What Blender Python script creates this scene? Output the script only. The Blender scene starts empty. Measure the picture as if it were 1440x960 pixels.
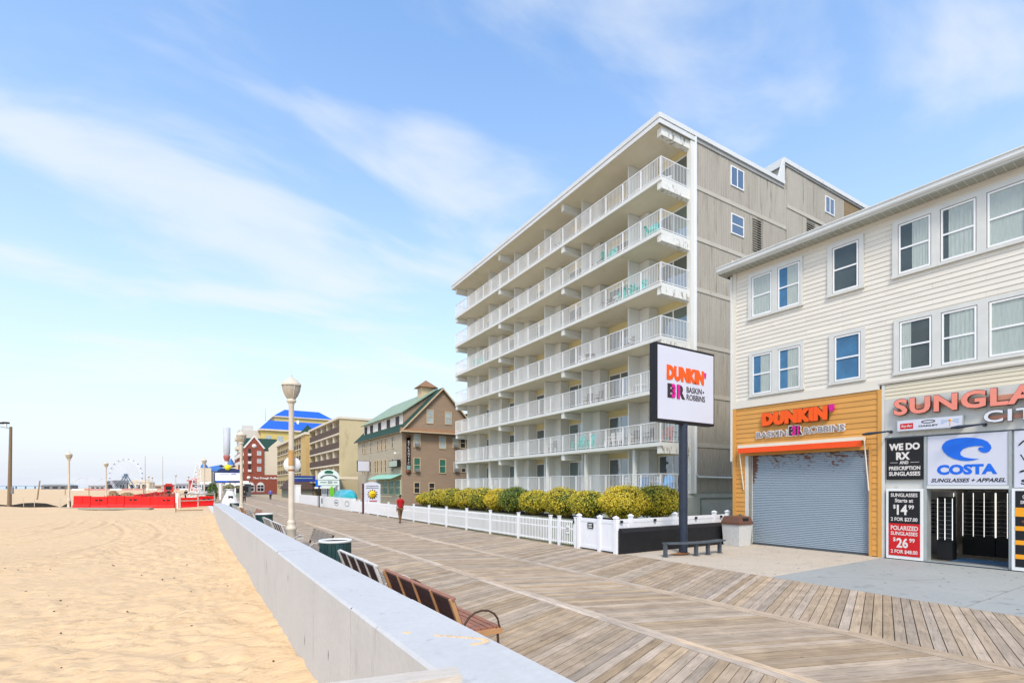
import bpy, bmesh, math, random
import numpy as np
from mathutils import Vector, Matrix, noise as mnoise
R = math.radians
rnd = random.Random(7)
scene = bpy.context.scene
COL = scene.collection

# ------------------------------------------------------------------ camera
cam_d = bpy.data.cameras.new('camera')
cam = bpy.data.objects.new('camera', cam_d); COL.objects.link(cam)
cam.location = (0, 0, 2.3)
cam.rotation_euler = (R(90), 0, R(-32.6))
cam_d.sensor_width = 36.0
cam_d.lens = 707 / 1440 * 36
cam_d.shift_y = 203 / 1440
cam_d.clip_start = 0.05
cam_d.clip_end = 8000
scene.camera = cam

# ------------------------------------------------------------------ view, world, sun
scene.view_settings.view_transform = 'Standard'
scene.view_settings.look = 'None'
scene.view_settings.exposure = 0.38
scene.view_settings.gamma = 1.0
SUN_EL, SUN_AZ = R(50), R(214)        # azimuth clockwise from +Y
w = bpy.data.worlds.new('World'); scene.world = w; w.use_nodes = True
nt = w.node_tree; N = nt.nodes; L = nt.links
N.clear()
out = N.new('ShaderNodeOutputWorld'); bg = N.new('ShaderNodeBackground')
sky = N.new('ShaderNodeTexSky'); sky.sky_type = 'NISHITA'; sky.sun_disc = False
sky.sun_elevation = SUN_EL; sky.sun_rotation = SUN_AZ
sky.air_density = 1.25; sky.dust_density = 1.2; sky.ozone_density = 2.2
bg.inputs['Strength'].default_value = 0.135
tc = N.new('ShaderNodeTexCoord'); sep = N.new('ShaderNodeSeparateXYZ')
L.new(tc.outputs['Generated'], sep.inputs[0])
def math_node(nodes, links, op, a, b=None, clamp=False):
    m = nodes.new('ShaderNodeMath'); m.operation = op; m.use_clamp = clamp
    for i, v in enumerate((a, b)):
        if v is None: continue
        if isinstance(v, (int, float)): m.inputs[i].default_value = v
        else: links.new(v, m.inputs[i])
    return m.outputs[0]
zz = math_node(N, L, 'MAXIMUM', sep.outputs[2], 0.0)
den = math_node(N, L, 'ADD', zz, 0.22)
cx = math_node(N, L, 'DIVIDE', sep.outputs[0], den)
cy = math_node(N, L, 'DIVIDE', sep.outputs[1], den)
cmb = N.new('ShaderNodeCombineXYZ'); L.new(cx, cmb.inputs[0]); L.new(cy, cmb.inputs[1])
n1 = N.new('ShaderNodeTexNoise'); n1.inputs['Scale'].default_value = 1.9; n1.inputs['Detail'].default_value = 7
n1.inputs['Roughness'].default_value = 0.52; n1.inputs['Distortion'].default_value = 0.35
mp = N.new('ShaderNodeMapping'); mp.inputs['Location'].default_value = (1.9, 8.8, 7.4); mp.inputs['Rotation'].default_value = (0, 0, R(-20))
mp.inputs['Scale'].default_value = (0.75, 1.5, 1)
L.new(cmb.outputs[0], mp.inputs[0]); L.new(mp.outputs[0], n1.inputs[0])
rp = N.new('ShaderNodeValToRGB'); rp.color_ramp.elements[0].position = 0.44; rp.color_ramp.elements[1].position = 0.68
rp.color_ramp.interpolation = 'EASE'
L.new(n1.outputs[0], rp.inputs[0])
cl = math_node(N, L, 'MULTIPLY', rp.outputs[0], 0.68)
# thin overall veil that thickens towards the horizon
veil = math_node(N, L, 'POWER', math_node(N, L, 'SUBTRACT', 1.0, zz), 2.1)
veil = math_node(N, L, 'ADD', math_node(N, L, 'MULTIPLY', veil, 0.97), 0.0, True)
hsv = N.new('ShaderNodeHueSaturation'); hsv.inputs['Saturation'].default_value = 1.16; hsv.inputs['Value'].default_value = 1.85
tint = N.new('ShaderNodeMix'); tint.data_type = 'RGBA'; tint.blend_type = 'MULTIPLY'; tint.inputs[0].default_value = 1.0; tint.inputs[7].default_value = (1.0, 1.01, 1.01, 1)
L.new(sky.outputs[0], tint.inputs[6]); L.new(tint.outputs[2], hsv.inputs['Color'])
mx = N.new('ShaderNodeMix'); mx.data_type = 'RGBA'
L.new(veil, mx.inputs[0]); L.new(hsv.outputs[0], mx.inputs[6]); mx.inputs[7].default_value = (4.55, 4.85, 5.5, 1)
mx2 = N.new('ShaderNodeMix'); mx2.data_type = 'RGBA'; L.new(cl, mx2.inputs[0]); L.new(mx.outputs[2], mx2.inputs[6]); mx2.inputs[7].default_value = (5.25, 5.5, 5.8, 1)
L.new(mx2.outputs[2], bg.inputs['Color']); L.new(bg.outputs[0], out.inputs[0])

sd = bpy.data.lights.new('sun', 'SUN'); sd.energy = 2.1; sd.angle = R(14); sd.color = (1.0, 0.90, 0.77)
so = bpy.data.objects.new('sun', sd); COL.objects.link(so)
dirv = Vector((math.sin(SUN_AZ) * math.cos(SUN_EL), math.cos(SUN_AZ) * math.cos(SUN_EL), math.sin(SUN_EL)))
so.rotation_euler = dirv.to_track_quat('Z', 'Y').to_euler()

# ------------------------------------------------------------------ materials
def lin(h):
    h = h.lstrip('#'); o = []
    for i in (0, 2, 4):
        c = int(h[i:i+2], 16) / 255
        o.append(c / 12.92 if c <= 0.04045 else ((c + 0.055) / 1.055) ** 2.4)
    return tuple(o)
MATS = {}
def mat(name, col, rough=0.6, amt=0.10, scale=3.0, stretch=(1, 1, 1), bump=0.0, bscale=None, bdist=0.02, metal=0.0, rand=0.0,
        stain=None, stain_t=0.62, stain_scale=1.5, stain_stretch=None, emit=0.0, spec=0.4, fine=0.0):
    if name in MATS: return MATS[name]
    if isinstance(col, str): col = lin(col)
    m = bpy.data.materials.new(name); m.use_nodes = True
    t = m.node_tree; n = t.nodes; l = t.links
    b = n['Principled BSDF']
    b.inputs['Roughness'].default_value = rough; b.inputs['Metallic'].default_value = metal
    b.inputs['Specular IOR Level'].default_value = spec
    tcn = n.new('ShaderNodeTexCoord'); oi = n.new('ShaderNodeObjectInfo')
    mpn = n.new('ShaderNodeMapping'); mpn.inputs['Scale'].default_value = stretch
    l.new(tcn.outputs['Object'], mpn.inputs[0])
    off = n.new('ShaderNodeVectorMath'); off.operation = 'SCALE'; off.inputs[0].default_value = (37.0, 17.0, 53.0)
    l.new(oi.outputs['Random'], off.inputs['Scale']); l.new(off.outputs[0], mpn.inputs['Location'])
    nz = n.new('ShaderNodeTexNoise'); nz.inputs['Scale'].default_value = scale; nz.inputs['Detail'].default_value = 6
    nz.inputs['Roughness'].default_value = 0.62
    l.new(mpn.outputs[0], nz.inputs[0])
    def mixc(fac, a, bb, blend='MIX'):
        x = n.new('ShaderNodeMix'); x.data_type = 'RGBA'; x.blend_type = blend
        if isinstance(fac, (int, float)): x.inputs[0].default_value = fac
        else: l.new(fac, x.inputs[0])
        for k, v in ((6, a), (7, bb)):
            if isinstance(v, tuple): x.inputs[k].default_value = (*v[:3], 1)
            else: l.new(v, x.inputs[k])
        return x.outputs[2]
    rmp = n.new('ShaderNodeMapRange'); rmp.inputs[1].default_value = 0.28; rmp.inputs[2].default_value = 0.72
    l.new(nz.outputs[0], rmp.inputs[0])
    c = mixc(rmp.outputs[0], tuple(x * (1 - amt) for x in col), tuple(min(1, x * (1 + amt)) for x in col))
    if fine > 0:
        n3 = n.new('ShaderNodeTexNoise'); n3.inputs['Scale'].default_value = scale * 14; n3.inputs['Detail'].default_value = 3
        l.new(mpn.outputs[0], n3.inputs[0])
        mr = n.new('ShaderNodeMapRange'); mr.inputs[1].default_value = 0.3; mr.inputs[2].default_value = 0.7
        mr.inputs[3].default_value = 1 - fine; mr.inputs[4].default_value = 1 + fine
        l.new(n3.outputs[0], mr.inputs[0])
        vm = n.new('ShaderNodeVectorMath'); vm.operation = 'SCALE'; l.new(c, vm.inputs[0]); l.new(mr.outputs[0], vm.inputs['Scale']); c = vm.outputs[0]
    if stain is not None:
        if isinstance(stain, str): stain = lin(stain)
        n2 = n.new('ShaderNodeTexNoise'); n2.inputs['Scale'].default_value = stain_scale; n2.inputs['Detail'].default_value = 7
        n2.inputs['Roughness'].default_value = 0.68
        mp2 = n.new('ShaderNodeMapping'); mp2.inputs['Scale'].default_value = stain_stretch or stretch
        l.new(tcn.outputs['Object'], mp2.inputs[0]); l.new(off.outputs[0], mp2.inputs['Location'])
        l.new(mp2.outputs[0], n2.inputs[0])
        r2 = n.new('ShaderNodeMapRange'); r2.inputs[1].default_value = stain_t; r2.inputs[2].default_value = stain_t + 0.13
        l.new(n2.outputs[0], r2.inputs[0]); c = mixc(r2.outputs[0], c, stain)
    if rand > 0:
        mr = n.new('ShaderNodeMapRange'); mr.inputs[3].default_value = 1 - rand; mr.inputs[4].default_value = 1 + rand
        l.new(oi.outputs['Random'], mr.inputs[0])
        vm = n.new('ShaderNodeVectorMath'); vm.operation = 'SCALE'; l.new(c, vm.inputs[0]); l.new(mr.outputs[0], vm.inputs['Scale']); c = vm.outputs[0]
    l.new(c, b.inputs['Base Color'])
    if bump > 0:
        nb = n.new('ShaderNodeTexNoise'); nb.inputs['Scale'].default_value = bscale or scale * 4; nb.inputs['Detail'].default_value = 5
        l.new(mpn.outputs[0], nb.inputs[0])
        bp = n.new('ShaderNodeBump'); bp.inputs['Strength'].default_value = bump; bp.inputs['Distance'].default_value = bdist
        l.new(nb.outputs[0], bp.inputs['Height']); l.new(bp.outputs[0], b.inputs['Normal'])
    if emit > 0:
        b.inputs['Emission Color'].default_value = (*col, 1); b.inputs['Emission Strength'].default_value = emit
    MATS[name] = m; return m
def glass(name, tint=(0.02, 0.03, 0.035), refl=0.32, see=0.6, rough=0.03):
    """window glass: part mirror of the sky, part a look at what is behind it"""
    if name in MATS: return MATS[name]
    m = bpy.data.materials.new(name); m.use_nodes = True
    t = m.node_tree; n = t.nodes; l = t.links; n.clear()
    o = n.new('ShaderNodeOutputMaterial')
    g = n.new('ShaderNodeBsdfGlossy'); g.inputs['Roughness'].default_value = rough; g.inputs['Color'].default_value = (0.85, 0.92, 1, 1)
    tr = n.new('ShaderNodeBsdfTransparent'); tr.inputs['Color'].default_value = (0.86, 0.9, 0.9, 1)
    d = n.new('ShaderNodeBsdfDiffuse'); d.inputs['Color'].default_value = (*tint, 1)
    m1 = n.new('ShaderNodeMixShader'); m1.inputs[0].default_value = see; l.new(d.outputs[0], m1.inputs[1]); l.new(tr.outputs[0], m1.inputs[2])
    fr = n.new('ShaderNodeLayerWeight'); fr.inputs[0].default_value = 0.35
    mr = n.new('ShaderNodeMapRange'); mr.inputs[3].default_value = refl * 0.4; mr.inputs[4].default_value = min(1, refl * 2.2)
    l.new(fr.outputs['Facing'], mr.inputs[0])
    bpn = n.new('ShaderNodeTexNoise'); bpn.inputs['Scale'].default_value = 0.9
    tcn = n.new('ShaderNodeTexCoord'); l.new(tcn.outputs['Object'], bpn.inputs[0])
    bp = n.new('ShaderNodeBump'); bp.inputs['Strength'].default_value = 0.25; bp.inputs['Distance'].default_value = 0.05
    l.new(bpn.outputs[0], bp.inputs['Height']); l.new(bp.outputs[0], g.inputs['Normal'])
    m2 = n.new('ShaderNodeMixShader'); l.new(mr.outputs[0], m2.inputs[0]); l.new(m1.outputs[0], m2.inputs[1]); l.new(g.outputs[0], m2.inputs[2])
    l.new(m2.outputs[0], o.inputs[0]); MATS[name] = m; return m

# ------------------------------------------------------------------ mesh builder
class MB:
    def __init__(s): s.v = []; s.f = []; s.smooth = []
    def add(s, vs, fs, M=None, smooth=False):
        b = len(s.v)
        if M is not None: vs = [tuple(M @ Vector(p)) for p in vs]
        s.v.extend(vs); s.f.extend([tuple(i + b for i in f) for f in fs]); s.smooth.extend([smooth] * len(fs)); return s
    def box(s, x0, x1, y0, y1, z0, z1, M=None):
        vs = [(x0,y0,z0),(x1,y0,z0),(x1,y1,z0),(x0,y1,z0),(x0,y0,z1),(x1,y0,z1),(x1,y1,z1),(x0,y1,z1)]
        return s.add(vs, [(0,3,2,1),(4,5,6,7),(0,1,5,4),(1,2,6,5),(2,3,7,6),(3,0,4,7)], M)
    def quad(s, a, b, c, d, M=None): return s.add([a, b, c, d], [(0,1,2,3)], M)
    def tube(s, p0, p1, r0, r1=None, n=8, caps=True, M=None):
        if r1 is None: r1 = r0
        p0 = Vector(p0); p1 = Vector(p1); d = (p1 - p0).normalized()
        a = Vector((0,0,1)) if abs(d.z) < 0.9 else Vector((1,0,0))
        u = d.cross(a).normalized(); v = d.cross(u)
        vs = []
        for p, r in ((p0, r0), (p1, r1)):
            for k in range(n):
                t = 2*math.pi*k/n; vs.append(tuple(p + u*math.cos(t)*r + v*math.sin(t)*r))
        fs = [(k, k+n, (k+1)%n+n, (k+1)%n) for k in range(n)]
        s.add(vs, fs, M, smooth=n > 5)
        if caps: s.add(vs, [tuple(range(n)), tuple(range(2*n-1, n-1, -1))], M)
        return s
    def path(s, pts, r, n=6):
        for a, b in zip(pts[:-1], pts[1:]): s.tube(a, b, r, r, n)
        return s
    def lathe(s, prof, n=16, c=(0,0,0), M=None):
        vs = []; m = len(prof)
        for k in range(n):
            t = 2*math.pi*k/n
            for r, z in prof: vs.append((c[0]+r*math.cos(t), c[1]+r*math.sin(t), c[2]+z))
        fs = []
        for k in range(n):
            for j in range(m-1): fs.append((k*m+j, ((k+1)%n)*m+j, ((k+1)%n)*m+j+1, k*m+j+1))
        return s.add(vs, fs, M, smooth=n > 6)
    def prism(s, poly, y0, y1, M=None):
        """poly in (x, z), extruded from y0 (front) to y1"""
        n = len(poly)
        vs = [(p[0], y0, p[1]) for p in poly] + [(p[0], y1, p[1]) for p in poly]
        fs = [tuple(range(n)), tuple(range(2*n-1, n-1, -1))] + [(k, k+n, (k+1)%n+n, (k+1)%n) for k in range(n)]
        return s.add(vs, fs, M)
    def mesh(s, name):
        me = bpy.data.meshes.new(name); me.from_pydata(s.v, [], s.f)
        me.polygons.foreach_set('use_smooth', s.smooth); me.update(); return me
    def build(s, name, m, parent=None, **k): return link(name, s.mesh(name), m, parent, **k)
def link(name, me, m=None, parent=None, loc=None, rz=0.0, label=None, cat=None, group=None, kind=None, rot=None):
    if m is not None:
        if len(me.materials) == 0: me.materials.append(m)
        elif me.materials[0] != m: me = me.copy(); me.materials[0] = m
    o = bpy.data.objects.new(name, me); COL.objects.link(o)
    if parent is not None: o.parent = parent
    if loc is not None: o.location = loc
    if rz: o.rotation_euler = (0, 0, rz)
    if rot is not None: o.rotation_euler = rot
    if label: o['label'] = label
    if cat: o['category'] = cat
    if group: o['group'] = group
    if kind: o['kind'] = kind
    return o
def thing(name, label, cat, loc=(0,0,0), rz=0.0, group=None):
    return link(name, None, None, None, loc, rz, label, cat, group) if False else _empty(name, label, cat, loc, rz, group)
def _empty(name, label, cat, loc, rz, group):
    o = bpy.data.objects.new(name, None); COL.objects.link(o); o.location = loc; o.rotation_euler = (0, 0, rz)
    o.empty_display_size = 0.3
    if label: o['label'] = label
    if cat: o['category'] = cat
    if group: o['group'] = group
    return o
def kids(o, pool): return [c for c in pool if c.parent == o]
def copy_tree(root, loc, rz, label=None, group=None, m=None):
    tree = {}
    def rec(o, parent):
        c = o.copy(); COL.objects.link(c)
        if parent is not None: c.parent = parent
        for ch in o.children: rec(ch, c)
        return c
    r = rec(root, None); r.location = loc; r.rotation_euler = (0, 0, rz)
    if label: r['label'] = label
    if group: r['group'] = group
    return r
BX = {}
def boxmesh(dx, dy, dz):
    """shared box mesh, centred in x and y, from 0 up in z"""
    k = (round(dx,4), round(dy,4), round(dz,4))
    if k not in BX: BX[k] = MB().box(-dx/2, dx/2, -dy/2, dy/2, 0, dz).mesh('box_shape')
    return BX[k]
TX = {}
def text(name, s, x, z, wid, hgt, y, m, parent=None, extrude=0.01, offset=0.0, shear=0.0, bevel=0.0, **k):
    """raised lettering in the local xz plane facing -y; fills wid x hgt from (x, z)"""
    cu = bpy.data.curves.new('lettering', 'FONT'); cu.body = s; cu.size = 1.0; cu.extrude = 0.02; cu.offset = offset; cu.shear = shear
    cu.resolution_u = 3; cu.space_character = k.pop('space', 1.0); cu.bevel_depth = bevel
    to = bpy.data.objects.new('lettering', cu); COL.objects.link(to)
    dg = bpy.context.evaluated_depsgraph_get(); me = bpy.data.meshes.new_from_object(to.evaluated_get(dg))
    bpy.data.objects.remove(to); bpy.data.curves.remove(cu)
    me.name = 'lettering'; me.materials.clear()
    co = np.empty(len(me.vertices)*3, dtype=np.float32); me.vertices.foreach_get('co', co); co = co.reshape(-1, 3)
    if len(co) == 0: return None
    mn = co.min(0); mxx = co.max(0); sz = np.maximum(mxx - mn, 1e-6)
    nx = (co[:,0]-mn[0])/sz[0]*wid + x; nz_ = (co[:,1]-mn[1])/sz[1]*hgt + z; ny = y - (co[:,2]-mn[2])/sz[2]*extrude
    me.vertices.foreach_set('co', np.stack([nx, ny, nz_], 1).astype(np.float32).ravel()); me.update()
    return link(name, me, m, parent, **k)
# ------------------------------------------------------------------ palette
M_white = mat('white_paint', '#e6e6e2', 0.5, 0.05, 2.0, stain='#b9b3a4', stain_t=0.70, stain_scale=2.2)
M_vinyl = mat('white_vinyl', '#e9eaec', 0.4, 0.03, 1.5)
M_black = mat('black_paint', '#16171a', 0.5, 0.25, 3.0, stain='#3a3a3a', stain_t=0.66)
M_iron = mat('dark_steel', '#2a3240', 0.45, 0.25, 4.0, stain='#6b3f22', stain_t=0.72, stain_scale=5)
M_dark = mat('dark_interior', '#1b1d1f', 0.7, 0.2)
M_frame = mat('grey_white_trim', '#d0d0c9', 0.5, 0.06, 2.5, stain='#a8a498', stain_t=0.68, stain_scale=3)
M_sash = mat('white_sash', '#eeeeec', 0.4, 0.03)
M_sidw = mat('white_siding', '#dcd6c8', 0.55, 0.05, 0.8, stretch=(1,1,3), rand=0.035, stain='#bdb49d', stain_t=0.70, stain_scale=1.2)
M_sidc = mat('cream_siding', '#d6cdb4', 0.55, 0.05, 0.8, rand=0.035)
M_sido = mat('orange_siding', '#cf974c', 0.55, 0.07, 1.2, rand=0.05, stain='#b5803c', stain_t=0.68, stain_scale=1.5)
M_curt = mat('pale_curtain', '#e3dcd2', 0.85, 0.14, 6.0, stretch=(8,1,0.6))
M_blind = mat('grey_room_behind_glass', '#5e605d', 0.8, 0.25, 1.3)
M_skyrefl = mat('painted_sky_reflection', '#4f86b3', 0.8, 0.35, 1.6)  # blue sky reflection painted onto the sheet behind the pane
M_deep = mat('dark_room_behind_glass', '#23272b', 0.8, 0.4, 1.3)
G_win = glass('window_glass', refl=0.05, see=1.0)
G_dark = glass('dark_window_glass', (0.015,0.02,0.022), refl=0.30, see=0.25)
G_green = glass('greenish_glass', (0.10,0.16,0.14), refl=0.30, see=0.2)
M_conc = mat('painted_concrete_white', '#bfbebb', 0.6, 0.05, 0.9, bump=0.25, bscale=9, stain='#9c9993', stain_t=0.60, stain_scale=1.5, stain_stretch=(3,3,0.35), fine=0.04)
M_sand = mat('sand', (0.65, 0.455, 0.255), 0.9, 0.05, 0.35, stretch=(0.55,1.5,1), bump=0.9, bscale=6.5, bdist=0.055, fine=0.05, stain=(0.57,0.39,0.21), stain_t=0.60, stain_scale=0.8)

# ------------------------------------------------------------------ boardwalk material per zone
def plank_mat(name, k, pitch, along, base=(0.41, 0.315, 0.218)):
    m = bpy.data.materials.new(name); m.use_nodes = True
    t = m.node_tree; n = t.nodes; l = t.links; b = n['Principled BSDF']
    geo = n.new('ShaderNodeNewGeometry'); sp = n.new('ShaderNodeSeparateXYZ'); l.new(geo.outputs['Position'], sp.inputs[0])
    if along == 'y':
        c = math_node(n, l, 'DIVIDE', sp.outputs[0], pitch); g = math_node(n, l, 'MULTIPLY', sp.outputs[1], 1.0)
        seg = math_node(n, l, 'FLOOR', math_node(n, l, 'ADD', math_node(n, l, 'DIVIDE', sp.outputs[1], 4.2), math_node(n, l, 'MULTIPLY', math_node(n, l, 'FLOOR', c), 0.37)))
        idn = math_node(n, l, 'ADD', math_node(n, l, 'MULTIPLY', seg, 7.31), math_node(n, l, 'FLOOR', c))
        fr = math_node(n, l, 'FRACT', c)
    else:
        c = math_node(n, l, 'DIVIDE', math_node(n, l, 'SUBTRACT', sp.outputs[1], math_node(n, l, 'MULTIPLY', sp.outputs[0], k)), pitch)
        g = sp.outputs[0]; idn = math_node(n, l, 'FLOOR', c); fr = math_node(n, l, 'FRACT', c)
    wn = n.new('ShaderNodeTexWhiteNoise'); wn.noise_dimensions = '1D'; l.new(idn, wn.inputs['W'])
    cc = n.new('ShaderNodeCombineXYZ'); l.new(math_node(n, l, 'MULTIPLY', c, 0.15), cc.inputs[0])
    l.new(math_node(n, l, 'MULTIPLY', g, 0.09), cc.inputs[1]); l.new(math_node(n, l, 'MULTIPLY', wn.outputs['Value'], 60.0), cc.inputs[2])
    ng = n.new('ShaderNodeTexNoise'); ng.inputs['Scale'].default_value = 26; ng.inputs['Detail'].default_value = 8; ng.inputs['Roughness'].default_value = 0.7
    ng.inputs['Distortion'].default_value = 0.7
    l.new(cc.outputs[0], ng.inputs[0])
    ramp = n.new('ShaderNodeValToRGB'); e = ramp.color_ramp.elements
    e[0].position = 0.30; e[0].color = (*[x*0.60 for x in base], 1); e[1].position = 0.66; e[1].color = (*[min(1, x*1.22) for x in base], 1)
    x = ramp.color_ramp.elements.new(0.47); x.color = (*base, 1)
    l.new(ng.outputs[0], ramp.inputs[0])
    # plank to plank tone
    hs = n.new('ShaderNodeHueSaturation')
    mv = n.new('ShaderNodeMapRange'); mv.inputs[3].default_value = 0.78; mv.inputs[4].default_value = 1.14; l.new(wn.outputs['Value'], mv.inputs[0])
    ms = n.new('ShaderNodeMapRange'); ms.inputs[3].default_value = 0.82; ms.inputs[4].default_value = 1.18
    wn2 = n.new('ShaderNodeTexWhiteNoise'); wn2.noise_dimensions = '1D'; l.new(math_node(n, l, 'ADD', idn, 0.5), wn2.inputs['W'])
    l.new(wn2.outputs['Value'], ms.inputs[0]); l.new(ms.outputs[0], hs.inputs['Saturation']); l.new(mv.outputs[0], hs.inputs['Value'])
    l.new(ramp.outputs[0], hs.inputs['Color'])
    # knots and nail stains
    vo = n.new('ShaderNodeTexNoise'); vo.inputs['Scale'].default_value = 2.2; vo.inputs['Detail'].default_value = 5
    l.new(geo.outputs['Position'], vo.inputs[0])
    mk = n.new('ShaderNodeMapRange'); mk.inputs[1].default_value = 0.35; mk.inputs[2].default_value = 0.65; mk.inputs[3].default_value = 0.86; mk.inputs[4].default_value = 1.1
    l.new(vo.outputs[0], mk.inputs[0])
    vm = n.new('ShaderNodeVectorMath'); vm.operation = 'SCALE'; l.new(hs.outputs[0], vm.inputs[0]); l.new(mk.outputs[0], vm.inputs['Scale'])
    vk = n.new('ShaderNodeTexVoronoi'); vk.inputs['Scale'].default_value = 2.6; l.new(geo.outputs['Position'], vk.inputs[0])
    kk = n.new('ShaderNodeMapRange'); kk.inputs[1].default_value = 0.02; kk.inputs[2].default_value = 0.07; kk.inputs[3].default_value = 0.45; kk.inputs[4].default_value = 1.0
    l.new(vk.outputs['Distance'], kk.inputs[0])
    vm2 = n.new('ShaderNodeVectorMath'); vm2.operation = 'SCALE'; l.new(vm.outputs[0], vm2.inputs[0]); l.new(kk.outputs[0], vm2.inputs['Scale'])
    l.new(vm2.outputs[0], b.inputs['Base Color']); b.inputs['Roughness'].default_value = 0.8; b.inputs['Specular IOR Level'].default_value = 0.25
    bp = n.new('ShaderNodeBump'); bp.inputs['Strength'].default_value = 0.4; bp.inputs['Distance'].default_value = 0.006
    l.new(ng.outputs[0], bp.inputs['Height']); l.new(bp.outputs[0], b.inputs['Normal'])
    MATS[name] = m; return m
PITCH = 0.156
KZ = 1/math.tan(R(69))                  # planks lean 21 degrees off the square
SB = 0.152                                # strip board pitch
X0, S1, S2, X3 = 2.42, math.floor(6.0/SB)*SB+SB, math.floor(8.68/SB)*SB, 12.36
ZONES = [('near_wall', X0, S1-SB-0.004, KZ), ('middle', S1+SB+0.002, S2-SB-0.004, -KZ), ('shop_side', S2+SB+0.002, X3, KZ)]
M_pl = [plank_mat('weathered_plank_lane_one', KZ, PITCH, 'x'), plank_mat('weathered_plank_lane_two', -KZ, PITCH, 'x'),
        plank_mat('weathered_plank_lane_three', KZ, PITCH, 'x', base=(0.40,0.312,0.222))]
M_strip = plank_mat('weathered_strip_board', 0, 0.152, 'y', base=(0.50, 0.39, 0.28))
M_under = mat('deck_gap_shade', '#2a2119', 0.9, 0.2)  # plain dark underlay; shade below the plank gaps is in its colour

deck = MB().box(X0, X3, -8, 420, -0.30, -0.045).build('boardwalk', M_under, kind='structure')
def plank_vs(xa, xb, k, y, top=0.0, gap=0.013, j=0.0):
    a0, a1 = y + xa*k, y + xb*k; h = PITCH - gap
    z0, z1 = top - 0.04, top
    return [(xa,a0,z0),(xb,a1,z0),(xb,a1+h,z0),(xa,a0+h,z0),(xa,a0,z1+j),(xb,a1,z1-j),(xb,a1+h,z1-j),(xa,a0+h,z1+j)]
BOXF = [(0,3,2,1),(4,5,6,7),(0,1,5,4),(1,2,6,5),(2,3,7,6),(3,0,4,7)]
TOPF = [(4,5,6,7),(0,1,5,4),(2,3,7,6)]
near_range = [(4.6, 17.0), (0.8, 13.5), (-1.2, 14.5)]
for (zn, xa, xb, k), m, (na, nb) in zip(ZONES, M_pl, near_range):
    me = MB().add(plank_vs(xa, xb, k, 0), BOXF).mesh('plank')
    # planks sit on whole multiples of the pitch so the material's plank borders fall in the gaps
    far = MB(); i0 = int(-7 / PITCH)
    for i in range(i0, int(150 / PITCH)):
        y = i * PITCH; yc = y + (xa + xb) / 2 * k
        if na <= yc <= nb:
            o = link('plank', me, m, deck, (0, y + 0.005, rnd.uniform(-0.002, 0.0025)))
        else:
            far.add(plank_vs(xa, xb, k, y + 0.005, rnd.uniform(-0.002, 0.002)), BOXF if yc < 30 else TOPF)
    far.build('distant_planks', m, deck, kind='stuff')
    MB().quad((xa,140,-0.004),(xb,140,-0.004),(xb,420,-0.004),(xa,420,-0.004)).build('far_deck', m, deck)
for sx in (S1, S2):
    for q in (-1, 0):
        y = -7 + (q + 1) * 1.3
        # boards snapped to multiples of the strip pitch
        while y < 300:
            ln = 4.2 if y < 40 else 40
            xa = sx + q * SB + 0.004
            MB().box(xa, xa + 0.144, y + 0.003, y + ln - 0.003, -0.04, 0.002 + rnd.uniform(0, 0.003)).build('strip_board', M_strip, deck)
            y += ln
# edge fascia at wall side is hidden by the seawall
# ------------------------------------------------------------------ ground sheets
M_ground = mat('dull_asphalt', (0.12,0.115,0.11), 0.9, 0.15, 0.3, fine=0.1)
MB().quad((X3-0.02,-300,-0.06),(2500,-300,-0.06),(2500,3000,-0.06),(X3-0.02,3000,-0.06)).build('ground', M_ground, kind='structure')
MB().quad((1.3,420,-0.05),(13,420,-0.05),(13,3000,-0.05),(1.3,3000,-0.05)).build('far_ground', mat('far_pale_ground',(0.4,0.34,0.26),0.9,0.1,0.1), kind='structure')
M_beige = mat('beige_pavement', (0.50,0.43,0.335), 0.85, 0.07, 1.2, bump=0.3, bscale=60, fine=0.10, stain=(0.36,0.30,0.23), stain_t=0.58, stain_scale=1.8)
M_grey = mat('grey_painted_pavement', (0.33,0.345,0.325), 0.62, 0.06, 0.8, bump=0.15, bscale=30, fine=0.05, stain=(0.22,0.23,0.22), stain_t=0.57, stain_scale=1.6)
pv = MB().box(12.375, 19.0, 7.2, 12.5, -0.25, -0.004).build('beige_pavement', M_beige, kind='structure')
pg = bpy.data.objects.new('grey_pavement', None); COL.objects.link(pg); pg['kind'] = 'structure'
for (a, b, c, d) in ((12.375, 19.0, 3.42, 7.19), (12.375, 19.0, -1.2, 3.405), (12.375, 19.0, -9, -1.215)):
    MB().box(a, b, c, d, -0.25, -0.003).build('concrete_slab', M_grey, pg)
MB().box(12.375, 30, 12.5, 44.5, -0.25, -0.010).build('lawn', mat('short_lawn', (0.13,0.16,0.06), 0.9, 0.25, 3, fine=0.3, stain=(0.30,0.27,0.17), stain_t=0.5, stain_scale=0.6), kind='structure')
MB().box(12.375, 19.8, 44.5, 150, -0.25, -0.008).build('tan_forecourt', mat('tan_concrete', (0.42,0.34,0.22), 0.9, 0.1, 0.7, fine=0.08), kind='structure')

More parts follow.
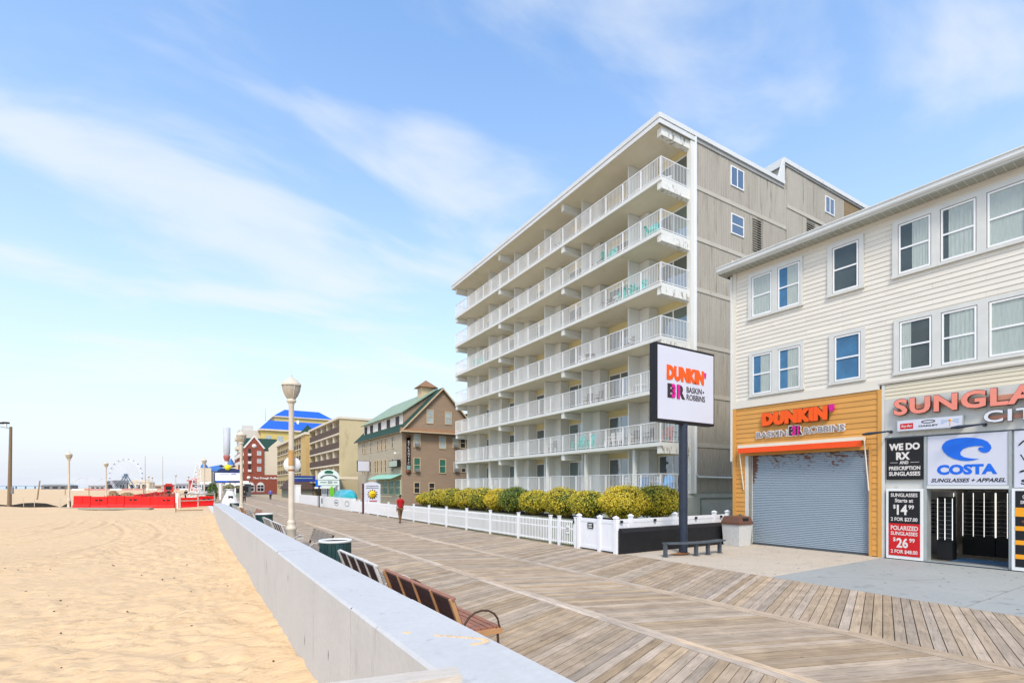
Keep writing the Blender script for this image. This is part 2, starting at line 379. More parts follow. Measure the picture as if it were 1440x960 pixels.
gs = MB()
for i in range(150):
    x = rnd.uniform(12.5,18.6); y = rnd.uniform(-0.5,12); r = rnd.uniform(0.012,0.035)
    gs.add([(x+r*math.cos(a)*rnd.uniform(.8,1.2), y+r*math.sin(a)*rnd.uniform(.8,1.2), -0.0015) for a in [k*1.047 for k in range(6)]], [tuple(range(6))])
gs.build('gum_spots', mat('old_gum', '#55544f', 0.9, 0.3, 6), pv, kind='stuff')
for pts in (((13.2,6.6),(14.1,6.1),(14.6,5.2),(15.7,4.7)), ((16.2,2.9),(16.9,1.8),(17.9,1.5))):
    ck = MB()
    for (xa,ya),(xb,yb) in zip(pts[:-1],pts[1:]): ck.quad((xa,ya,-0.0018),(xb,yb,-0.0018),(xb+0.008,yb+0.008,-0.0018),(xa+0.008,ya+0.008,-0.0018))
    ck.build('hairline_crack', mat('crack_dark', '#4a4c4a', 0.9, 0.2, 6), pg)
# ------------------------------------------------------------------ sand
def smooth(a, b, t):
    t = np.clip((t-a)/(b-a), 0, 1); return t*t*(3-2*t)
xs = [1.63]; st = 0.055
while xs[-1] > -14: xs.append(xs[-1]-st); st = min(0.12, st*1.006)
while xs[-1] > -900: st *= 1.10; xs.append(xs[-1]-st)
ys = [-6.0]; 
while ys[-1] < 5: ys.append(ys[-1]+0.5)
st = 0.055
while ys[-1] < 45: ys.append(ys[-1]+st); st *= 1.0035
while ys[-1] < 3000: st *= 1.05; ys.append(ys[-1]+st)
xs = np.array(xs[::-1]); ys = np.array(ys)
Xg, Yg = np.meshgrid(xs, ys)
def vnoise(x, y, seed):
    """value noise on a lattice, vectorised"""
    rs = np.random.RandomState(seed); T = rs.rand(256, 256)
    xi = np.floor(x).astype(int); yi = np.floor(y).astype(int); fx = x-xi; fy = y-yi
    fx = fx*fx*(3-2*fx); fy = fy*fy*(3-2*fy)
    g = lambda a, b: T[a & 255, b & 255]
    return (g(xi,yi)*(1-fx)+g(xi+1,yi)*fx)*(1-fy)+(g(xi,yi+1)*(1-fx)+g(xi+1,yi+1)*fx)*fy
Z = -0.66 + 0.72*smooth(33, 52, Yg) 
Z += 0.16*(vnoise(Xg*0.18+9, Yg*0.12+3, 1)-0.5)*smooth(4, 20, Yg)
near = 1 - smooth(40, 60, Yg); near *= 1 - smooth(10, 24, -Xg)
# wind ripples: short crests, wandering phase
ph = Yg*1.0 + Xg*0.42 + 1.6*vnoise(Xg*0.55, Yg*0.45, 2) + 0.8*vnoise(Xg*1.7, Yg*1.5, 3)
amp = 0.35+0.9*vnoise(Xg*0.35+5, Yg*0.3+8, 4)
right = smooth(-9, 0, Xg)*0.75+0.25
crest = vnoise(Xg*1.6, ph*3.2, 5)
Z += near*right*amp*(0.080*(crest-0.5) + 0.120*(vnoise(Xg*2.6, ph*6.5, 6)-0.5) + 0.045*(vnoise(Xg*6, ph*13, 9)-0.5))
ph2 = ph + 0.25*vnoise(Xg*2.2, Yg*2.0, 13)
rip = 1-np.abs(np.sin(np.pi*(ph2*4.6)))**0.6
patch = smooth(0.35, 0.7, vnoise(Xg*1.9+3, Yg*1.5+11, 14))
Z += near*right*rip*patch*0.030
pits = np.clip(vnoise(Xg*3.3+4, Yg*3.0+ph, 11)-0.74, 0, 1)/0.26
Z -= near*right*0.07*pits
# footprints: a few walked lines and strays
frs = np.random.RandomState(21); feet = []
for (x, y, a, n) in ((-7,12,0.9,26),(-2,9,1.35,30),(0.4,11,1.65,34),(-9,22,0.25,22),(-4,18,2.2,18),(-1.0,24,1.2,20),(0.9,15,1.5,26)):
    for i in range(n):
        a += frs.uniform(-0.06,0.06); x += 0.62*math.cos(a); y += 0.62*math.sin(a); sd_ = 0.11*(1 if i%2 else -1)
        feet.append((x-sd_*math.sin(a), y+sd_*math.cos(a), a))
feet += [(frs.uniform(-9,1.3), frs.uniform(9,42), frs.uniform(0,6.28)) for _ in range(260)]
for fx_, fy_, a in feet:
    if fx_ > 1.4 or fx_ < -13 or fy_ < 7: continue
    i0, i1 = np.searchsorted(xs, (fx_-0.5, fx_+0.5)); j0, j1 = np.searchsorted(ys, (fy_-0.5, fy_+0.5))
    lx = Xg[j0:j1,i0:i1]-fx_; ly = Yg[j0:j1,i0:i1]-fy_; u_ = lx*math.cos(a)+ly*math.sin(a); v_ = -lx*math.sin(a)+ly*math.cos(a)
    r2_ = (u_/0.17)**2+(v_/0.085)**2; dp = frs.uniform(0.5,1.0)
    Z[j0:j1,i0:i1] += dp*(-0.05*np.exp(-r2_)+0.022*np.exp(-(np.sqrt(r2_)-1.6)**2/0.2))
# sand drifted against the seawall
Z += 0.10*np.exp(-((1.63-Xg)/0.35)**2)*near*(vnoise(Xg*0+2, Yg*0.6, 7))
# tyre tracks curving away
for (cx_, cy_, r_, wd, dp) in ((-20, 44.5, 15.2, 0.16, 0.06), (-20, 44.5, 13.4, 0.16, 0.055), (-24, 37, 22.5, 0.15, 0.05), (-24, 37, 20.7, 0.15, 0.045), (-15.5, 46, 9.5, 0.15, 0.05), (-15.5, 46, 7.9, 0.15, 0.05)):
    dd = np.hypot(Xg-cx_, (Yg-cy_))-r_
    msk = smooth(1, 6, 45-Yg+4)*smooth(0, 3, -Xg+1.2)
    Z += msk*dp*(-np.exp(-(dd/wd)**2)+0.55*np.exp(-((np.abs(dd)-wd*1.9)/(wd*0.7))**2))
# hummocks at the foot of the barriers
Z += 0.22*np.exp(-((Yg-61-2*np.sin(Xg*0.6))/2.2)**2)*smooth(-12, -9, Xg)*(0.3+vnoise(Xg*0.7, Yg*0.5, 8))*0.7
Z -= 0.05
# the beach falls to the water
Z = np.where(Xg < -118, -0.4-(-118-Xg)*0.02, Z)
ny_, nx_ = Z.shape
co = np.stack([Xg.ravel(), Yg.ravel(), Z.ravel()], 1).astype(np.float32)
idx = np.arange(ny_*nx_).reshape(ny_, nx_)
q = np.stack([idx[:-1,:-1].ravel(), idx[:-1,1:].ravel(), idx[1:,1:].ravel(), idx[1:,:-1].ravel()], 1).astype(np.int32)
me = bpy.data.meshes.new('sand'); me.vertices.add(len(co)); me.vertices.foreach_set('co', co.ravel())
me.loops.add(q.size); me.loops.foreach_set('vertex_index', q.ravel()); me.polygons.add(len(q))
me.polygons.foreach_set('loop_start', np.arange(0, q.size, 4, dtype=np.int32)); me.polygons.foreach_set('loop_total', np.full(len(q), 4, dtype=np.int32))
me.polygons.foreach_set('use_smooth', np.ones(len(q), dtype=bool)); me.update(calc_edges=True)
link('sand', me, M_sand, kind='structure')
M_sea = mat('sea_water', (0.42,0.48,0.5), 0.25, 0.15, 0.02, bump=0.3, bscale=0.3)
MB().quad((-7000,-500,-0.9),(-110,-500,-0.9),(-110,7500,-0.9),(-7000,7500,-0.9)).build('sea', M_sea, kind='structure')
# bits of shell and debris on the sand
deb = MB()
for i in range(60):
    x = rnd.uniform(-7, 1.3); y = rnd.uniform(8, 34); r = rnd.uniform(0.008, 0.022)
    iy = int(np.searchsorted(ys, y)); ix = int(np.searchsorted(xs, x)); z = float(Z[iy, ix])
    deb.box(x-r, x+r, y-r*1.6, y+r*1.6, z-0.004, z+r*0.9)
deb.build('beach_debris', mat('brown_debris', '#5d4528', 0.9, 0.3), kind='stuff', label='scattered small brown bits lying on the sand', cat='debris')
def sand_z(x, y):
    return float(Z[min(ny_-1, int(np.searchsorted(ys, y))), min(nx_-1, int(np.searchsorted(xs, x)))])

# ------------------------------------------------------------------ seawall
WX0, WX1, WT = 1.60, 2.40, 0.86
sw = thing('seawall', 'long white painted concrete seawall between the sand and the boardwalk', 'wall', (0,0,0))
y = -2.0; k = 0
cuts = [-6.0, 0.05, 6.06, 12.1, 18.1, 24.2, 30.3, 36.4, 42.5, 48.55]
for a, b in zip(cuts[:-1], cuts[1:]):
    g = 0.011; c = 0.03; t = WT + (0.006 if k % 2 else 0.0)
    prof = [(WX0, -1.4), (WX1, -1.4), (WX1, t-c), (WX1-c, t), (WX0+c, t), (WX0, t-c)]
    vs = [(x, a+g, z) for x, z in prof] + [(x, b-g, z) for x, z in prof]; n = 6
    MB().add(vs, [tuple(range(n)), tuple(range(2*n-1, n-1, -1))] + [(i, (i+1)%n, (i+1)%n+n, i+n) for i in range(n)]).build('wall_section', M_conc, sw)
    k += 1
M_joint_crack = mat('joint_shade_and_crack', '#5f6166', 0.9, 0.2, 6)  # paints the shade of the joint gaps; also colours the cracks
for b in cuts[1:-1]: MB().box(WX0+0.006, WX1-0.006, b-0.0105, b+0.0105, -1.4, WT-0.006).build('joint_strip', M_joint_crack, sw)
for (y, z0, z1) in ((13.9,0.10,0.52),(8.9,-0.35,-0.15),(10.6,0.45,0.6),(7.2,-0.1,0.05)):
    MB().add([(WX0-0.0015,y,z0),(WX0-0.0015,y+0.012,z0),(WX0-0.0015,y+0.02,(z0+z1)/2),(WX0-0.0015,y-0.006,z1),(WX0-0.0015,y-0.02,(z0+z1)/2)],[(0,1,2,3,4)]).build('crack', M_joint_crack, sw)
# small wind-blown sand heaps on the wall top
hp = MB()
for i in range(26):
    t = i/25; x = 1.98 + 0.34*math.sin(t*2.6); y = 4.05 + 0.42*(1-t) - 0.15*math.sin(t*3)
    hp.lathe([(0.020+0.014*math.sin(i*1.7)**2, 0.0), (0.012, 0.008), (0.0, 0.011)], 7, (x + rnd.uniform(-.006,.006), y, WT+0.006))
for i in range(9):
    hp.lathe([(0.016, 0.0), (0.009, 0.006), (0.0, 0.008)], 6, (1.78 + rnd.uniform(-.04,.04), 4.72 + rnd.uniform(-.05,.05), WT+0.006))
hp.build('sand_on_wall', M_sand, kind='stuff', label='small streak of sand on top of the seawall', cat='sand streak')

# ------------------------------------------------------------------ wooden hand rail at the bottom edge
M_grey_wood = mat('bleached_wood', (0.56,0.50,0.42), 0.8, 0.12, 4, stretch=(1.2,9,9), bump=0.4, bscale=12, stain=(0.30,0.23,0.16), stain_t=0.6, stain_scale=6)
M_brown_wood = mat('brown_wood', (0.33,0.22,0.12), 0.8, 0.2, 4, stretch=(1,9,9), bump=0.4, bscale=12)
rl = thing('stair_handrail', 'bleached wooden handrail end crossing in front of the white seawall', 'handrail', (1.36, 2.755, 0), R(167))
MB().box(0, 2.2, -0.0, 0.15, 1.165, 1.205).build('rail_cap', M_grey_wood, rl)
MB().box(0.03, 2.2, 0.035, 0.075, 1.03, 1.163).build('rail_board', M_brown_wood, rl)
MB().box(0.08, 0.17, 0.077, 0.14, -0.6, 1.163).build('post', M_brown_wood, rl)
MB().lathe([(0.0,0.0),(0.012,0.0),(0.012,0.006),(0.0,0.008)], 8, (0,0,0), Matrix.Translation((0.115,0.14,1.10)) @ Matrix.Rotation(R(-90),4,'X')).build('bolt', M_iron, rl)

# ------------------------------------------------------------------ street lamps
M_lamp = mat('cream_lamp_paint', '#cfc3ae', 0.5, 0.10, 3, stain='#a5703c', stain_t=0.68, stain_scale=2.5, stain_stretch=(1,1,0.35))
M_lens = mat('lamp_lens', '#b5ab98', 0.25, 0.15, 6)
M_rust = mat('rust', '#9c6430', 0.8, 0.3, 6)
M_band = mat('rusty_band', '#b98f55', 0.7, 0.25, 5)
def make_lamp(label, loc, rz=0, group=None, disc=False, banner=False):
    t = thing('street_lamp', label, 'lamp post', loc, rz, group)
    MB().lathe([(0.19,0),(0.19,0.06),(0.155,0.10),(0.15,0.80),(0.175,0.84),(0.175,0.90),(0.14,0.94),(0.125,1.04),(0.14,1.08),(0.10,1.16)], 16).build('base', M_lamp, t)
    MB().lathe([(0.095,1.15),(0.092,3.0),(0.085,5.0),(0.10,5.04),(0.085,5.08)], 14).build('pole', M_lamp, t)
    MB().lathe([(0.09,5.07),(0.15,5.12),(0.16,5.17),(0.12,5.22)], 14).build('collar', M_lamp, t)
    MB().lathe([(0.12,5.22),(0.19,5.32),(0.26,5.50),(0.285,5.66),(0.28,5.70)], 12).build('globe', M_lens, t)
    if 'rib' not in BX: BX['rib'] = MB().path([(r, 0, z) for r, z in ((0.125,5.22),(0.20,5.33),(0.27,5.50),(0.292,5.67))], 0.013, 5).mesh('globe_rib')
    for k in range(6): link('globe_rib', BX['rib'], M_lamp, t, (0,0,0), k*math.pi/3)
    MB().lathe([(0.31,5.66),(0.315,5.72),(0.27,5.77),(0.20,5.85),(0.10,5.91),(0.05,5.94),(0.03,5.97)], 16).build('cap', M_lamp, t)
    MB().lathe([(0.03,5.95),(0.035,6.0),(0.012,6.04),(0.01,6.17),(0.0,6.2)], 8).build('finial', M_lamp, t)
    if disc:
        MB().lathe([(0,0),(0.275,0),(0.275,0.012),(0,0.012)], 28, (0,0,0), Matrix.Translation((0,0.0,3.02)) @ Matrix.Rotation(R(90),4,'X') @ Matrix.Translation((0,0,-0.12))).build('round_sign_back', M_white, t)
        MB().lathe([(0.097,0),(0.10,0.01),(0.10,0.05),(0.097,0.06)], 14, (0,0,2.80)).build('band', M_rust, t)
        MB().lathe([(0.0955,0),(0.097,0.01),(0.097,0.50),(0.0955,0.52)], 14, (0,0,2.98)).build('band', M_band, t)
    if banner:
        MB().tube((0,0,4.2),(0.6,0,4.2),0.02,0.02,6).build('banner_arm', M_lamp, t)
        MB().tube((0,0,2.6),(0.5,0,2.6),0.02,0.02,6).build('banner_arm', M_lamp, t)
    return t
LG = 'cream street lamps along the boardwalk'
lamp = make_lamp('nearest cream street lamp with a round sign strapped to its pole', (2.86,18.25,0), R(-20), LG, disc=True)
make_lamp('second cream street lamp, in front of the brick building', (2.86,38.0,0), 0, LG)
make_lamp('cream street lamp beside the white lattice sculpture', (1.55,78.6,0), 0, LG)
make_lamp('tall cream street lamp rising behind the end of the red barriers', (-10.8,69.85,-0.1), 0, LG)
make_lamp('street lamp on the sand with thin banner arms, second from the ocean side', (-10.9,98.5,0), 0, LG, banner=True)
make_lamp('far small street lamp just right of the ferris wheel', (-12.6,221.7,0), 0, LG)
make_lamp('farthest small street lamp right of the ferris wheel', (-12.8,245.6,0), 0, LG)
make_lamp('far small street lamp behind the red fencing', (-3.9,190,0), 0, LG)
make_lamp('far small street lamp above the distant kiosks', (-0.6,215,0), 0, LG)

# ------------------------------------------------------------------ benches
M_slat_g = mat('weathered_bench_wood', '#8d8276', 0.8, 0.15, 4, stretch=(1,9,9), rand=0.12, bump=0.3, bscale=12)
M_slat_r = mat('reddish_bench_wood', '#9a6a55', 0.7, 0.14, 4, stretch=(1,9,9), rand=0.10, bump=0.3, bscale=12)
M_slat_d = mat('dark_brown_bench_wood', '#553630', 0.7, 0.16, 4, stretch=(1,9,9), rand=0.08)
M_metal_w = mat('worn_white_metal', '#c9c4bb', 0.5, 0.12, 6)
M_metal_b = mat('brown_iron', '#4a3629', 0.55, 0.2, 6)
M_tan = mat('tan_bench_end', '#b98a5d', 0.7, 0.12, 5)
def make_bench(label, loc, rz, group, slat, back, rail, ends, length=2.62, cap=None):
    """local x along the bench, sitter faces +y"""
    t = thing('park_bench', label, 'bench', loc, rz, group)
    h = length/2
    seat = boxmesh(length-0.06, 0.078, 0.035)
    for i in range(5): link('seat_slat', seat, slat, t, (0, 0.07+i*0.092, 0.42+0.004*abs(i-2)))
    tilt = R(20); c, s = math.cos(tilt), math.sin(tilt)
    bs = boxmesh(length-0.02, 0.022, 0.082)
    for i in range(4):
        d = 0.07+i*0.090; o = link('back_slat', bs, back, t, (0, -0.04-s*d, 0.46+c*d)); o.rotation_euler = (tilt, 0, 0)
    o = link('top_rail', boxmesh(length+0.02, 0.05, 0.03), cap or slat, t, (0, -0.04-s*0.44, 0.46+c*0.44)); o.rotation_euler = (tilt, 0, 0)
    for k in range(5):
        x = -h+0.03 + k*(length-0.06)/4
        wdt = 0.05 if k in (0, 4) else 0.032
        o = link('back_support', boxmesh(wdt, 0.055 if k in (0,4) else 0.03, 0.50), ends if k in (0,4) else rail, t, (x, -0.03-0.022-(0.0 if k in (0,4) else 0.0), 0.42)); o.rotation_euler = (tilt, 0, 0)
    for x in (-h+0.03, h-0.03):
        link('seat_end', boxmesh(0.055, 0.56, 0.07), ends, t, (x, 0.24, 0.36))
        lg = MB().path([(x,0.02,0.37),(x,0.0,0.2),(x,-0.07,0.0)], 0.02).path([(x,0.46,0.37),(x,0.47,0.2),(x,0.55,0.0)], 0.02)
        lg.build('leg', M_metal_b if slat is M_slat_r else M_metal_w, t)
        pts = []
        for i in range(9):
            a = i/8*math.pi
            pts.append((x, 0.22-0.26*math.cos(a)*1.0, 0.47+0.22*math.sin(a)))
        pts += [(x,0.50,0.42),(x,0.47,0.38),(x,0.43,0.40),(x,0.44,0.44)]
        MB().path(pts, 0.014).build('armrest', M_metal_b if slat is M_slat_r else M_metal_w, t)
    return t
BG = 'slatted benches along the seawall'
# facing the shops: back towards the wall. local +y -> world +X : rz = -90
def bench_out(y, lab, *m, **k): return make_bench(lab, (2.96, y, 0), R(-90), BG, *m, **k)
def bench_sea(y, lab, *m, **k): return make_bench(lab, (3.26, y, 0), R(90), BG, *m, **k)
bench_out(6.98, 'nearest bench, reddish wood with tan ends and curled armrests behind the seawall', M_slat_r, M_slat_d, M_tan, M_tan, cap=M_slat_r)
bench_out(10.05, 'second bench along the wall, dark back slats with worn white supports', M_slat_g, M_slat_d, M_metal_w, M_metal_w, cap=M_metal_w)
bench_sea(16.3, 'grey bench with its back flipped to face the beach, between bin and nearest lamp', M_slat_g, M_slat_g, M_slat_g, M_metal_b)
bench_out(20.85, 'grey bench just beyond the nearest lamp post', M_slat_g, M_slat_d, M_metal_w, M_metal_w, cap=M_metal_w)
bench_out(23.8, 'grey bench between the lamp and the second green bin', M_slat_g, M_slat_g, M_metal_w, M_metal_w, cap=M_metal_w)
bench_out(30.6, 'grey bench just beyond the second green bin', M_slat_g, M_slat_g, M_metal_w, M_metal_w)
bench_sea(33.6, 'reddish bench flipped to face the beach beyond the second bin', M_slat_r, M_slat_r, M_tan, M_tan)
bench_out(36.2, 'reddish bench near the second lamp post', M_slat_r, M_slat_d, M_tan, M_tan)
bench_out(41.0, 'grey bench beyond the second lamp post near the wall end', M_slat_g, M_slat_g, M_metal_w, M_metal_w)
bench_out(43.9, 'farthest grey bench beside the third green bin', M_slat_g, M_slat_d, M_metal_w, M_metal_w)

# ------------------------------------------------------------------ litter bins
M_gslat = mat('dark_green_slat', '#22403f', 0.6, 0.2, 4, rand=0.2)
M_ringw = mat('pale_bin_ring', '#dadad6', 0.5, 0.08, 4)
BINM = {}
def make_bin(label, loc):
    t = thing('litter_bin', label, 'litter bin', loc, rnd.uniform(0, 1), 'green slatted litter bins by the seawall')
    MB().lathe([(0.33,0.05),(0.33,0.86),(0.31,0.86),(0.31,0.10),(0,0.10)], 20).build('liner', M_dark, t)
    MB().lathe([(0.33,0.90),(0.39,0.90),(0.405,0.93),(0.39,0.965),(0.34,0.955),(0.325,0.93)], 28).build('rim', M_ringw, t)
    MB().lathe([(0.36,0.0),(0.36,0.05),(0.0,0.05)], 20).build('base', M_dark, t)
    sl = boxmesh(0.086, 0.022, 0.86)
    for k in range(25):
        a = 2*math.pi*k/25
        link('slat', sl, M_gslat, t, (0.365*math.cos(a), 0.365*math.sin(a), 0.045), a+math.pi/2)
    return t
make_bin('nearest dark green slatted bin with a pale rim, between two benches', (3.05,12.95,0))
make_bin('second dark green slatted bin, beyond the nearest lamp post', (3.05,27.3,0))
make_bin('farthest dark green slatted bin near the end of the seawall', (3.05,46.8,0))

# ------------------------------------------------------------------ pole sign
M_signw = mat('white_sign_face', '#cfd0da', 0.35, 0.02, 1)
M_or = mat('sign_orange', '#e8590c', 0.45, 0.03); M_pink = mat('sign_pink', '#d0168a', 0.45, 0.03); M_brn = mat('sign_dark_brown', '#35292d', 0.5, 0.05)
ps = thing('pole_sign', 'white square shop sign with orange and pink lettering on a tall dark steel pole', 'sign', (14.22, 11.35, 0))
MB().lathe([(0.145,0),(0.145,4.42)], 16).build('pole', M_iron, ps)
MB().lathe([(0.21,0.0),(0.21,0.02),(0.15,0.03)], 12).build('base_plate', M_rust, ps)
sb = MB().box(-1.5,1.5,-0.14,0.14,4.42,6.98).build('sign_box', M_black, ps)
MB().box(-1.44,1.44,-0.152,-0.142,4.50,6.90).build('sign_face', M_signw, ps)
MB().box(-1.44,1.44,0.142,0.152,4.50,6.90).build('sign_face', M_signw, ps)
MB().box(-0.30,0.30,-0.10,0.10,4.40,4.418).build('mount', M_iron, ps)
def heavy(parent, s, x, z, w, h, y, m, **k): return text('lettering', s, x, z, w, h, y, m, parent, **k)
heavy(ps, "DUNKIN", -1.02, 5.80, 1.92, 0.50, -0.153, M_or, extrude=0.012, offset=0.085, space=1.08)
heavy(ps, "'", 0.92, 6.05, 0.10, 0.20, -0.153, M_pink, extrude=0.012, offset=0.05)
heavy(ps, "B", -0.98, 5.22, 0.40, 0.47, -0.153, M_brn, extrude=0.010, offset=0.05)
heavy(ps, "R", -0.52, 5.22, 0.42, 0.47, -0.153, M_brn, extrude=0.010, offset=0.05)
heavy(ps, "3", -0.79, 5.215, 0.21, 0.48, -0.160, M_pink, extrude=0.012, offset=0.05)
heavy(ps, "1", -0.50, 5.215, 0.13, 0.48, -0.160, M_pink, extrude=0.012, offset=0.05)
heavy(ps, "BASKIN", -0.02, 5.47, 0.80, 0.20, -0.153, M_brn, extrude=0.008, offset=0.012)
heavy(ps, "ROBBINS", -0.02, 5.22, 0.98, 0.20, -0.153, M_brn, extrude=0.008, offset=0.012)
MB().lathe([(0,0),(0.035,0),(0.035,0.01),(0,0.01)], 10, (0,0,0), Matrix.Translation((0.87,-0.153,5.56)) @ Matrix.Rotation(R(90),4,'X')).build('dot', M_brn, ps)

# curved bench round the pole foot
M_steel = mat('grey_steel_bench', '#4d545b', 0.45, 0.15, 5)
cb = thing('curved_bench', 'low curved dark grey metal bench at the foot of the sign pole', 'bench', (0,0,0))
pts_o = []; pts_i = []; n = 14
for i in range(n+1):
    t = i/n; x = 12.98 + 2.55*t; y = 11.02 - 0.30*t - 0.25*math.sin(math.pi*t)*0.9 + 0.05
    pts_o.append((x, y-0.15)); pts_i.append((x+0.02, y+0.15))
b = MB()
for i in range(n):
    a, c2, d, e = pts_o[i], pts_o[i+1], pts_i[i+1], pts_i[i]
    vs = [(*a,0.41),(*c2,0.41),(*d,0.41),(*e,0.41),(*a,0.455),(*c2,0.455),(*d,0.455),(*e,0.455)]
    b.add(vs, BOXF)
b.build('seat', M_steel, cb)
for t in (0.06, 0.45, 0.70, 0.94):
    i = t*n; k = int(i); x = (pts_o[k][0]+pts_i[k][0])/2; y = (pts_o[k][1]+pts_i[k][1])/2
    link('leg', boxmesh(0.10, 0.10, 0.405), M_steel, cb, (x, y, 0.004))
    link('foot_plate', boxmesh(0.18, 0.16, 0.012), M_steel, cb, (x, y, 0.0))
MB().add([(13.9+0.35*math.cos(a)*rr, 11.25+0.25*math.sin(a)*rr, 0.0) for a, rr in [(k*0.628, 0.8+0.4*rnd.random()) for k in range(10)]], [tuple(range(10))]).build('rust_stain', mat('rust_on_pavement', '#94673a', 0.9, 0.3, 5), pv)

# white bin with brown cap by the shop corner
pb = thing('waste_box', 'white square concrete bin with a brown tapered cap at the orange shop corner', 'litter bin', (17.93, 11.78, 0), R(-3))
def frustum(x, y, z0, x1, y1, z1):
    return [(-x,-y,z0),(x,-y,z0),(x,y,z0),(-x,y,z0),(-x1,-y1,z1),(x1,-y1,z1),(x1,y1,z1),(-x1,y1,z1)]
MB().add(frustum(0.34,0.34,0,0.385,0.385,0.82), BOXF).build('body', mat('pale_aggregate', '#c6c6c2', 0.8, 0.1, 8, fine=0.08), pb)
MB().add(frustum(0.42,0.42,0.82,0.42,0.42,0.90), BOXF).add(frustum(0.41,0.41,0.90,0.33,0.33,1.13), BOXF).build('cap', mat('brown_cap', '#6a4a3a', 0.5, 0.12, 4), pb)
MB().box(-0.16,0.16,-0.392,-0.36,0.95,1.07).build('flap', M_dark, pb)

# ------------------------------------------------------------------ black low wall, white fences
bw = thing('low_black_wall', 'low black painted wall with a bevelled cap at the boardwalk edge', 'wall', (12.3, 12.3, 0))
pr = [(0,0),(0.42,0),(0.42,0.72),(0.30,0.84),(0.12,0.84),(0,0.72)]     # (y, z)
L_ = 6.1
vs = [(0.0, y, z) for y, z in pr] + [(L_, y, z) for y, z in pr]
MB().add(vs, [(0,5,4,3,2,1), tuple(range(6,12))] + [(i, (i+1)%6, (i+1)%6+6, i+6) for i in range(6)]).build('wall_body', M_black, bw)
MB().box(-0.12, -0.002, 0.0, 0.42, 0, 0.80).build('end_post', M_black, bw)
pf = thing('privacy_fence', 'white vinyl solid panel fence joining the picket fence and black wall', 'fence', (0,0,0))
def vpost(parent, x, y, h, s=0.13, z0=0.0):
    o = link('post', boxmesh(s, s, h), M_vinyl, parent, (x, y, z0))
    c = MB().add(frustum(s*0.62,s*0.62,0,s*0.62,s*0.62,0.03), BOXF).add(frustum(s*0.62,s*0.62,0.03,0.01,0.01,0.09), BOXF)
    c.build('post_cap', M_vinyl, o, loc=(0,0,h))
def vpanel(parent, x0, x1, y, z0, z1, along='x', name='panel'):
    """grooved tongue and groove boards between two rails"""
    fr = MB(); n = max(1, round((x1-x0)/0.15)); wv = (x1-x0)/n
    P_ = (lambda a, b, c, d, e, f: fr.box(a, b, y+c, y+d, e, f)) if along == 'x' else (lambda a, b, c, d, e, f: fr.box(y+c, y+d, a, b, e, f))
    for k in range(n): P_(x0+k*wv+0.003, x0+(k+1)*wv-0.003, -0.016, 0.016, z0+0.10, z1-0.12)
    P_(x0, x1, -0.028, 0.028, z0, z0+0.12); P_(x0, x1, -0.028, 0.028, z1-0.13, z1)
    return fr.build(name, M_vinyl, parent)
for y in (12.45, 13.24, 14.36): vpost(pf, 12.14, y, 1.20)
vpanel(pf, 12.52, 13.17, 12.14, 0.06, 1.14, 'y'); vpanel(pf, 13.31, 14.29, 12.14, 0.06, 1.14, 'y')
MB().box(12.095,12.11,13.55,13.85,0.78,0.98).build('notice_plate', M_black, pf)
for k in range(3): MB().box(12.090,12.094,13.60+0.02*(k%2),13.80-0.015*(k%2),0.815+k*0.05,0.84+k*0.05).build('print_line', M_white, pf)
wf = thing('white_back_fence', 'white vinyl fence with capped posts rising behind the black wall', 'fence', (0,0,0))
fx = [12.45, 13.25, 15.62, 18.02, 18.9]
for x in fx[1:]: vpost(wf, x, 12.85, 1.22)
for a, b in zip(fx[:-1], fx[1:]): vpanel(wf, a+0.07, b-0.07, 12.85, 0.15, 1.13, 'x')
for x in (12.75, 14.45, 16.8, 18.4): link('hinge_box', boxmesh(0.10, 0.05, 0.09), M_dark, wf, (x, 12.79, 1.0))

pk = thing('picket_fence', 'long white picket fence along the inner edge of the boardwalk', 'fence', (12.14, 0, 0))
yp = 14.55; posts = [14.55, 15.55, 16.12] ; 
y = 18.45
while y < 46: posts.append(y); y += 2.46
pkm = boxmesh(0.022, 0.038, 0.90)
for i, y in enumerate(posts):
    link('post', boxmesh(0.10, 0.10, 1.12), M_vinyl, pk, (0, y, 0)); link('post_cap', boxmesh(0.13, 0.13, 0.03), M_vinyl, pk, (0, y, 1.12))
npk = 0
farp = MB()
for i, (a, b) in enumerate(zip(posts[:-1], posts[1:])):
    for z in (0.14, 0.66, 0.93): link('rail', boxmesh(0.035, b-a-0.10, 0.05), M_vinyl, pk, (0, (a+b)/2, z))
    n = max(2, round((b-a)/0.112))
    for k in range(1, n):
        y = a+(b-a)*k/n
        if npk < 290: link('picket', pkm, M_vinyl, pk, (-0.028, y, 0.10)); npk += 1
        else: farp.box(-0.04,-0.018, y-0.019, y+0.019, 0.10, 1.0)
if farp.v: farp.build('far_pickets', M_vinyl, pk, kind='stuff')
# gate furniture between the first posts
MB().box(-0.06,-0.045,14.85,15.10,0.50,0.80).build('gate_notice', M_white, pk)
for k in range(3): MB().box(-0.065,-0.061,14.88,15.06,0.58+k*0.06,0.60+k*0.06).build('print_line', M_dark, pk)
MB().box(-0.07,-0.045,14.58,14.64,0.90,1.02).build('latch', M_dark, pk)

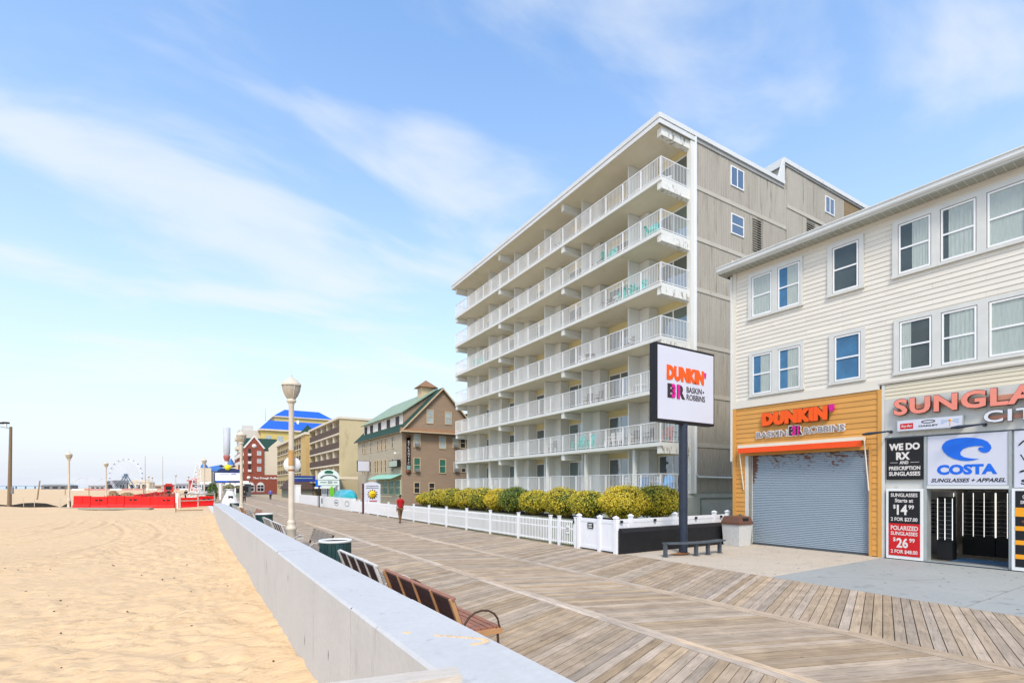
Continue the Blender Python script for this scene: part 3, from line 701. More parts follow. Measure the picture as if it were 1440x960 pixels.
# ------------------------------------------------------------------ hedge
M_bark = mat('hedge_bark', '#3c3024', 0.9, 0.2)
def leaf_mat():
    m = bpy.data.materials.new('golden_privet_leaves'); m.use_nodes = True; t = m.node_tree; n = t.nodes; l = t.links; b = n['Principled BSDF']
    geo = n.new('ShaderNodeNewGeometry'); nz = n.new('ShaderNodeTexNoise'); nz.inputs['Scale'].default_value = 1.1; nz.inputs['Detail'].default_value = 3
    l.new(geo.outputs['Position'], nz.inputs[0])
    wn = n.new('ShaderNodeAttribute'); wn.attribute_name = 'tone'
    add = math_node(n, l, 'ADD', math_node(n, l, 'MULTIPLY', nz.outputs[0], 1.0), math_node(n, l, 'MULTIPLY', wn.outputs['Fac'], 0.62))
    r = n.new('ShaderNodeValToRGB'); e = r.color_ramp.elements
    e[0].position = 0.42; e[0].color = (0.07,0.13,0.014,1); e[1].position = 1.0; e[1].color = (0.66,0.50,0.03,1)
    x = e.new(0.64); x.color = (0.23,0.26,0.018,1); x = e.new(0.82); x.color = (0.50,0.42,0.022,1)
    l.new(add, r.inputs[0]); l.new(r.outputs[0], b.inputs['Base Color']); b.inputs['Roughness'].default_value = 0.55
    b.inputs['Subsurface Weight'].default_value = 0.0
    MATS['leaf'] = m; return m
M_leaf = leaf_mat()
def leaf_cloud(c, rx, ry, rz_, n, size, seed, tone=0.0, flat=0.75, lump=0.10):
    rs = np.random.RandomState(seed)
    d = rs.normal(size=(n, 3)); d /= np.linalg.norm(d, axis=1)[:, None]
    # box-ish round bush: superellipsoid
    p = np.sign(d)*np.abs(d)**flat
    rr = 1 - 0.22*rs.rand(n)**2
    spr = rs.rand(n) < 0.07; rr[spr] *= 1 + 0.14*rs.rand(spr.sum())
    ph = rs.rand(3)*6
    lum = 1 + lump*np.sin(p[:,0]*6.1*rx+ph[0])*np.sin(p[:,1]*5.7*ry+ph[1])*np.cos(p[:,2]*5.1+ph[2]) + 0.05*rs.normal(size=n)
    P = p*rr[:,None]*lum[:,None]*np.array([rx, ry, rz_]) + np.array(c)
    nrm = d/np.array([rx,ry,rz_]); nrm /= np.linalg.norm(nrm, axis=1)[:,None]
    nrm = nrm + 0.75*rs.normal(size=(n,3)); nrm /= np.linalg.norm(nrm, axis=1)[:,None]
    t1 = np.cross(nrm, rs.normal(size=(n,3))); t1 /= np.linalg.norm(t1, axis=1)[:,None]; t2 = np.cross(nrm, t1)
    s = size*(0.6+0.8*rs.rand(n))[:,None]
    V = np.stack([P-t1*s, P+t2*s*0.5, P+t1*s, P-t2*s*0.5], 1).reshape(-1, 3)
    tn = np.repeat(np.clip(rs.rand(n)+tone, -1, 2), 4)
    return V, tn
def leaf_mesh(V, tn, name='foliage'):
    me = bpy.data.meshes.new(name); nv = len(V); nf = nv//4
    me.vertices.add(nv); me.vertices.foreach_set('co', V.astype(np.float32).ravel())
    me.loops.add(nv); me.loops.foreach_set('vertex_index', np.arange(nv, dtype=np.int32)); me.polygons.add(nf)
    me.polygons.foreach_set('loop_start', np.arange(0, nv, 4, dtype=np.int32)); me.polygons.foreach_set('loop_total', np.full(nf, 4, dtype=np.int32))
    a = me.attributes.new('tone', 'FLOAT', 'POINT'); a.data.foreach_set('value', tn.astype(np.float32)); me.update(calc_edges=True); return me
M_core = mat('leaf_shadowed_core', (0.03,0.045,0.012), 0.95, 0.3, 6)  # dark solid core, the bush's inner shade put into its colour
HG = 'rounded golden privet bushes behind the white fences'
def bush(x, y, rx, ry, zb, zt, tone, label, seed, n=5200):
    n = int(n*1.35)
    rx *= 0.96; ry *= 0.97
    t = thing('bush', label, 'bush', (x, y, zb), 0, HG)
    rz_ = (zt-zb)/2
    V, tn = leaf_cloud((0,0,rz_), rx, ry, rz_, n, 0.036, seed, tone, 1.02, 0.09)
    link('foliage', leaf_mesh(V, tn), M_leaf, t)
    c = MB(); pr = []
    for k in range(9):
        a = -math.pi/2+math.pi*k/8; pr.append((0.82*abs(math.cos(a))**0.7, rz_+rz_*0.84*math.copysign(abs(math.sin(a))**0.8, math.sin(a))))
    c.lathe(pr, 14); c.v = [(a*rx, b*ry, z) for a, b, z in c.v]; c.build('inner_shade_core', M_core, t)
    MB().path([(0,0,-0.12),(0.03,0,0.1),(0.1,0.05,0.4)], 0.035).path([(0,0,0),(-0.15,-0.05,0.4)], 0.025).path([(-0.3*rx,0.1,-0.08),(-0.55*rx,0.1*ry,0.25)],0.02).path([(0.2*rx,-0.3*ry,-0.08),(0.3*rx,-0.6*ry,0.25)],0.02).path([(-0.2*rx,0.4*ry,-0.08),(-0.5*rx,0.55*ry,0.3)],0.018).build('stem', M_bark, t)
zb = 1.02
bush(16.0, 14.1, 1.25, 0.85, zb, 2.32, -0.02, 'largest rounded golden bush, at the corner above the white fence', 1, 9000)
bush(14.15, 14.05, 1.15, 0.85, zb, 2.30, 0.30, 'orange tinted bush merging with the left side of the largest bush', 2, 8000)
hl = [(15.35,0.75,2.12,0.02,'small golden bush just left of the big corner bushes'),
      (17.05,1.02,2.22,0.10,'wide golden bush with a pale yellow left side, behind the gate'),
      (19.0,0.82,2.10,0.08,'golden bush right of the dark green one'),
      (20.75,0.98,2.24,-0.55,'dark green bush among the golden ones'),
      (22.35,0.62,2.16,0.42,'narrow bright yellow bush beside the dark green one'),
      (24.0,0.92,2.22,-0.02,'round green and gold bush, middle of the hedge row'),
      (25.7,0.78,2.16,0.18,'yellow green bush left of the middle of the hedge row'),
      (27.6,1.05,2.16,0.02,'golden bush, third from the far end of the row'),
      (29.7,1.05,2.08,0.05,'golden bush, second from the far end of the row'),
      (31.6,0.82,1.86,0.12,'smallest bush at the far end of the hedge row')]
for i, (y, ry, zt, tone, lab) in enumerate(hl):
    bush(13.45, y, 0.80, ry, zb, zt, tone, lab, 10+i, 5200 if y < 22 else 4200)
pw = thing('planter_wall', 'low pale retaining wall that carries the hedge behind the pickets', 'wall', (0,0,0))
M_grn = mat('greenish_masonry', '#8c9580', 0.85, 0.15, 1.5, stain='#6f7d57', stain_t=0.5, stain_scale=1.2)
M_pale = mat('pale_masonry', '#b9bcb5', 0.8, 0.08, 1.0, stain='#8c9483', stain_t=0.6, stain_scale=0.8)
MB().box(12.75, 14.6, 14.6, 33.0, -0.1, 0.97).box(12.75, 18.6, 13.15, 14.59, -0.1, 0.97).build('wall_body', M_grn, pw)
MB().box(12.86, 14.5, 13.3, 32.9, 0.971, 0.99).box(14.52,18.5,13.3,14.5,0.971,0.99).build('soil', mat('dark_soil', '#332a20', 0.95, 0.3, 4), pw)
# ================================================================== shop building
SH = thing('shop_building', 'three storey building in white clapboard with an orange shopfront and a sunglasses shop', 'building', (18.7, 12.4, 0), R(-88.7))
SL, SD = 14.0, 12.0
M_back = mat('sheathing', '#8f8b80', 0.8, 0.1)
EAVE = 10.92
MB().box(0.0, SL, 0.03, SD, 5.5, EAVE+0.1).build('upper_wall', M_back, SH)
def board(name, x0, x1, z0, h, m, parent, y=0.0):
    k = (round(x1-x0, 3), round(h, 3), 'b')
    if k not in BX:
        w_ = x1-x0
        vs = [(0,-0.022,0),(w_,-0.022,0),(w_,0.028,0),(0,0.028,0),(0,-0.004,h),(w_,-0.004,h),(w_,0.028,h),(0,0.028,h)]
        BX[k] = MB().add(vs, BOXF).mesh('board_shape')
    return link(name, BX[k], m, parent, (x0, y, z0))
H = 0.158; z = 5.72
while z < EAVE-0.02:
    hh = min(H, EAVE-z); 
    seams = [0.10] + [round(3.66*(k+1) - [0.0, 1.2, 2.4][int(z/H) % 3] + 0.35, 2) for k in range(4)] + [SL]
    for a, b in zip(seams[:-1], seams[1:]):
        if b-a > 0.05: board('siding_board', a, min(b, SL)-0.003, z, hh-0.001, M_sidw, SH)
    z += H
# side wall that faces the gap, plain boards
z = 0.1
sbm = MB().box(-0.02,0.02,0,SD,0,H-0.001).mesh('side_board')
while z < EAVE: link('side_board', sbm, M_sidw, SH, (-0.021, 0.03, z)); z += H
MB().box(-0.045, 0.098, -0.045, 0.028, 5.45, EAVE).build('corner_board', M_sidw, SH)
# eave: soffit, fascia, gutter
M_gut = mat('white_gutter', '#d6d8d4', 0.45, 0.06, 1.5, stretch=(1,1,1), stain='#9b9a8c', stain_t=0.62, stain_scale=3, stain_stretch=(0.4,3,3))
M_sof = mat('grey_soffit', '#a8a89c', 0.7, 0.08, 2)
MB().box(-0.36, SL, -0.46, 0.03, EAVE-0.01, EAVE+0.05).build('soffit', M_sof, SH)
so_ = MB(); x = -0.3
while x < SL: so_.box(x, x+0.012, -0.455, -0.03, EAVE-0.022, EAVE-0.012); x += 0.20
so_.build('soffit_ribs', M_gut, SH, kind='stuff')
gp = [(-0.47,0.02),(-0.47,0.06),(-0.53,0.07),(-0.56,0.12),(-0.56,0.22),(-0.59,0.24),(-0.59,0.27),(-0.45,0.27),(-0.45,0.02)]
vs = [(-0.44, y, EAVE+z) for y, z in gp] + [(SL, y, EAVE+z) for y, z in gp]; n = len(gp)
MB().add(vs, [tuple(range(n)), tuple(range(2*n-1,n-1,-1))] + [(i,i+n,(i+1)%n+n,(i+1)%n) for i in range(n)]).build('gutter', M_gut, SH)
MB().quad((-0.42,-0.5,EAVE+0.24),(SL,-0.5,EAVE+0.24),(SL,SD,EAVE+0.95),(-0.42,SD,EAVE+0.95)).box(-0.42,-0.36,-0.44,SD,EAVE,EAVE+0.2).build('roof', mat('grey_shingle', '#6e6c66', 0.9, 0.15, 4), SH)
MB().box(-0.10,-0.046,-0.12,-0.05, 3.3, EAVE-0.1).build('downpipe', M_gut, SH)

CM = {}
def cached(key, fn):
    if key not in CM: CM[key] = fn()
    return CM[key]
def frame_mesh(w_, h, t, y0, y1):
    return MB().box(0,w_,y0,y1,0,t).box(0,w_,y0,y1,h-t,h).box(0,t,y0,y1,t,h-t).box(w_-t,w_,y0,y1,t,h-t)
def sash_window(parent, x, z, w_, h, back, style, gl=None):
    """one double hung window; child of the building, its pieces are sub-parts. x, z = lower left of the sash"""
    o = link('window', cached(('sf', round(w_,2), round(h,2)), lambda: frame_mesh(w_, h, 0.045, -0.062, -0.024).box(0.045, w_-0.045, -0.055, -0.03, h/2-0.025, h/2+0.025).mesh('sash')), M_sash, parent, (x, 0, z))
    link('pane', cached(('p', round(w_,2), round(h,2)), lambda: MB().box(0.045, w_-0.045, -0.047, -0.044, 0.045, h/2-0.025).mesh('pane')), gl or G_win, o)
    link('pane', cached(('p2', round(w_,2), round(h,2)), lambda: MB().box(0.045, w_-0.045, -0.040, -0.037, h/2+0.025, h-0.045).mesh('pane')), gl or G_win, o)
    link('pane_backing', cached(('rb', round(w_,2), round(h,2)), lambda: MB().box(0.04, w_-0.04, -0.0255, -0.0235, 0.03, h-0.03).mesh('pane_backing')), back, o)
    if style:
        def mk():
            m_ = MB(); 
            a, b = {'full': (0.05, w_-0.05), 'left': (0.05, w_*0.36), 'right': (w_*0.42, w_-0.05), 'wide': (w_*0.22, w_-0.05)}[style]
            n = 26; vs = []; fs = []
            for i in range(n+1):
                xx = a+(b-a)*i/n; yy = -0.031+0.0045*math.sin(i*1.35)+0.001*math.sin(i*3.1)
                vs += [(xx, yy, 0.05), (xx, yy, h-0.05)]
            for i in range(n): fs.append((2*i, 2*i+2, 2*i+3, 2*i+1))
            return m_.add(vs, fs, smooth=True).mesh('curtain')
        link('curtain', cached(('c', round(w_,2), round(h,2), style), mk), M_curt, o)
    return o
def casing(parent, x0, x1, z0, z1, inner):
    """flat grey-white trim round one or more sashes"""
    m_ = MB(); ys = (-0.058, -0.002); ys = (-0.075, -0.022)
    za = min(i[2] for i in inner)-0.02; zb_ = max(i[3] for i in inner)+0.02
    m_.box(x0, x1, ys[0], ys[1], zb_, z1); m_.box(x0-0.02, x1+0.02, ys[0]-0.02, ys[1], z0, za)
    xs_ = [x0] + [v for i in inner for v in (i[0]-0.02, i[1]+0.02)] + [x1]
    for a, b in zip(xs_[::2], xs_[1::2]): m_.box(a, b, ys[0], ys[1], za, zb_)
    m_.build('window_casing', M_frame, parent)
rows = [(8.96, 10.49, 8.85, 10.66), (5.90, 7.42, 5.79, 7.56)]
sets = [
  (0, (0.63,2.71), [(0.80,1.57,M_blind,'full',None),(1.82,2.61,M_skyrefl,'right',None)]),
  (0, (3.55,4.66), [(3.72,4.50,M_blind,None,None)]),
  (0, (5.46,8.62), [(5.63,6.43,M_blind,'right',None),(6.68,7.46,M_blind,'wide',None),(7.71,8.50,M_curt,None,None)]),
  (1, (0.68,2.76), [(0.81,1.57,M_skyrefl,'right',None),(1.84,2.62,M_skyrefl,'right',None)]),
  (1, (3.61,4.71), [(3.78,4.56,M_skyrefl,None,None)]),
  (1, (5.50,8.62), [(5.66,6.45,M_blind,'left',None),(6.70,7.48,M_blind,'wide',None),(7.75,8.52,M_curt,None,None)]),
  (0, (9.6,11.7), [(9.78,10.55,M_blind,'full',None),(10.8,11.55,M_blind,'full',None)]),
  (1, (9.6,11.7), [(9.78,10.55,M_skyrefl,'full',None),(10.8,11.55,M_blind,'full',None)]),
]
for r, (a, b), ws in sets:
    z0, z1, cz0, cz1 = rows[r]
    casing(SH, a, b, cz0, cz1, [(q[0], q[1], z0, z1) for q in ws])
    for (p, q, back, st, gl) in ws: sash_window(SH, p, z0, q-p, z1-z0, back, st, gl)
# flashing and orange storey
MB().box(0.0, 5.10, -0.05, 0.03, 5.42, 5.71).build('frieze_board', M_sidw, SH)
MB().box(5.10, SL, -0.06, 0.03, 5.56, 5.71).box(5.10, SL, -0.075, -0.06, 5.60, 5.64).build('frieze_board', M_sidw, SH)
OX0, OX1 = 0.0, 5.17
MB().box(0.10, 0.70, 0.03, 0.3, 0, 5.42).box(4.80, 5.15, 0.03, 0.3, 0, 5.42).box(0.70, 4.80, 0.03, 0.3, 3.62, 5.42).build('shopfront_wall', M_back, SH)
HO = 0.183; z = 0.02
while z < 5.40:
    h = min(HO, 5.415-z)-0.002
    if z+h <= 3.62:
        board('orange_board', 0.10, 0.47, z, h, M_sido, SH); board('orange_board', 4.88, 5.05, z, h, M_sido, SH)
    else: board('orange_board', 0.10, 5.05, z, h, M_sido, SH)
    z += HO
MB().box(-0.045, 0.098, -0.045, 0.03, 0, 5.42).build('corner_board', M_sido, SH)
MB().box(5.052, 5.16, -0.045, 0.03, 0, 5.42).build('corner_board', M_sido, SH)
MB().box(4.80, 4.878, -0.04, 0.03, 0, 3.62).build('jamb', M_sido, SH)
MB().box(0.475, 0.60, -0.01, 0.25, 0, 3.62).box(0.60,0.72,0.10,0.25,0,3.62).build('jamb', M_frame, SH)
MB().box(5.162, 5.245, -0.03, 0.05, 0, 5.55).build('pilaster', M_frame, SH)
for zz_ in (0.95, 1.12): MB().lathe([(0,0),(0.055,0),(0.05,0.05),(0,0.06)], 12, (0,0,0), Matrix.Translation((0.28,-0.02,zz_)) @ Matrix.Rotation(R(90),4,'X')).build('meter', M_steel, SH)
# roller shutter
def shutter_mat():
    m = bpy.data.materials.new('rusty_blue_shutter'); m.use_nodes = True; t = m.node_tree; n = t.nodes; l = t.links; b = n['Principled BSDF']
    tcn = n.new('ShaderNodeTexCoord'); sp = n.new('ShaderNodeSeparateXYZ'); l.new(tcn.outputs['Object'], sp.inputs[0])
    nz = n.new('ShaderNodeTexNoise'); nz.inputs['Scale'].default_value = 6.5; nz.inputs['Detail'].default_value = 6; nz.inputs['Roughness'].default_value = 0.6
    mp = n.new('ShaderNodeMapping'); mp.inputs['Scale'].default_value = (1.2,1,2.2); l.new(tcn.outputs['Object'], mp.inputs[0]); l.new(mp.outputs[0], nz.inputs[0])
    g = n.new('ShaderNodeMapRange'); g.inputs[1].default_value = 1.9; g.inputs[2].default_value = 3.6; g.inputs[3].default_value = -0.30; g.inputs[4].default_value = 0.16
    l.new(sp.outputs[2], g.inputs[0])
    # rust gathers in three vertical runs and along the guides
    wv = math_node(n, l, 'COSINE', math_node(n, l, 'MULTIPLY', math_node(n, l, 'SUBTRACT', sp.outputs[0], 1.72), 6.2))
    a = math_node(n, l, 'ADD', math_node(n, l, 'ADD', nz.outputs[0], g.outputs[0]), math_node(n, l, 'MULTIPLY', wv, 0.055))
    ed = n.new('ShaderNodeMapRange'); ed.inputs[1].default_value = 0.78; ed.inputs[2].default_value = 1.0; ed.inputs[3].default_value = 0.28; ed.inputs[4].default_value = 0.0
    l.new(sp.outputs[0], ed.inputs[0])
    hz = n.new('ShaderNodeMapRange'); hz.inputs[1].default_value = 0.5; hz.inputs[2].default_value = 2.9; l.new(sp.outputs[2], hz.inputs[0])
    a = math_node(n, l, 'ADD', a, math_node(n, l, 'MULTIPLY', ed.outputs[0], hz.outputs[0]))
    r = n.new('ShaderNodeMapRange'); r.inputs[1].default_value = 0.60; r.inputs[2].default_value = 0.68; l.new(a, r.inputs[0])
    x = n.new('ShaderNodeMix'); x.data_type = 'RGBA'; l.new(r.outputs[0], x.inputs[0]); x.inputs[6].default_value = (0.30,0.365,0.42,1); x.inputs[7].default_value = (0.17,0.075,0.04,1)
    l.new(x.outputs[2], b.inputs['Base Color']); b.inputs['Roughness'].default_value = 0.5; return m
M_shut = shutter_mat()
s_ = MB(); z = 0.06; 
while z < 3.60:
    s_.quad((0.72,0.135,z),(4.80,0.135,z),(4.80,0.105,z+0.022),(0.72,0.105,z+0.022)); s_.quad((0.72,0.105,z+0.022),(4.80,0.105,z+0.022),(4.80,0.110,z+0.052),(0.72,0.110,z+0.052))
    s_.quad((0.72,0.110,z+0.052),(4.80,0.110,z+0.052),(4.80,0.135,z+0.065),(0.72,0.135,z+0.065)); z += 0.065
rs_ = s_.build('roller_shutter', M_shut, SH)
MB().box(0.72,4.80,0.09,0.14,0.0,0.058).build('bottom_bar', M_steel, rs_)
# folded awning over the shutter
aw = thing('folded_awning', 'rolled up orange awning with a cream cassette above the blue roller shutter', 'awning', (18.7, 12.4, 0), R(-88.7))
M_awo = mat('awning_orange', '#f0521b', 0.6, 0.05); M_cas = mat('awning_cream', '#e5d8c4', 0.5, 0.05)
MB().box(0.33, 4.72, -0.30, -0.05, 3.80, 3.92).build('cassette', M_cas, aw)
MB().box(0.35, 4.68, -0.30, -0.27, 3.60, 3.80).build('valance', M_awo, aw)
for x in (0.34, 4.74): MB().tube((x,-0.22,3.80),(x+(0.09 if x<1 else 0.06),-0.04,2.15),0.02,0.02,6).build('arm', M_cas, aw)

# letters on the orange front
def on_shop(name, label, cat='sign'): return thing(name, label, cat, (18.7, 12.4, 0), R(-88.7))
M_oro = mat('letter_orange', '#f25a13', 0.4, 0.04); M_dkside = mat('letter_dark_side', '#4a2a18', 0.6, 0.1)
dk = on_shop('orange_letter_sign', 'large raised orange letters with a pink apostrophe on the orange boards')
text('lettering', 'DUNKIN', 1.24, 4.60, 2.34, 0.50, -0.06, M_oro, dk, extrude=0.09, offset=0.085, space=1.08)
text('lettering_returns', 'DUNKIN', 1.23, 4.59, 2.36, 0.52, -0.028, M_dkside, dk, extrude=0.08, offset=0.09, space=1.08)
text('apostrophe', "'", 3.63, 4.88, 0.15, 0.24, -0.06, M_pink, dk, extrude=0.09, offset=0.06)
br = on_shop('small_letter_sign', 'row of small raised white edged letters with pink numerals under the orange letters')
M_sgray = mat('letter_grey', '#8b8484', 0.5, 0.1); M_lw = mat('letter_white', '#ded8d2', 0.5, 0.04)
text('lettering_backing', 'BASKIN', 0.96, 4.14, 1.22, 0.27, -0.03, M_lw, br, extrude=0.05, offset=0.07)
text('lettering', 'BASKIN', 0.99, 4.165, 1.16, 0.22, -0.082, M_sgray, br, extrude=0.01, offset=0.012)
text('lettering_backing', 'ROBBINS', 2.76, 4.16, 1.36, 0.27, -0.03, M_lw, br, extrude=0.05, offset=0.07)
text('lettering', 'ROBBINS', 2.79, 4.185, 1.30, 0.22, -0.082, M_sgray, br, extrude=0.01, offset=0.012)
text('lettering_backing', 'BR', 2.22, 4.13, 0.54, 0.40, -0.03, M_lw, br, extrude=0.06, offset=0.08)
text('lettering', 'BR', 2.25, 4.16, 0.48, 0.34, -0.092, M_brn, br, extrude=0.01, offset=0.04)
text('numerals', '31', 2.36, 4.155, 0.25, 0.35, -0.104, M_pink, br, extrude=0.01, offset=0.05)

# ------------------------------------------------------------------ sunglasses shop front (x from 5.25)
M_panel = mat('pale_fascia_panel', '#c9c8c0', 0.5, 0.05, 1.2, stain='#aaa797', stain_t=0.62, stain_scale=2)
z = 5.06
while z < 5.54:
    board('cream_board', 5.25, SL, z, min(0.12, 5.55-z)-0.001, M_sidc, SH); z += 0.12
MB().box(5.25, SL, 0.03, 0.3, 3.82, 5.56).build('fascia_backing', M_back, SH)
for x in np.arange(5.25, SL, 1.22): MB().box(x+0.002, min(SL, x+1.218), -0.03, 0.028, 3.84, 5.055).build('fascia_panel', M_panel, SH)
MB().box(5.25, SL, -0.045, -0.031, 3.80, 3.838).build('fascia_trim', M_steel, SH)
# wall piers and the opening
MB().box(5.25, 6.33, 0.02, 0.30, 0, 3.80).build('pier', M_panel, SH)
MB().box(8.17, SL, 0.02, 0.30, 0, 3.80).build('pier', M_panel, SH)
M_alu = mat('aluminium_frame', '#aab0ae', 0.4, 0.1, 4, metal=0.3)
MB().box(6.27, 6.34, -0.05, 0.3, 0, 3.80).build('door_jamb', M_alu, SH)
MB().box(8.14, 8.20, -0.05, 0.3, 0, 3.80).build('door_jamb', M_alu, SH)
MB().box(6.34, 8.14, -0.06, 0.3, 2.22, 2.31).build('door_header', M_gut, SH)
MB().box(6.34, 8.14, 0.10, 0.3, 2.311, 3.80).build('bulkhead', M_panel, SH)
MB().box(5.25, 8.6, -0.12, 0.0, 0.0, 0.012).build('threshold_mat', M_dark, SH)
MB().box(6.34, 8.14, -0.04, 0.32, 0.0, 0.035).build('door_sill', M_alu, SH)
# room inside
rm = MB(); 
rm.quad((5.3,0.30,0.02),(11,0.30,0.02),(11,8,0.02),(5.3,8,0.02))
M_floor_in = mat('worn_shop_floor', '#6a655d', 0.35, 0.2, 1.2)
rm.build('shop_floor', M_floor_in, SH)
MB().box(5.3,11,7.9,8.0,0,3.7).box(5.2,5.3,0.3,8,0,3.7).box(11,11.1,0.3,8,0,3.7).box(5.2,11.1,0.3,8,2.9,3.0).build('interior_walls', mat('interior_grey', '#77746f', 0.8, 0.15), SH)
MB().box(0.0,5.19,0.3,0.34,0,5.4).box(0.0,SL,0.31,SD,3.05,3.1).build('inner_shell', M_back, SH)
MB().box(6.7,8.3,0.7,1.7,0.021,0.032).build('door_mat', mat('blue_door_mat', '#2f5b80', 0.9, 0.3, 6), SH)
M_led = mat('lit_display_strip', (1.0,0.97,0.9), 0.5, 0.0, emit=0.85)
M_gp = mat('glossy_lens', '#15181c', 0.12, 0.2); M_shelf = mat('display_grey', '#77787a', 0.5, 0.12)
# fixtures: tall racks with rows of glasses
def rack(x, y, rz, label, wdt=0.8, hh=1.95, strips=2, m=M_dark):
    t = thing('sunglasses_rack', label, 'display rack', (0,0,0), 0, 'sunglasses racks inside the shop')
    th_ = R(-88.7); ca, sa = math.cos(th_), math.sin(th_)
    t.location = (18.7+ca*x-sa*y, 12.4+sa*x+ca*y, 0.02); t.rotation_euler = (0,0,th_+rz)
    MB().box(0,wdt,0.10,0.35,0,hh).box(0,wdt,0.0,0.4,0,0.55).build('cabinet', m, t)
    g = MB()
    for r_ in range(9):
        zz_ = 0.70+r_*0.135
        for c_ in range(int((wdt-0.1)/0.15)):
            xx = 0.09+c_*0.15
            g.box(xx, xx+0.055, 0.05, 0.075, zz_, zz_+0.045); g.box(xx+0.065, xx+0.12, 0.05, 0.075, zz_, zz_+0.045); g.box(xx+0.055, xx+0.065, 0.055, 0.07, zz_+0.03, zz_+0.037)
    g.build('sunglasses', M_gp, t, kind='stuff')
    sh_ = MB()
    for r_ in range(9): sh_.box(0.02, wdt-0.02, 0.076, 0.10, 0.67+r_*0.135, 0.685+r_*0.135)
    sh_.build('shelf_ribs', M_shelf, t)
    for s in range(strips+1): MB().box(s*wdt/strips-0.007, s*wdt/strips+0.007, 0.03, 0.05, 0.62, hh-0.05).build('light_strip', M_led, t)
rack(6.36, 0.75, 0, 'narrow tall sunglasses rack just inside the left side of the shop door', 0.36, 1.95, 2)
rack(5.62, 2.3, 0, 'grey tower display of sunglasses seen deeper in the shop, middle left of the doorway', 0.72, 2.1, 1, M_shelf)
rack(6.42, 2.9, 0, 'black sunglasses rack with light strips on the inner wall, left one', 0.80, 2.1, 3)
rack(7.24, 2.9, 0, 'black sunglasses rack with light strips on the inner wall, right one', 0.80, 2.1, 3)
tl = on_shop('added_fill_tube', 'added white glowing ceiling tube that brightens the sunglasses shop', 'lamp')
MB().box(6.6,6.7,1.2,6.4,2.84,2.88).build('tube', mat('added_tube_glow', (1.0,0.97,0.92), 0.5, 0.0, emit=14.0), tl); MB().box(6.56,6.74,1.1,6.5,2.881,2.899).build('batten', M_lw, tl)  # glowing tube and batten added to brighten the room
# boxed posters
rx = on_shop('prescription_sign', 'black square sign with white prescription lettering left of the blue wave sign')
MB().box(5.30,6.24,-0.05,-0.0,2.50,3.80).build('board', M_black, rx)
T = lambda p, s, x, z, w_, h, m=M_lw, off=0.02, y=-0.051, **k: text('lettering', s, x, z, w_, h, y, m, p, extrude=0.004, offset=off, **k)
T(rx,'WE DO',5.37,3.42,0.80,0.22,off=0.05); T(rx,'RX',5.56,3.12,0.36,0.24,off=0.05); T(rx,'AND',5.65,2.985,0.23,0.10,off=0.03)
MB().box(5.40,5.60,-0.055,-0.051,3.03,3.04).box(5.93,6.15,-0.055,-0.051,3.03,3.04).build('rule', M_lw, rx)
T(rx,'PRESCRIPTION',5.37,2.80,0.81,0.12,off=0.03); T(rx,'SUNGLASSES',5.37,2.62,0.81,0.13,off=0.03)
pp = on_shop('price_board', 'framed black and red price poster left of the open shop door')
MB().box(5.31,6.26,-0.10,-0.0,0.02,2.22).build('frame', M_white, pp)
MB().box(5.38,6.19,-0.112,-0.101,1.13,2.14).build('black_half', M_black, pp)
M_red = mat('poster_red', '#c8161c', 0.4, 0.04)
MB().box(5.38,6.19,-0.112,-0.101,0.12,1.128).build('red_half', M_red, pp)
Tp = lambda *a, **k: T(pp, *a, y=-0.113, **k)
Tp('SUNGLASSES',5.44,1.96,0.69,0.115); Tp('Starts at',5.55,1.79,0.47,0.12); Tp('$',5.50,1.58,0.07,0.14); Tp('14',5.60,1.40,0.27,0.32,off=0.03); Tp('99',5.90,1.58,0.14,0.13)
Tp('2 FOR $27.00',5.44,1.19,0.69,0.13)
Tp('POLARIZED',5.44,0.92,0.70,0.14); Tp('SUNGLASSES',5.44,0.76,0.69,0.115); Tp('$',5.50,0.55,0.07,0.14); Tp('26',5.59,0.37,0.30,0.31,off=0.03); Tp('99',5.92,0.55,0.14,0.13)
Tp('2 FOR $48.00',5.44,0.18,0.69,0.13)
cs = on_shop('wave_logo_sign', 'white sign with a blue wave above the open shop door')
MB().box(6.36,8.13,-0.04,0.08,2.33,3.79).build('board', M_signw, cs)
MB().box(6.345,8.14,-0.06,0.05,2.312,2.328).box(6.345,6.358,-0.06,0.05,2.33,3.79).box(8.132,8.139,-0.06,0.05,2.33,3.79).build('frame', M_alu, cs)
M_blue = mat('logo_blue', '#1168d8', 0.4, 0.03)
wave = [(885,685),(845,698),(790,705),(730,700),(670,685),(620,660),(585,628),(568,592),(578,565),(605,540),(650,523),(710,513),(780,509),(850,513),(910,524),(955,545),(980,575),(985,600),(970,625),(945,637),(915,635),(890,623),(878,605),(885,592),(905,590),(920,596),(925,590),(905,580),(860,580),(800,588),(755,604),(730,632),(733,655),(760,672),(810,682),(850,686)]
P2 = []
for (px, py) in wave:
    u = (px-440)/(1115-440); top = 500-36*u; bot = 908-6*u; v = (bot-py)/(bot-top); P2.append((6.36+1.77*u, 2.33+1.46*v))
MB().prism(P2[::-1], -0.052, -0.0405).build('wave', M_blue, cs)
T(cs,'COSTA',6.58,2.63,1.33,0.30,m=M_blue,off=0.055,y=-0.041); T(cs,'SUNGLASSES + APPAREL',6.44,2.41,1.64,0.115,m=M_black,off=0.025,y=-0.041,shear=0.3)
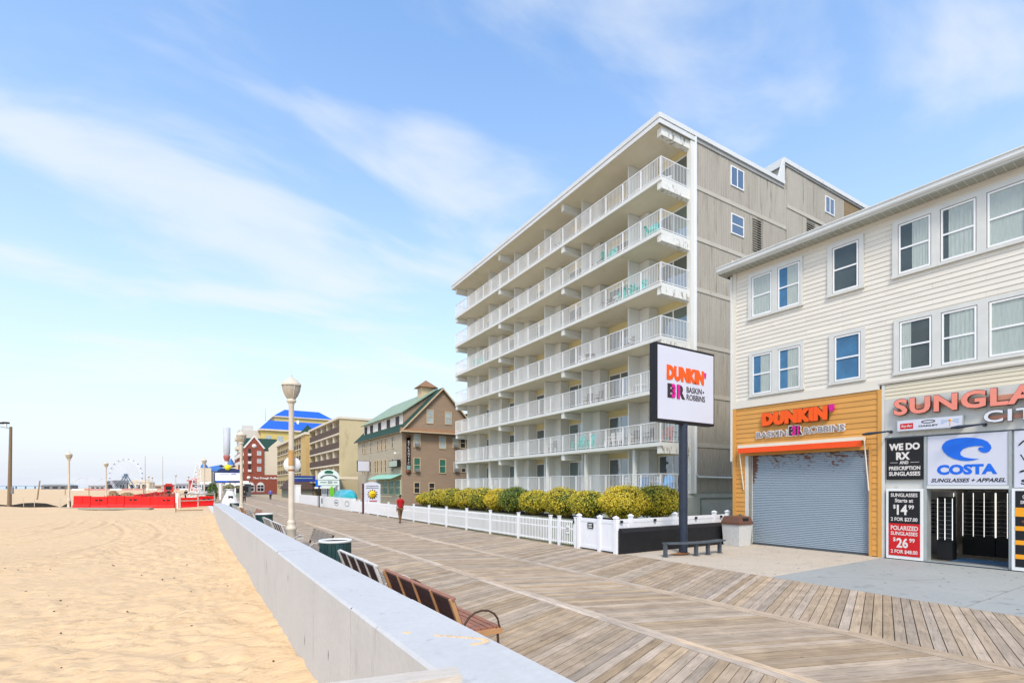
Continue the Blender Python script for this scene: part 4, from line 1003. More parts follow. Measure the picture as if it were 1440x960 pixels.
# big neon letters
sg = on_shop('neon_letter_sign', 'large salmon pink channel letters over a copper raceway above the sunglasses shop')
M_sal = mat('salmon_face', '#e98c78', 0.45, 0.05, 3); M_cop = mat('copper_raceway', '#c98b72', 0.45, 0.15, 4); M_ret = mat('letter_return', '#5a4440', 0.6, 0.1)
text('lettering', 'SUNGLASSES', 5.55, 4.50, 4.75, 0.50, -0.20, M_sal, sg, extrude=0.02, offset=0.035, space=1.1)
text('lettering_returns', 'SUNGLASSES', 5.535, 4.485, 4.78, 0.53, -0.10, M_ret, sg, extrude=0.10, offset=0.045, space=1.1)
MB().box(5.62, 10.2, -0.095, -0.032, 4.66, 4.80).build('raceway', M_cop, sg)
cy = on_shop('white_letter_sign', 'white channel letters under the large pink letters, cut by the picture edge')
M_wl = mat('white_letter_face', '#d7dade', 0.4, 0.04)
text('lettering', 'CITY', 7.66, 4.06, 1.45, 0.33, -0.18, M_wl, cy, extrude=0.02, offset=0.02, space=1.15)
text('lettering_returns', 'CITY', 7.645, 4.045, 1.48, 0.36, -0.09, M_ret, cy, extrude=0.09, offset=0.03, space=1.15)
MB().box(7.70, 9.0, -0.085, -0.032, 4.15, 4.25).build('raceway', M_cop, cy)
bb = on_shop('brand_light_box', 'narrow white light box with small eyewear logos under the pink letters')
MB().box(5.63,7.22,-0.20,-0.031,3.99,4.34).build('box', M_alu, bb); MB().box(5.645,7.205,-0.208,-0.201,4.01,4.32).build('face', M_signw, bb)
MB().box(5.72,6.05,-0.214,-0.209,4.06,4.23).build('red_tag', M_red, bb); T(bb,'Ray-Ban',5.75,4.09,0.27,0.10,y=-0.215,off=0.01,shear=0.25)
ring = MB(); 
def ring2(mb, cx_, cz_, rx_, rz2, t, y0, y1, n=24):
    for k in range(n):
        a, b = 2*math.pi*k/n, 2*math.pi*(k+1)/n
        o1 = (cx_+rx_*math.cos(a), cz_+rz2*math.sin(a)); o2 = (cx_+rx_*math.cos(b), cz_+rz2*math.sin(b))
        i1 = (cx_+(rx_-t*1.6)*math.cos(a), cz_+(rz2-t)*math.sin(a)); i2 = (cx_+(rx_-t*1.6)*math.cos(b), cz_+(rz2-t)*math.sin(b))
        mb.prism([o1, o2, i2, i1][::-1], y0, y1)
ring2(ring, 6.42, 4.235, 0.17, 0.05, 0.02, -0.214, -0.209); ring.build('oval_logo', M_black, bb)
T(bb,'OAKLEY',6.18,4.09,0.48,0.05,m=M_black,y=-0.209,off=0.03)
star = MB(); star.lathe([(0,0),(0.035,0),(0.035,0.005),(0,0.005)],12,(0,0,0),Matrix.Translation((6.93,-0.209,4.22)) @ Matrix.Rotation(R(90),4,'X'))
star.box(6.922,6.938,-0.214,-0.209,4.05,4.20); star.build('sun_logo', mat('logo_amber','#e0a11f',0.5,0.05), bb)
lf = MB()
for a in (-1,1):
    for k in range(3): lf.prism([(6.93+a*0.05,4.19+0.02*k),(6.93+a*0.20,4.13+0.05*k),(6.93+a*0.21,4.145+0.05*k)][::a], -0.213, -0.209)
lf.build('wings_logo', mat('logo_pale_blue','#7db4d8',0.5,0.05), bb)
# gooseneck lamps
for x, lab in ((5.12,'dark arm lamp at the seam of orange and pale fronts'), (7.35,'dark arm lamp pointing along under the pink letters')):
    t = on_shop('sign_lamp', lab, 'lamp')
    MB().tube((x+0.30,-0.03,4.02),(x+0.30,-0.30,4.02),0.03,0.03,8).lathe([(0,0),(0.05,0),(0.05,0.03),(0,0.03)],10,(0,0,0),Matrix.Translation((x+0.30,-0.03,4.02)) @ Matrix.Rotation(R(90),4,'X')).build('arm', M_iron, t)
    MB().tube((x+0.30,-0.30,4.02),(x-0.18,-0.42,3.98),0.022,0.05,8).tube((x-0.18,-0.42,3.98),(x-0.34,-0.46,3.965),0.05,0.03,8).build('head', M_iron, t)
# right hand poster
rp_ = on_shop('striped_poster', 'dark poster with orange bands in a white frame at the picture edge')
MB().box(8.21,9.2,-0.10,0.0,0.02,2.24).build('frame', M_white, rp_); MB().box(8.28,9.13,-0.108,-0.101,0.12,2.17).build('dark_field', M_black, rp_)
M_amb = mat('poster_amber', '#f0a01e', 0.45, 0.04)
for z0, z1 in ((1.48,1.72),(1.10,1.22),(0.72,0.84),(0.34,0.46)): MB().box(8.28,9.13,-0.114,-0.109,z0,z1).build('amber_band', M_amb, rp_)
T(rp_,'C',8.42,1.96,0.06,0.10,y=-0.109); T(rp_,'SUNGLASSES',8.38,1.82,0.62,0.09,y=-0.109)
MB().lathe([(0,0),(0.11,0),(0.10,0.006),(0,0.006)],14,(0,0,0),Matrix.Translation((8.50,-0.109,1.34)) @ Matrix.Rotation(R(90),4,'X') @ Matrix.Scale(0.5,4,(0,1,0))).build('picture_patch', mat('poster_brown','#6b4630',0.5,0.3,8), rp_)
up = on_shop('white_brand_sign', 'white sign with black script marks above the striped poster, cut by the picture edge')
MB().box(8.25,9.9,-0.045,0.0,2.26,3.79).build('board', M_signw, up)
MB().path([(8.34,-0.05,3.40),(8.42,-0.05,3.50),(8.52,-0.05,3.56),(8.66,-0.05,3.60)], 0.018, 5).path([(8.36,-0.05,2.68),(8.5,-0.05,2.74),(8.62,-0.05,2.70)], 0.022, 5).build('swoosh', M_black, up)
T(up,'V',8.36,2.98,0.16,0.17,m=M_black,off=0.0,y=-0.046); T(up,'S',8.38,2.34,0.13,0.14,m=M_black,off=0.03,y=-0.046)
# ================================================================== apartment tower
TW = thing('apartment_tower', 'eight storey white and grey beachfront apartment block with long white balconies', 'building', (20.2, 17.5, 0), R(-91.47))
M_tw = mat('tower_white', '#d9d9d2', 0.6, 0.05, 0.8, stain='#b3ae9e', stain_t=0.66, stain_scale=1.6, stain_stretch=(2,2,0.5))
M_beamw = mat('stained_beam_white', '#dddcd4', 0.65, 0.06, 1.5, stain='#7d745c', stain_t=0.52, stain_scale=2.6, stain_stretch=(2,2,0.7))
M_ceil = mat('balcony_ceiling', '#d9d2bb', 0.7, 0.06, 0.7, stain='#c4bc9f', stain_t=0.6, stain_scale=0.6)
M_cream = mat('cream_wall', '#dacd9c', 0.7, 0.07, 0.8)
M_rib = mat('ribbed_grey_panel', '#a9a396', 0.8, 0.07, 0.8, stretch=(1,2.5,0.5), stain='#8b8475', stain_t=0.55, stain_scale=1.2, stain_stretch=(1,4,0.30), fine=0.05)
M_smooth = mat('stained_grey_stucco', '#aca698', 0.85, 0.07, 0.7, stretch=(1,2,0.5), stain='#7c7464', stain_t=0.54, stain_scale=1.3, stain_stretch=(1,3.5,0.25), fine=0.05)
M_rail = mat('white_railing', '#e6e7e6', 0.45, 0.03, 2)
Lt = 24.97; DB = 2.45
FL = [1.90, 4.55, 7.28, 9.97, 12.70, 15.40, 18.10]      # floor tops ( slab ) ; roof soffit 20.62
TOPZ = 20.64
# body wall behind the balconies
MB().box(-Lt+0.0, 0, DB, DB+8.3, 0, TOPZ).build('body', M_cream, TW)
MB().box(-Lt, 0.0, DB+8.301, DB+18.75, 0, 22.15).build('rear_body', M_smooth, TW)
MB().box(-Lt-0.05, 0.05, 0.35, DB-0.002, -0.2, 1.70).build('base_wall', M_pale, TW)
bars = MB().box(-0.007,0.007,-0.009,0.009,0,0.93).mesh('baluster')
def railing(parent, floor_z):
    """front run and both ends; posts, rails and bars"""
    zt = floor_z+1.05
    m_ = MB(); m_.box(-Lt, 0, 0.02, 0.065, zt-0.035, zt); m_.box(-Lt, 0, 0.03, 0.055, floor_z+0.07, floor_z+0.10)
    for x in (-0.045, -Lt+0.045): m_.box(x-0.022, x+0.022, 0.07, DB-0.02, zt-0.036, zt-0.001); m_.box(x-0.013, x+0.013, 0.07, DB-0.02, floor_z+0.07, floor_z+0.10)
    m_.build('railing', M_rail, parent)
    n = 18
    for k in range(n+1):
        x = -0.045-(Lt-0.09)*k/n; link('railing_post', boxmesh(0.048,0.05,1.0), M_rail, parent, (x, 0.0425, floor_z+0.0))
    b = MB(); k = 0; x = -0.14
    while x > -Lt+0.1:
        b.box(x-0.008, x+0.008, 0.034, 0.052, floor_z+0.1, zt-0.035); x -= 0.113
    y = 0.16
    while y < DB-0.1:
        for xx in (-0.045, -Lt+0.045): b.box(xx-0.008, xx+0.008, y-0.008, y+0.008, floor_z+0.1, zt-0.036)
        y += 0.113
    b.build('balusters', M_rail, parent, kind='stuff')
party = [0.0, -8.37, -16.72, -Lt]
units = [(-4.18*k) for k in range(6)]
G_slide = glass('sliding_door_glass', (0.03,0.045,0.045), refl=0.34, see=0.3)
rndb = random.Random(3)
for fi, fz in enumerate(FL):
    ceil_z = (FL[fi+1]-0.20) if fi < 6 else TOPZ
    if fi == 0:
        bal = MB().box(-Lt, 0, 0.0, DB-0.001, 1.70, fz).build('balcony', M_tw, TW)
    else:
        bal = MB().box(-Lt, 0, 0.0, DB-0.001, fz-0.03, fz).box(-Lt, 0, 0.0, 0.10, fz-0.20, fz-0.03).box(-Lt, -Lt+0.10, 0.10, DB-0.001, fz-0.20, fz-0.03).box(-0.10,0,0.10,DB-0.001,fz-0.20,fz-0.03).build('balcony', M_tw, TW)
        MB().box(-Lt+0.10, -0.10, 0.10, DB-0.002, fz-0.185, fz-0.031).build('ceiling', M_ceil, bal)
        for i, x in enumerate(party):
            wd = 0.30; a = x-wd if i == 0 else (x-wd/2 if i < 3 else x)
            MB().box(a-0.0, a+wd, 0.06 if i in (0,3) else 0.06, DB+0.0, fz-0.58, fz-0.201).build('beam', M_beamw if i == 0 else M_tw, bal)
    railing(bal, fz)
    # things on the facade of this storey
    for k, ux in enumerate(units):
        # storage closet and slim front post
        cl_ = MB().box(ux-3.25, ux-3.17, 0.95, DB-0.01, fz, ceil_z-0.002).box(ux-3.169, ux-2.45, DB-0.75, DB-0.01, fz, ceil_z-0.003)
        cl_.build('partition', M_tw, bal)
        MB().box(ux-3.25, ux-3.17, 0.86, 0.949, fz, ceil_z-0.0015).build('slim_post', M_tw, bal)
        # sliding door
        x0, x1 = ux-2.35, ux-0.25
        z0, z1 = fz+0.03, fz+2.12
        d = MB(); ys = (DB-0.06, DB+0.0)
        d.box(x0, x1, *ys, z1-0.06, z1).box(x0, x1, *ys, z0, z0+0.05).box(x0, x0+0.06, *ys, z0+0.05, z1-0.06).box(x1-0.06, x1, *ys, z0+0.05, z1-0.06).box((x0+x1)/2-0.04, (x0+x1)/2+0.04, *ys, z0+0.05, z1-0.06)
        dr = d.build('sliding_door', M_sash, bal)
        for a, b in ((x0+0.06, (x0+x1)/2-0.04), ((x0+x1)/2+0.04, x1-0.06)):
            MB().box(a, b, DB-0.04, DB-0.032, z0+0.05, z1-0.06).build('pane', G_slide if rndb.random() < 0.7 else G_green, dr)
            if rndb.random() < 0.45: MB().box(a, a+(b-a)*rndb.uniform(0.4,1), DB-0.028, DB-0.02, z0+0.05, z1-0.06).build('curtain', M_curt, dr)
            else: MB().box(a, b, DB-0.028, DB-0.02, z0+0.05, z1-0.06).build('dark_room', M_deep, dr)
        # small window of the neighbouring room
        x0, x1 = ux-4.05, ux-3.35
        MB().box(x0, x1, DB-0.05, DB, fz+0.9, fz+2.1).build('window', M_sash, bal)
        MB().box(x0+0.06, x1-0.06, DB-0.058, DB-0.051, fz+0.96, fz+2.04).build('pane', G_dark, bal)
        if k % 2 == 0 or fi == 0:
            MB().lathe([(0,0),(0.07,0),(0.07,0.06),(0,0.08)], 10, (0,0,0), Matrix.Translation((ux-2.4+0.0, DB-0.77, fz+1.75)) @ Matrix.Rotation(R(90),4,'X')).build('wall_light', mat('lamp_cream','#e8dfc0',0.4,0.05), bal)
# patio columns at ground storey
for x in [-2.3-4.18*k for k in range(6)]:
    link('column', boxmesh(0.16,0.16,2.43), M_tw, TW, (x, 0.45, 1.90))
# roof over the balconies and main block
M_roofm = mat('roof_membrane', '#9a9a96', 0.9, 0.1, 1)
M_fascia = mat('white_fascia', '#d6d7d3', 0.5, 0.05, 0.8, stain='#a8a59b', stain_t=0.66, stain_scale=1.5)
rf = MB().box(-Lt-0.2, 0.10, -0.20, 10.75, 20.70, 21.10).build('roof', M_roofm, TW)
MB().box(-Lt-0.28, 0.14, -0.28, -0.201, 20.92, 21.16).box(-Lt-0.25, 0.12, -0.25, -0.202, 20.66, 20.90).box(0.101, 0.17, -0.24, 10.75, 20.92, 21.165).box(0.101, 0.14, -0.24, DB, 20.66, 20.90).box(-Lt-0.28,-Lt-0.201,-0.24,10.75,20.66,21.16).build('roof_fascia', M_fascia, TW)
MB().box(-Lt-0.15, 0.0, -0.19, DB-0.001, 20.645, 20.699).build('soffit', M_ceil, TW)
for i, x in enumerate(party):
    a = x-0.30 if i == 0 else (x-0.15 if i < 3 else x)
    MB().box(a, a+0.30, 0.05, DB-0.002, 20.22, 20.644).build('roof_beam', M_beamw if i == 0 else M_tw, TW)
# penthouse step
MB().box(-Lt, 0.12, 10.76, DB+18.9, 22.15, 22.45).build('upper_roof', M_roofm, TW)
MB().box(0.121, 0.18, 10.70, DB+18.9, 22.28, 22.55).box(-Lt, 0.17, 10.62, 10.70, 22.10, 22.56).build('upper_fascia', M_fascia, TW)
MB().add([(0.05,10.05,21.12),(0.15,10.05,21.12),(0.15,10.70,21.12),(0.05,10.70,21.12),(0.05,10.62,22.5),(0.15,10.62,22.5),(0.15,10.76,22.5),(0.05,10.76,22.5)], BOXF).build('sloped_trim', M_fascia, TW)
for (x, y, s) in ((-1.5, 8.6, 0.5), (-3.0, 9.1, 0.7), (-0.9, 9.3, 0.3)):
    MB().box(x-s/2, x+s/2, y-s/2, y+s/2, 21.1, 21.1+s*0.8).build('roof_vent', M_alu, TW)
# white corner column and side wall dressing (side plane is local x = 0, y = 2.45 + w)
MB().box(-0.16, 0.10, DB-0.30, DB+0.02, 1.9, 20.64).build('corner_column', M_tw, TW)
MB().box(0.101, 0.17, DB+0.00, DB+0.09, 1.9, 20.9).build('corner_downpipe', M_rail, TW)
def ribs(name, y0, y1, z0, z1):
    m_ = MB(); n = max(2, round((y1-y0)/0.15)); wv = (y1-y0)/n; vs = []; fs = []
    prof = []
    for k in range(n):
        a = y0+k*wv; prof += [(0.055, a), (0.055, a+wv*0.72), (0.03, a+wv*0.78), (0.03, a+wv*0.95)]
    prof.append((0.055, y1))
    for x, y in prof: vs += [(x, y, z0), (x, y, z1)]
    for i in range(len(prof)-1): fs.append((2*i, 2*i+2, 2*i+3, 2*i+1))
    return m_.add(vs, fs).build(name, M_rib, TW)
SY = DB
bands = [4.50, 7.20, 9.86, 12.86, 15.55, 18.30]
zz0 = [1.95]+[b+0.11 for b in bands]; zz1 = [b-0.11 for b in bands]+[20.72]
bands_z = [4.50, 7.20, 9.88, 12.84, 15.56, 18.30]
for i, b in enumerate(bands_z): MB().box(0.03, 0.085, SY+0.1, SY+8.55, b-0.11, b+0.11).build('floor_band', mat('band_offwhite','#b9b3a4',0.7,0.06,1,stain='#8c8270',stain_t=0.62,stain_scale=1.5), TW)
for i in range(7):
    z0, z1 = zz0[i], zz1[i]
    for a, b2 in ((0.10, 5.62),): ribs('ribbed_panel', SY+a, SY+b2, z0, z1)
    if i == 6:
        MB().box(0.005, 0.05, SY+5.63, SY+7.08, z0, z1).build('smooth_panel', M_smooth, TW); MB().box(0.005, 0.058, SY+7.09, SY+8.60, z0, z1).build('smooth_panel', M_smooth, TW)
    else: ribs('ribbed_panel', SY+6.1, SY+8.55, z0, z1); MB().box(0.005,0.03,SY+5.62,SY+6.1,z0,z1).build('smooth_panel', M_smooth, TW)
# rear taller part
for i, z0 in enumerate([1.95, 4.6, 7.3, 10.0, 12.9, 15.6, 18.3]):
    z1 = z0+2.55; ribs('ribbed_panel', SY+11.9, SY+15.6, z0, z1 if i < 6 else 19.5)
ribs('ribbed_panel', SY+10.9, SY+15.6, 19.85, 22.2)
MB().box(0.005, 0.062, SY+8.61, SY+10.88, 1.95, 22.2).build('smooth_panel', M_smooth, TW)
MB().box(0.005, 0.05, SY+15.65, SY+18.7, 1.95, 22.2).build('smooth_panel', mat('brown_brick_far','#8a7656',0.9,0.15,3), TW)
MB().box(0.063, 0.10, SY+8.61, SY+15.6, 19.60, 19.82).build('floor_band', MATS['band_offwhite'], TW)
# louvres
for (a, b, z0, z1) in ((5.14,6.0,16.15,18.08),(5.14,6.0,13.4,15.3),(10.85,11.8,17.0,19.4)):
    m_ = MB().box(0.0, 0.035, SY+a, SY+b, z0, z1); lv = m_.build('louvre', M_dark, TW)
    z = z0+0.03
    sh = MB().add([(0.035,0,0),(0.12,0,-0.04),(0.12,b-a,-0.04),(0.035,b-a,0),(0.035,0,0.03),(0.12,0,-0.01),(0.12,b-a,-0.01),(0.035,b-a,0.03)], BOXF).mesh('slat')
    while z < z1: link('slat', sh, M_smooth, lv, (0, SY+a, z)); z += 0.14
# side windows
def side_window(a, b, z0, z1, slider=False, back=None):
    m_ = MB().box(0.03,0.10,SY+a,SY+b,z0,z0+0.06).box(0.03,0.10,SY+a,SY+b,z1-0.06,z1).box(0.03,0.10,SY+a,SY+a+0.06,z0+0.06,z1-0.06).box(0.03,0.10,SY+b-0.06,SY+b,z0+0.06,z1-0.06)
    if slider: m_.box(0.035,0.095,SY+(a+b)/2-0.03,SY+(a+b)/2+0.03,z0+0.06,z1-0.06)
    else: m_.box(0.035,0.095,SY+a+0.06,SY+b-0.06,(z0+z1)/2-0.03,(z0+z1)/2+0.03)
    o = m_.build('window', M_sash, TW)
    MB().box(0.075,0.08,SY+a+0.06,SY+b-0.06,z0+0.06,z1-0.06).build('pane', G_dark, o)
    MB().box(0.056,0.062,SY+a+0.05,SY+b-0.05,z0+0.05,z1-0.05).build('pane_backing', back or M_deep, o)
side_window(3.08, 4.28, 19.30, 20.42, True, M_blind); side_window(3.12, 4.28, 16.60, 17.74)
for z0 in (13.9, 11.15, 8.40, 5.62, 2.88): side_window(3.2, 4.3, z0, z0+1.15)
side_window(13.1, 14.25, 20.60, 21.70, True, M_blind)
# base of the side and the white horizontal pipe
MB().box(-0.20, 0.02, SY-0.02, SY+18.7, -0.2, 1.949).build('base_wall', M_pale, TW)
MB().box(0.021, 0.05, SY+0.55, SY+7.0, 1.60, 1.66).box(0.021,0.05,SY+0.55,SY+0.61,0.0,1.60).build('base_moulding', mat('mossy_trim','#7f8377',0.8,0.2,3), TW)
MB().path([(0.16,SY+0.05,5.6),(0.16,SY+0.05,2.95),(0.16,SY+0.22,2.78),(0.16,SY+8,2.70)], 0.055, 8).build('drain_pipe', M_rail, TW)

# ------------------------------------------------------------------ balcony furniture (each a thing)
tca, tsa = math.cos(R(-91.47)), math.sin(R(-91.47))
def tw_pos(x, y, z): return (20.2+tca*x-tsa*y, 17.5+tsa*x+tca*y, z)
M_teal = mat('teal_plastic', '#14b8aa', 0.4, 0.05); M_wplas = mat('white_plastic', '#e3e3e0', 0.4, 0.04); M_bplas = mat('blue_plastic', '#5c9fd6', 0.4, 0.05)
M_brnp = mat('brown_wicker', '#4c433d', 0.6, 0.2, 8); M_redp = mat('red_plastic', '#a8443a', 0.5, 0.1)
def adirondack(m, label, loc, rz, group):
    t = thing('adirondack_chair', label, 'chair', loc, rz, group)
    for i in range(5): 
        o = link('seat_slat', boxmesh(0.50,0.085,0.02), m, t, (0, -0.22+i*0.095, 0.33-i*0.028))
    for i in range(6):
        hgt = 0.90-0.035*abs(i-2.5)**1.6; o = link('back_slat', boxmesh(0.08,0.02,hgt), m, t, (-0.20+i*0.08, 0.22, 0.20)); o.rotation_euler = (R(-22),0,0)
    for s in (-1, 1):
        link('armrest', boxmesh(0.12,0.62,0.022), m, t, (s*0.32, 0.0, 0.54))
        link('leg', boxmesh(0.03,0.09,0.54), m, t, (s*0.29, -0.24, 0)); link('leg', boxmesh(0.03,0.08,0.54), m, t, (s*0.29, 0.30, 0))
    return t
def plastic_chair(m, label, loc, rz, group):
    t = thing('patio_chair', label, 'chair', loc, rz, group)
    link('seat', boxmesh(0.44,0.44,0.03), m, t, (0,0,0.42))
    b = MB()
    for i in range(5): b.box(-0.20+i*0.09,-0.165+i*0.09,0.20,0.225,0.45,0.86)
    b.box(-0.22,0.22,0.20,0.23,0.84,0.90).build('backrest', m, t)
    for sx in (-1,1):
        for sy in (-1,1): link('leg', boxmesh(0.035,0.035,0.42), m, t, (sx*0.2, sy*0.2, 0))
        link('armrest', boxmesh(0.05,0.42,0.025), m, t, (sx*0.23, 0.0, 0.64))
    return t
def table(m, label, loc, group, r=0.35, h=0.6):
    t = thing('patio_table', label, 'table', loc, 0.3, group)
    MB().lathe([(0,h-0.03),(r,h-0.03),(r,h),(0,h)], 18).build('tabletop', m, t)
    for k in range(4):
        a = k*math.pi/2+0.7; link('leg', boxmesh(0.035,0.035,h-0.03), m, t, (r*0.65*math.cos(a), r*0.65*math.sin(a), 0))
    return t
base_rz = R(-91.47)
AG, PG, TG = 'adirondack chairs on the balconies', 'patio chairs on the balconies', 'small tables on the balconies'
def A(x, y, f, m, lab, r=0): adirondack(m, lab, tw_pos(x, y, FL[f]+0.002), base_rz+r, AG)
def C_(x, y, f, m, lab, r=0): plastic_chair(m, lab, tw_pos(x, y, FL[f]+0.002), base_rz+r, PG)
def TB(x, y, f, m, lab, **k): table(m, lab, tw_pos(x, y, FL[f]+0.002), TG, **k)
A(-0.9,0.36,5,M_teal,'teal adirondack chair at the corner of the second balcony from the top',0.5); A(-4.2,0.36,5,M_teal,'teal adirondack chair on the second balcony from the top, left of the slim post',0.3)
A(-1.9,0.36,4,M_teal,'teal adirondack chair on the third balcony from the top, nearer the corner',0.2); A(-2.9,0.36,4,M_teal,'teal adirondack chair on the third balcony from the top, farther from the corner',-0.2)
A(-6.3,0.40,1,M_teal,'teal adirondack chair on the lowest balcony, right one of the pair'); A(-7.2,0.40,1,M_teal,'teal adirondack chair on the lowest balcony, left one of the pair',0.2)
A(-21,0.36,4,M_teal,'teal adirondack chair at the far end of the third balcony from the top')
C_(-0.8,1.3,6,M_wplas,'white patio chair at the corner of the top balcony',0.5); C_(-3.9,0.9,6,M_brnp,'dark patio chair on the top balcony behind the railing'); TB(-2.2,0.9,6,M_wplas,'white table on the top balcony')
C_(-9.7,0.8,6,M_brnp,'dark patio chair on the top balcony past the first roof beam',0.4)
TB(-5.2,0.9,5,M_brnp,'dark table on the second balcony from the top'); C_(-6.0,0.9,5,M_brnp,'dark patio chair on the second balcony from the top')
TB(-3.9,0.8,4,M_wplas,'white round table on the third balcony from the top'); C_(-4.9,0.8,4,M_brnp,'dark patio chair beside the white table, third balcony from the top')
C_(-3.3+0.1,0.9,3,M_brnp,'dark patio chair on the fourth balcony from the top'); TB(-6.6,0.9,3,M_brnp,'dark table on the fourth balcony from the top'); C_(-7.3,0.9,3,M_wplas,'white patio chair on the fourth balcony from the top')
TB(-2.2,0.8,2,M_wplas,'white table on the fifth balcony from the top'); C_(-5.8,0.9,2,M_brnp,'dark patio chair on the fifth balcony from the top'); C_(-6.8,0.9,2,M_brnp,'dark patio chair on the fifth balcony, left one',0.3)
C_(-3.9,0.7,1,M_wplas,'white folding style chair on the lowest balcony',0.2); C_(-4.6,0.7,1,M_wplas,'white chair next to the teal chairs on the lowest balcony',-0.2)
C_(-2.6,0.9,1,M_brnp,'brown wicker chair on the lowest balcony behind the railing',0.5); C_(-1.7,0.9,1,M_brnp,'brown wicker chair nearer the corner, lowest balcony',-0.3)
C_(-0.6,1.2,1,M_redp,'red chair at the corner of the lowest balcony',0.4); C_(-10.5,0.8,1,M_brnp,'dark chair past the first beam on the lowest balcony')
C_(-2.0,0.8,0,M_bplas,'blue patio chair on the ground terrace',0.2); C_(-1.2,0.9,0,M_wplas,'white patio chair between blue ones on the ground terrace',-0.3); A(-0.55,0.9,0,M_bplas,'blue adirondack chair at the corner of the ground terrace',0.3)
TB(-2.8,0.8,0,M_wplas,'white table on the ground terrace'); C_(-3.4,0.8,0,M_wplas,'white patio chair left of the table on the ground terrace'); C_(-19,0.8,0,M_wplas,'white patio chair at the far end of the ground terrace')

# ================================================================== brown gabled hotel
HT = thing('gabled_hotel', 'brown shingled four storey hotel with green roof and a white dormer band', 'building', (20.0, 54.15, 0), R(-90))
M_br = mat('brown_shingle', '#9a8570', 0.85, 0.10, 0.8, stretch=(1,1,6), fine=0.08)
M_bg = mat('pale_tan_clapboard', '#b3a891', 0.8, 0.06, 0.8, stretch=(1,1,8), fine=0.04)
M_gr = mat('green_roof', '#1f4035', 0.85, 0.15, 1.5, fine=0.1); M_sage = mat('sage_roof', '#8b9d86', 0.7, 0.12, 1.2); M_trim = mat('tan_trim', '#c7b291', 0.6, 0.05)
HL, HW = 17.7, 9.9
MB().box(-HL, 0, 0, HW, 0, 8.45).build('wall', M_bg, HT)
# shingled side skin with courses
cm = MB(); z = 0.05
while z < 8.4: cm.add([(0.02,0.0,z),(0.055,0.0,z),(0.055,HW,z),(0.02,HW,z),(0.02,0.0,z+0.20),(0.03,0.0,z+0.20),(0.03,HW,z+0.20),(0.02,HW,z+0.20)], BOXF); z += 0.2
cm.build('shingle_courses', M_br, HT, kind='stuff')
MB().box(0.001,0.02,0,HW,0,8.45).build('side_skin', M_br, HT)
cm = MB(); z = 0.05
while z < 8.4: cm.add([(-HL,-0.03,z),(0,-0.03,z),(0,-0.001,z),(-HL,-0.001,z),(-HL,-0.01,z+0.16),(0,-0.01,z+0.16),(0,-0.001,z+0.16),(-HL,-0.001,z+0.16)], BOXF); z += 0.16
cm.build('clapboards', M_bg, HT, kind='stuff')
AP = (4.75, 13.75)
gp_ = [(-0.05,8.75),(9.55,8.75),(4.75,13.55)]
MB().add([(0.0,y,z) for y,z in gp_]+[(0.28,y,z) for y,z in gp_], [(2,1,0),(3,4,5),(0,1,4,3),(1,2,5,4),(2,0,3,5)]).build('gable', M_br, HT)
# pent roof between gable and wall
MB().add([(0.0,-0.35,8.45),(0.75,-0.35,8.45),(0.75,HW+0.35,8.45),(0.0,HW+0.35,8.45),(0.28,-0.3,8.85),(0.30,-0.3,8.85),(0.30,HW+0.3,8.85),(0.28,HW+0.3,8.85)], BOXF).build('pent_roof', mat('rusty_brown_roof','#8c6a4e',0.8,0.15,2), HT)
MB().box(-HL-0.4,0.76,-0.40,-0.34,8.33,8.46).box(0.70,0.78,-0.39,HW+0.4,8.33,8.448).build('eave_trim', M_trim, HT)
# main roof planes with thickness
def slab(a, b, c, d, t):
    n_ = (Vector(b)-Vector(a)).cross(Vector(d)-Vector(a)).normalized()*t
    lo = [tuple(Vector(p)-n_) for p in (a,b,c,d)]; return MB().add(lo+[a,b,c,d], BOXF)
slab((-HL-0.5,-0.45,8.42),(0.60,-0.45,8.42),(0.60,AP[0],AP[1]),(-HL-0.5,AP[0],AP[1]),0.14).build('roof', M_gr, HT)
slab((0.60,2*AP[0]+0.45,8.42),(-HL-0.5,2*AP[0]+0.45,8.42),(-HL-0.5,AP[0],AP[1]),(0.60,AP[0],AP[1]),0.14).build('roof', M_gr, HT)
for (ya, za, yb, zb2) in ((-0.45,8.30,AP[0],AP[1]-0.12),(2*AP[0]+0.45,8.30,AP[0],AP[1]-0.12)):
    MB().add([(0.55,ya,za-0.12),(0.66,ya,za-0.12),(0.66,yb,zb2-0.12),(0.55,yb,zb2-0.12),(0.55,ya,za+0.10),(0.66,ya,za+0.10),(0.66,yb,zb2+0.10),(0.55,yb,zb2+0.10)], BOXF).build('barge_board', M_trim, HT)
